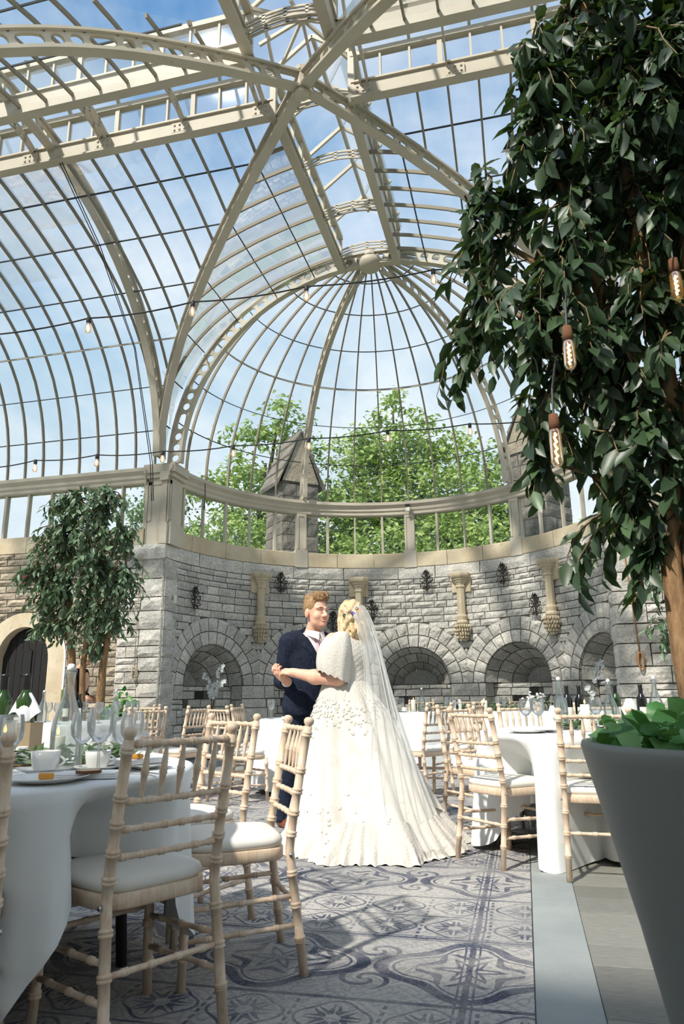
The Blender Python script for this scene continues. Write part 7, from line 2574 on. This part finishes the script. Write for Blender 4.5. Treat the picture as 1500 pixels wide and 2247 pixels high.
def ficus(base, blobs, stems, ntwig, nleaf, size, material, label, tw_len, n_single, seed, view=None, hang=0.8, twig_r=0.004):
    rs = np.random.RandomState(seed)
    t = empty('ficus_tree', base, label=label, cat='tree', group='weeping fig trees')
    B = np.array(base, float)
    for pts, rad in stems:
        MB().tube([Vector(p) - Vector(base) for p in pts], rad, 9).build('stem', 'bark', t, True)
    blobs = np.array(blobs)
    wgt = blobs[:, 3] ** 2; wgt /= wgt.sum()
    P = []; D = []; N_ = []
    tw = MB()
    axis_pts = np.array([p for pts, _ in stems for p in pts[1:]])
    for k in range(ntwig):
        b = blobs[rs.choice(len(blobs), p=wgt)]
        d = rs.normal(size=3); d /= np.linalg.norm(d)
        p0 = b[:3] + d * b[3] * rs.rand() ** 0.45 * np.array([1, 1, 1.0])
        near = axis_pts[np.argmin(np.linalg.norm(axis_pts - p0, axis=1))]
        out = p0 - near; out[2] *= 0.3
        out /= np.linalg.norm(out) + 1e-6
        ln = tw_len * (0.6 + 0.8 * rs.rand())
        q0 = p0 - out * ln * 0.6 + np.array([0, 0, ln * 0.35])
        pts = []
        for j in range(6):
            s_ = j / 5
            pts.append(q0 + out * ln * s_ * (1 - 0.35 * hang * s_) - np.array([0, 0, ln * hang * 0.95 * s_ ** 1.7]) + rs.normal(size=3) * ln * 0.02)
        pts = np.array(pts)
        tw.tube([Vector(q - B) for q in pts], [twig_r * (1.2 - 0.16 * j) for j in range(6)], 4, False)
        for j in range(nleaf):
            s_ = (j + 0.5 + 0.5 * rs.rand()) / nleaf * 5
            i = min(int(s_), 4)
            q = pts[i] + (pts[i + 1] - pts[i]) * (s_ - i)
            tan = pts[i + 1] - pts[i]; tan /= np.linalg.norm(tan) + 1e-9
            sd_ = rs.normal(size=3); sd_ -= tan * sd_.dot(tan); sd_ /= np.linalg.norm(sd_)
            dd = tan * 0.55 + sd_ * 0.75 + np.array([0, 0, -0.45])
            P.append(q - B); D.append(dd); N_.append(rs.normal(size=3) * 0.5 + np.array([0, 0, 0.9]) + out * 0.5)
    tag(tw.build('twigs', 'twig', t), kind='stuff')
    P = np.array(P); D = np.array(D); N_ = np.array(N_)
    L = size * (0.7 + 0.6 * rs.rand(len(P)))
    if view is not None:
        dist = np.linalg.norm(P + B - np.array(view), axis=1)
        order = np.argsort(dist / L)
    else:
        order = rs.permutation(len(P))
    a, b = order[:n_single], order[n_single:]
    leaf_objects('leaf', material, t, P[a], D[a], N_[a], L[a], L[a] * 0.5)
    leaf_mass('foliage', material, t, P[b], D[b], N_[b], L[b], L[b] * 0.42)
    return t

# ---- big fig in the dark planter, right foreground
PC = Vector((2.61, -8.37, 0))
pt_ = empty('planter', PC, label='tall tapering dark grey planter at the right edge', cat='planter')
MB().lathe([(0.0, 0.0), (0.25, 0.0), (0.262, 0.012), (0.30, 0.2), (0.345, 0.42), (0.40, 0.65), (0.445, 0.83), (0.452, 0.86), (0.448, 0.872), (0.432, 0.874), (0.42, 0.86), (0.38, 0.72), (0.0, 0.72)], 72).build('pot_wall', 'planter_grey', pt_, True)
MB().lathe([(0.0, 0.815), (0.2, 0.82), (0.41, 0.81), (0.40, 0.78), (0.0, 0.78)], 32).build('soil', 'soil', pt_, True)
BIG = [(2.233, -8.268, 3.246, 0.182), (2.459, -8.304, 3.188, 0.223), (2.603, -8.415, 2.939, 0.176), (2.179, -8.205, 2.958, 0.166), (2.388, -8.232, 2.849, 0.223), (2.589, -8.245, 2.683, 0.199), (2.068, -8.084, 2.801, 0.163), (2.288, -8.175, 2.541, 0.207), (2.491, -8.183, 2.358, 0.199), (1.929, -7.989, 2.714, 0.134), (1.943, -8.023, 2.452, 0.146), (2.115, -8.153, 2.296, 0.191), (2.33, -8.176, 2.183, 0.199), (2.522, -8.192, 2.017, 0.161), (1.87, -7.988, 2.253, 0.069), (2.17, -8.117, 2.013, 0.14), (2.384, -8.093, 1.915, 0.183), (2.531, -8.122, 1.761, 0.117), (1.898, -7.933, 2.069, 0.038), (2.125, -8.02, 1.802, 0.072), (2.338, -8.045, 1.693, 0.153), (2.266, -8.016, 1.516, 0.069), (2.458, -8.05, 1.619, 0.105), (2.395, -8.074, 1.451, 0.044), (2.352, -8.099, 3.521, 0.107), (2.703, -7.991, 2.63, 0.199), (2.647, -7.932, 1.95, 0.127),
       (2.75, -8.3, 2.9, 0.22), (2.8, -8.2, 2.4, 0.25), (2.85, -8.15, 2.0, 0.2), (2.6, -8.0, 3.2, 0.25), (2.5, -7.9, 2.8, 0.22), (2.75, -8.35, 3.3, 0.22), (2.55, -8.3, 3.5, 0.2)]
BIG = [(x, y, z - 0.04, r * 0.92) for x, y, z, r in BIG]
b0 = (2.53, -8.06, 0.80)
ficus(b0, BIG, [
    ([b0, (2.51, -8.03, 1.1), (2.505, -8.05, 1.45), (2.56, -8.10, 1.8), (2.54, -8.13, 2.2), (2.50, -8.17, 2.6), (2.46, -8.22, 3.1), (2.42, -8.2, 3.5)], [0.042, 0.036, 0.034, 0.033, 0.030, 0.026, 0.02, 0.012]),
    ([(2.57, -8.05, 0.80), (2.57, -8.07, 1.2), (2.56, -8.03, 1.5), (2.50, -8.06, 1.85), (2.42, -8.1, 2.2), (2.30, -8.14, 2.6), (2.22, -8.2, 3.1)], [0.034, 0.03, 0.03, 0.026, 0.022, 0.018, 0.01]),
    ([(2.52, -8.02, 0.80), (2.55, -8.05, 1.15), (2.58, -8.12, 1.6), (2.62, -8.16, 2.1), (2.66, -8.2, 2.6), (2.66, -8.2, 3.2)], [0.03, 0.028, 0.026, 0.024, 0.02, 0.012]),
    ([(2.42, -8.1, 2.2), (2.25, -8.12, 2.42), (2.08, -8.06, 2.62), (1.96, -8.0, 2.72)], [0.016, 0.012, 0.009, 0.005]),
    ([(2.50, -8.06, 1.85), (2.34, -8.1, 2.05), (2.16, -8.12, 2.25), (2.0, -8.05, 2.4)], [0.016, 0.012, 0.009, 0.005]),
    ([(2.505, -8.05, 1.5), (2.40, -8.06, 1.62), (2.28, -8.04, 1.72), (2.14, -8.02, 1.78)], [0.012, 0.010, 0.007, 0.004]),
], 640, 12, 0.083, 'ficus_leaf', 'large dark-leaved weeping fig overhanging the right side from the planter', 0.23, 300, 21, view=CAM, hang=0.85)
# ivy and bedding in the planter
iv = empty('planter_ivy', (PC.x, PC.y, 0.82), label='bright green ivy mound filling the dark planter', cat='ivy')
n_ = 700
ra = 0.41 * np.sqrt(nrs.rand(n_)); th_ = 2 * PI * nrs.rand(n_)
P = np.stack([ra * np.cos(th_), ra * np.sin(th_), 0.03 + 0.12 * nrs.rand(n_) * (1.15 - 0.7 * ra / 0.42)], 1)
D = rnd_dirs(n_); D[:, 2] = D[:, 2] * 0.5 + 0.15
Nn = rnd_dirs(n_) * 0.8 + np.array([-0.2, -0.5, 0.9])
Ls = 0.042 + 0.03 * nrs.rand(n_)
order = np.argsort(np.linalg.norm(P + np.array([PC.x, PC.y, 0.82]) - np.array(CAM), axis=1))
a_, b_ = order[:220], order[220:]
leaf_objects('ivy_leaf', 'ivy_leaf', iv, P[a_], D[a_], Nn[a_], Ls[a_], Ls[a_], 0.8)
leaf_mass('foliage', 'ivy_leaf', iv, P[b_], D[b_], Nn[b_], Ls[b_], Ls[b_] * 0.85)
# tube lamps hung in the fig
def tube_lamp(top, h, label):
    t = empty('tube_lamp', top, label=label, cat='lamp', group='filament tube lamps hung in the fig')
    MB().tube([(0, 0, 0.02), (0.005, 0.02, 0.12), (0.03, 0.12, 0.26), (0.08, 0.28, 0.40)], 0.004, 5).build('flex', 'cable_black', t)
    MB().lathe([(0.0, 0.03), (0.014, 0.028), (0.016, 0.0), (0.016, -0.02), (0.0, -0.02)], 10).build('cap', 'bark_edge', t, True)
    g = MB().lathe([(0.014, -0.02), (0.018, -0.03), (0.018, -h + 0.01), (0.012, -h), (0.0, -h - 0.002)], 12).build('glass_tube', 'bulb_glass', t, True)
    MB().tube([(0.004 * math.sin(k * 2.1), 0.004 * math.cos(k * 2.1), -0.03 - (h - 0.045) * k / 12) for k in range(13)], 0.0035, 5).build('filament', 'filament', g, True)
tube_lamp((2.165, -8.36, 1.79), 0.135, 'glowing tube lamp low in the fig, before the right end of the cornice')
tube_lamp((2.225, -8.40, 2.055), 0.11, 'glowing tube lamp half hidden in the middle of the fig')
tube_lamp((2.575, -8.29, 2.30), 0.11, 'glowing tube lamp beside the fig stem at the right edge')

# ---- fig by the left wall
LEFT = [(-3.918, -2.1, 3.583, 0.284), (-3.424, -1.994, 3.638, 0.315), (-4.138, -2.026, 3.097, 0.347), (-3.644, -1.92, 3.152, 0.441), (-3.215, -1.814, 3.146, 0.252), (-4.305, -1.906, 2.487, 0.328), (-3.749, -1.785, 2.542, 0.504), (-3.225, -1.671, 2.596, 0.315), (-4.249, -1.763, 1.997, 0.284), (-3.724, -1.65, 2.052, 0.378), (-3.352, -1.574, 2.109, 0.284), (-4.475, -1.996, 2.673, 0.189), (-3.659, -1.537, 1.684, 0.189)]
b1 = (-4.02, -1.55, 0.0)
ficus(b1, LEFT, [
    ([b1, (-3.98, -1.55, 0.6), (-3.99, -1.58, 1.2), (-4.02, -1.65, 1.8), (-4.08, -1.75, 2.4), (-4.0, -1.85, 3.1), (-3.92, -1.95, 3.6)], [0.075, 0.065, 0.06, 0.055, 0.045, 0.03, 0.015]),
    ([(-3.85, -1.5, 0), (-3.84, -1.52, 0.7), (-3.86, -1.56, 1.4), (-3.75, -1.65, 2.1), (-3.62, -1.75, 2.7), (-3.5, -1.85, 3.5)], [0.05, 0.045, 0.04, 0.035, 0.03, 0.015]),
    ([(-3.62, -1.42, 0), (-3.62, -1.45, 0.8), (-3.6, -1.48, 1.4), (-3.5, -1.55, 1.9), (-3.3, -1.6, 2.5), (-3.2, -1.7, 3.0)], [0.07, 0.065, 0.05, 0.035, 0.025, 0.01]),
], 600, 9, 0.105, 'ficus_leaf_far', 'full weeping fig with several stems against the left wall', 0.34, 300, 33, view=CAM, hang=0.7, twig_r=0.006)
SH = Vector((8.05, 0.75, -0.25))
RIGHT = [(x + SH.x, y + SH.y, z + SH.z, r) for x, y, z, r in LEFT]
b2 = (4.10, -0.85, 0.0)
ficus(b2, RIGHT, [
    ([b2, (4.1, -0.85, 0.8), (4.08, -0.9, 1.5), (4.05, -1.0, 2.2), (4.1, -1.1, 3.2)], [0.07, 0.06, 0.05, 0.035, 0.012]),
    ([(4.28, -0.8, 0), (4.28, -0.82, 0.8), (4.35, -0.9, 1.6), (4.5, -1.0, 2.4), (4.6, -1.1, 3.2)], [0.05, 0.045, 0.04, 0.03, 0.012]),
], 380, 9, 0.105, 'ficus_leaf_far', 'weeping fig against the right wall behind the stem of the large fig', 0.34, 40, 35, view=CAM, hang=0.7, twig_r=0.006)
ob = empty('planter_box', (-3.8, -1.5, 0), label='low box planter under the left fig', cat='planter')
MB().bevbox(-0.45, 0.45, -0.3, 0.3, 0.0, 0.35, 0.015).build('pot_wall', 'planter_grey', ob)
# leafy plant below it
iv = empty('leafy_plant', (-3.25, -1.45, 0.0), label='bright green leafy plant at the foot of the left fig', cat='plant')
MB().lathe([(0.0, 0.0), (0.2, 0.0), (0.24, 0.3), (0.26, 0.75), (0.22, 0.75), (0.0, 0.7)], 20).build('pot', 'planter_grey', iv, True)
n_ = 260
ra = 0.3 * np.sqrt(nrs.rand(n_)); th_ = 2 * PI * nrs.rand(n_)
P = np.stack([ra * np.cos(th_), ra * np.sin(th_), 0.75 + 0.38 * nrs.rand(n_) * (1.1 - ra / 0.3)], 1)
D = rnd_dirs(n_); Nn = rnd_dirs(n_) * 0.8 + np.array([-0.2, -0.5, 0.9])
leaf_mass('foliage', 'ivy_leaf', iv, P, D, Nn, 0.085, 0.06)

# ---- orchids in the niches
def orchid(base, label, sprays, seed, pot=True):
    rr = random.Random(seed)
    t = empty('orchid', base, label=label, cat='orchid', group='tall white orchids in the arches')
    MB().lathe([(0.0, 0.0), (0.11, 0.0), (0.15, 0.14), (0.16, 0.26), (0.14, 0.26), (0.0, 0.22)], 20).build('pot', 'pot_white', t, True)
    for (dx_, dz_, curl) in sprays:
        pts = [Vector((dx_ * 0.25 * s_ + dx_ * 0.75 * s_ ** 3, -0.05 * s_, 0.25 + dz_ * (s_ - curl * s_ ** 4))) for s_ in [k / 10 for k in range(11)]]
        MB().tube(pts, 0.006, 5).build('stalk', 'twig', t, True)
        for k in range(12):
            s_ = 0.58 + 0.42 * k / 11
            i = min(int(s_ * 10), 9)
            p = pts[i].lerp(pts[i + 1], s_ * 10 - i) + Vector((rr.uniform(-0.04, 0.04), -0.02, rr.uniform(-0.05, 0.03)))
            bl = MB()
            for q in range(5):
                a = 2 * PI * q / 5 + rr.random()
                d = Vector((math.cos(a), -0.25, math.sin(a))).normalized()
                sd_ = d.cross(Vector((0, -1, 0))).normalized()
                y_ = Vector((0, -1, 0))
                bl.add([p, p + d * 0.022 + sd_ * 0.017 + y_ * 0.006, p + d * 0.042 + y_ * rr.uniform(-0.01, 0.012), p + d * 0.022 - sd_ * 0.017 + y_ * 0.006], [(0, 1, 2), (0, 2, 3)])
            bl.build('bloom', 'orchid', t)
    n__ = 10
    leaf_mass('leaves', 'ivy_leaf', t, np.zeros((n__, 3)) + [0, 0, 0.26], rnd_dirs(n__) * [1, 1, 0.2] + [0, 0, 0.3], np.tile([0, 0, 1.0], (n__, 1)), 0.22, 0.08)
    return t
a = math.radians(-67)
ns = empty('plinth', ((R - 0.05) * math.sin(a) + 0.05, (R - 0.05) * math.cos(a) - 0.1, 0), label='plain pale plinth under the orchids in the leftmost arch', cat='plinth')
MB().bevbox(-0.2, 0.2, -0.2, 0.2, 0, 0.30, 0.01).build('plinth_block', 'stone_grey', ns)
bo = (ns.location.x, ns.location.y, 0.30)
orchid(bo, 'tall white orchid with arching sprays in the leftmost arch', [(0.2, 1.12, 0.12), (-0.12, 1.0, 0.18), (0.02, 0.75, 0.15), (0.22, 0.85, 0.2)], 3)
a = math.radians(64)
ns = empty('plinth', ((R - 0.15) * math.sin(a), (R - 0.15) * math.cos(a), 0), label='plain pale plinth under the orchid in the rightmost arch', cat='plinth')
MB().bevbox(-0.2, 0.2, -0.2, 0.2, 0, 0.40, 0.01).build('plinth_block', 'stone_grey', ns)
orchid((ns.location.x, ns.location.y, 0.40), 'white orchid spray in the rightmost arch', [(0.18, 1.0, 0.2), (-0.1, 0.55, 0.2)], 4)
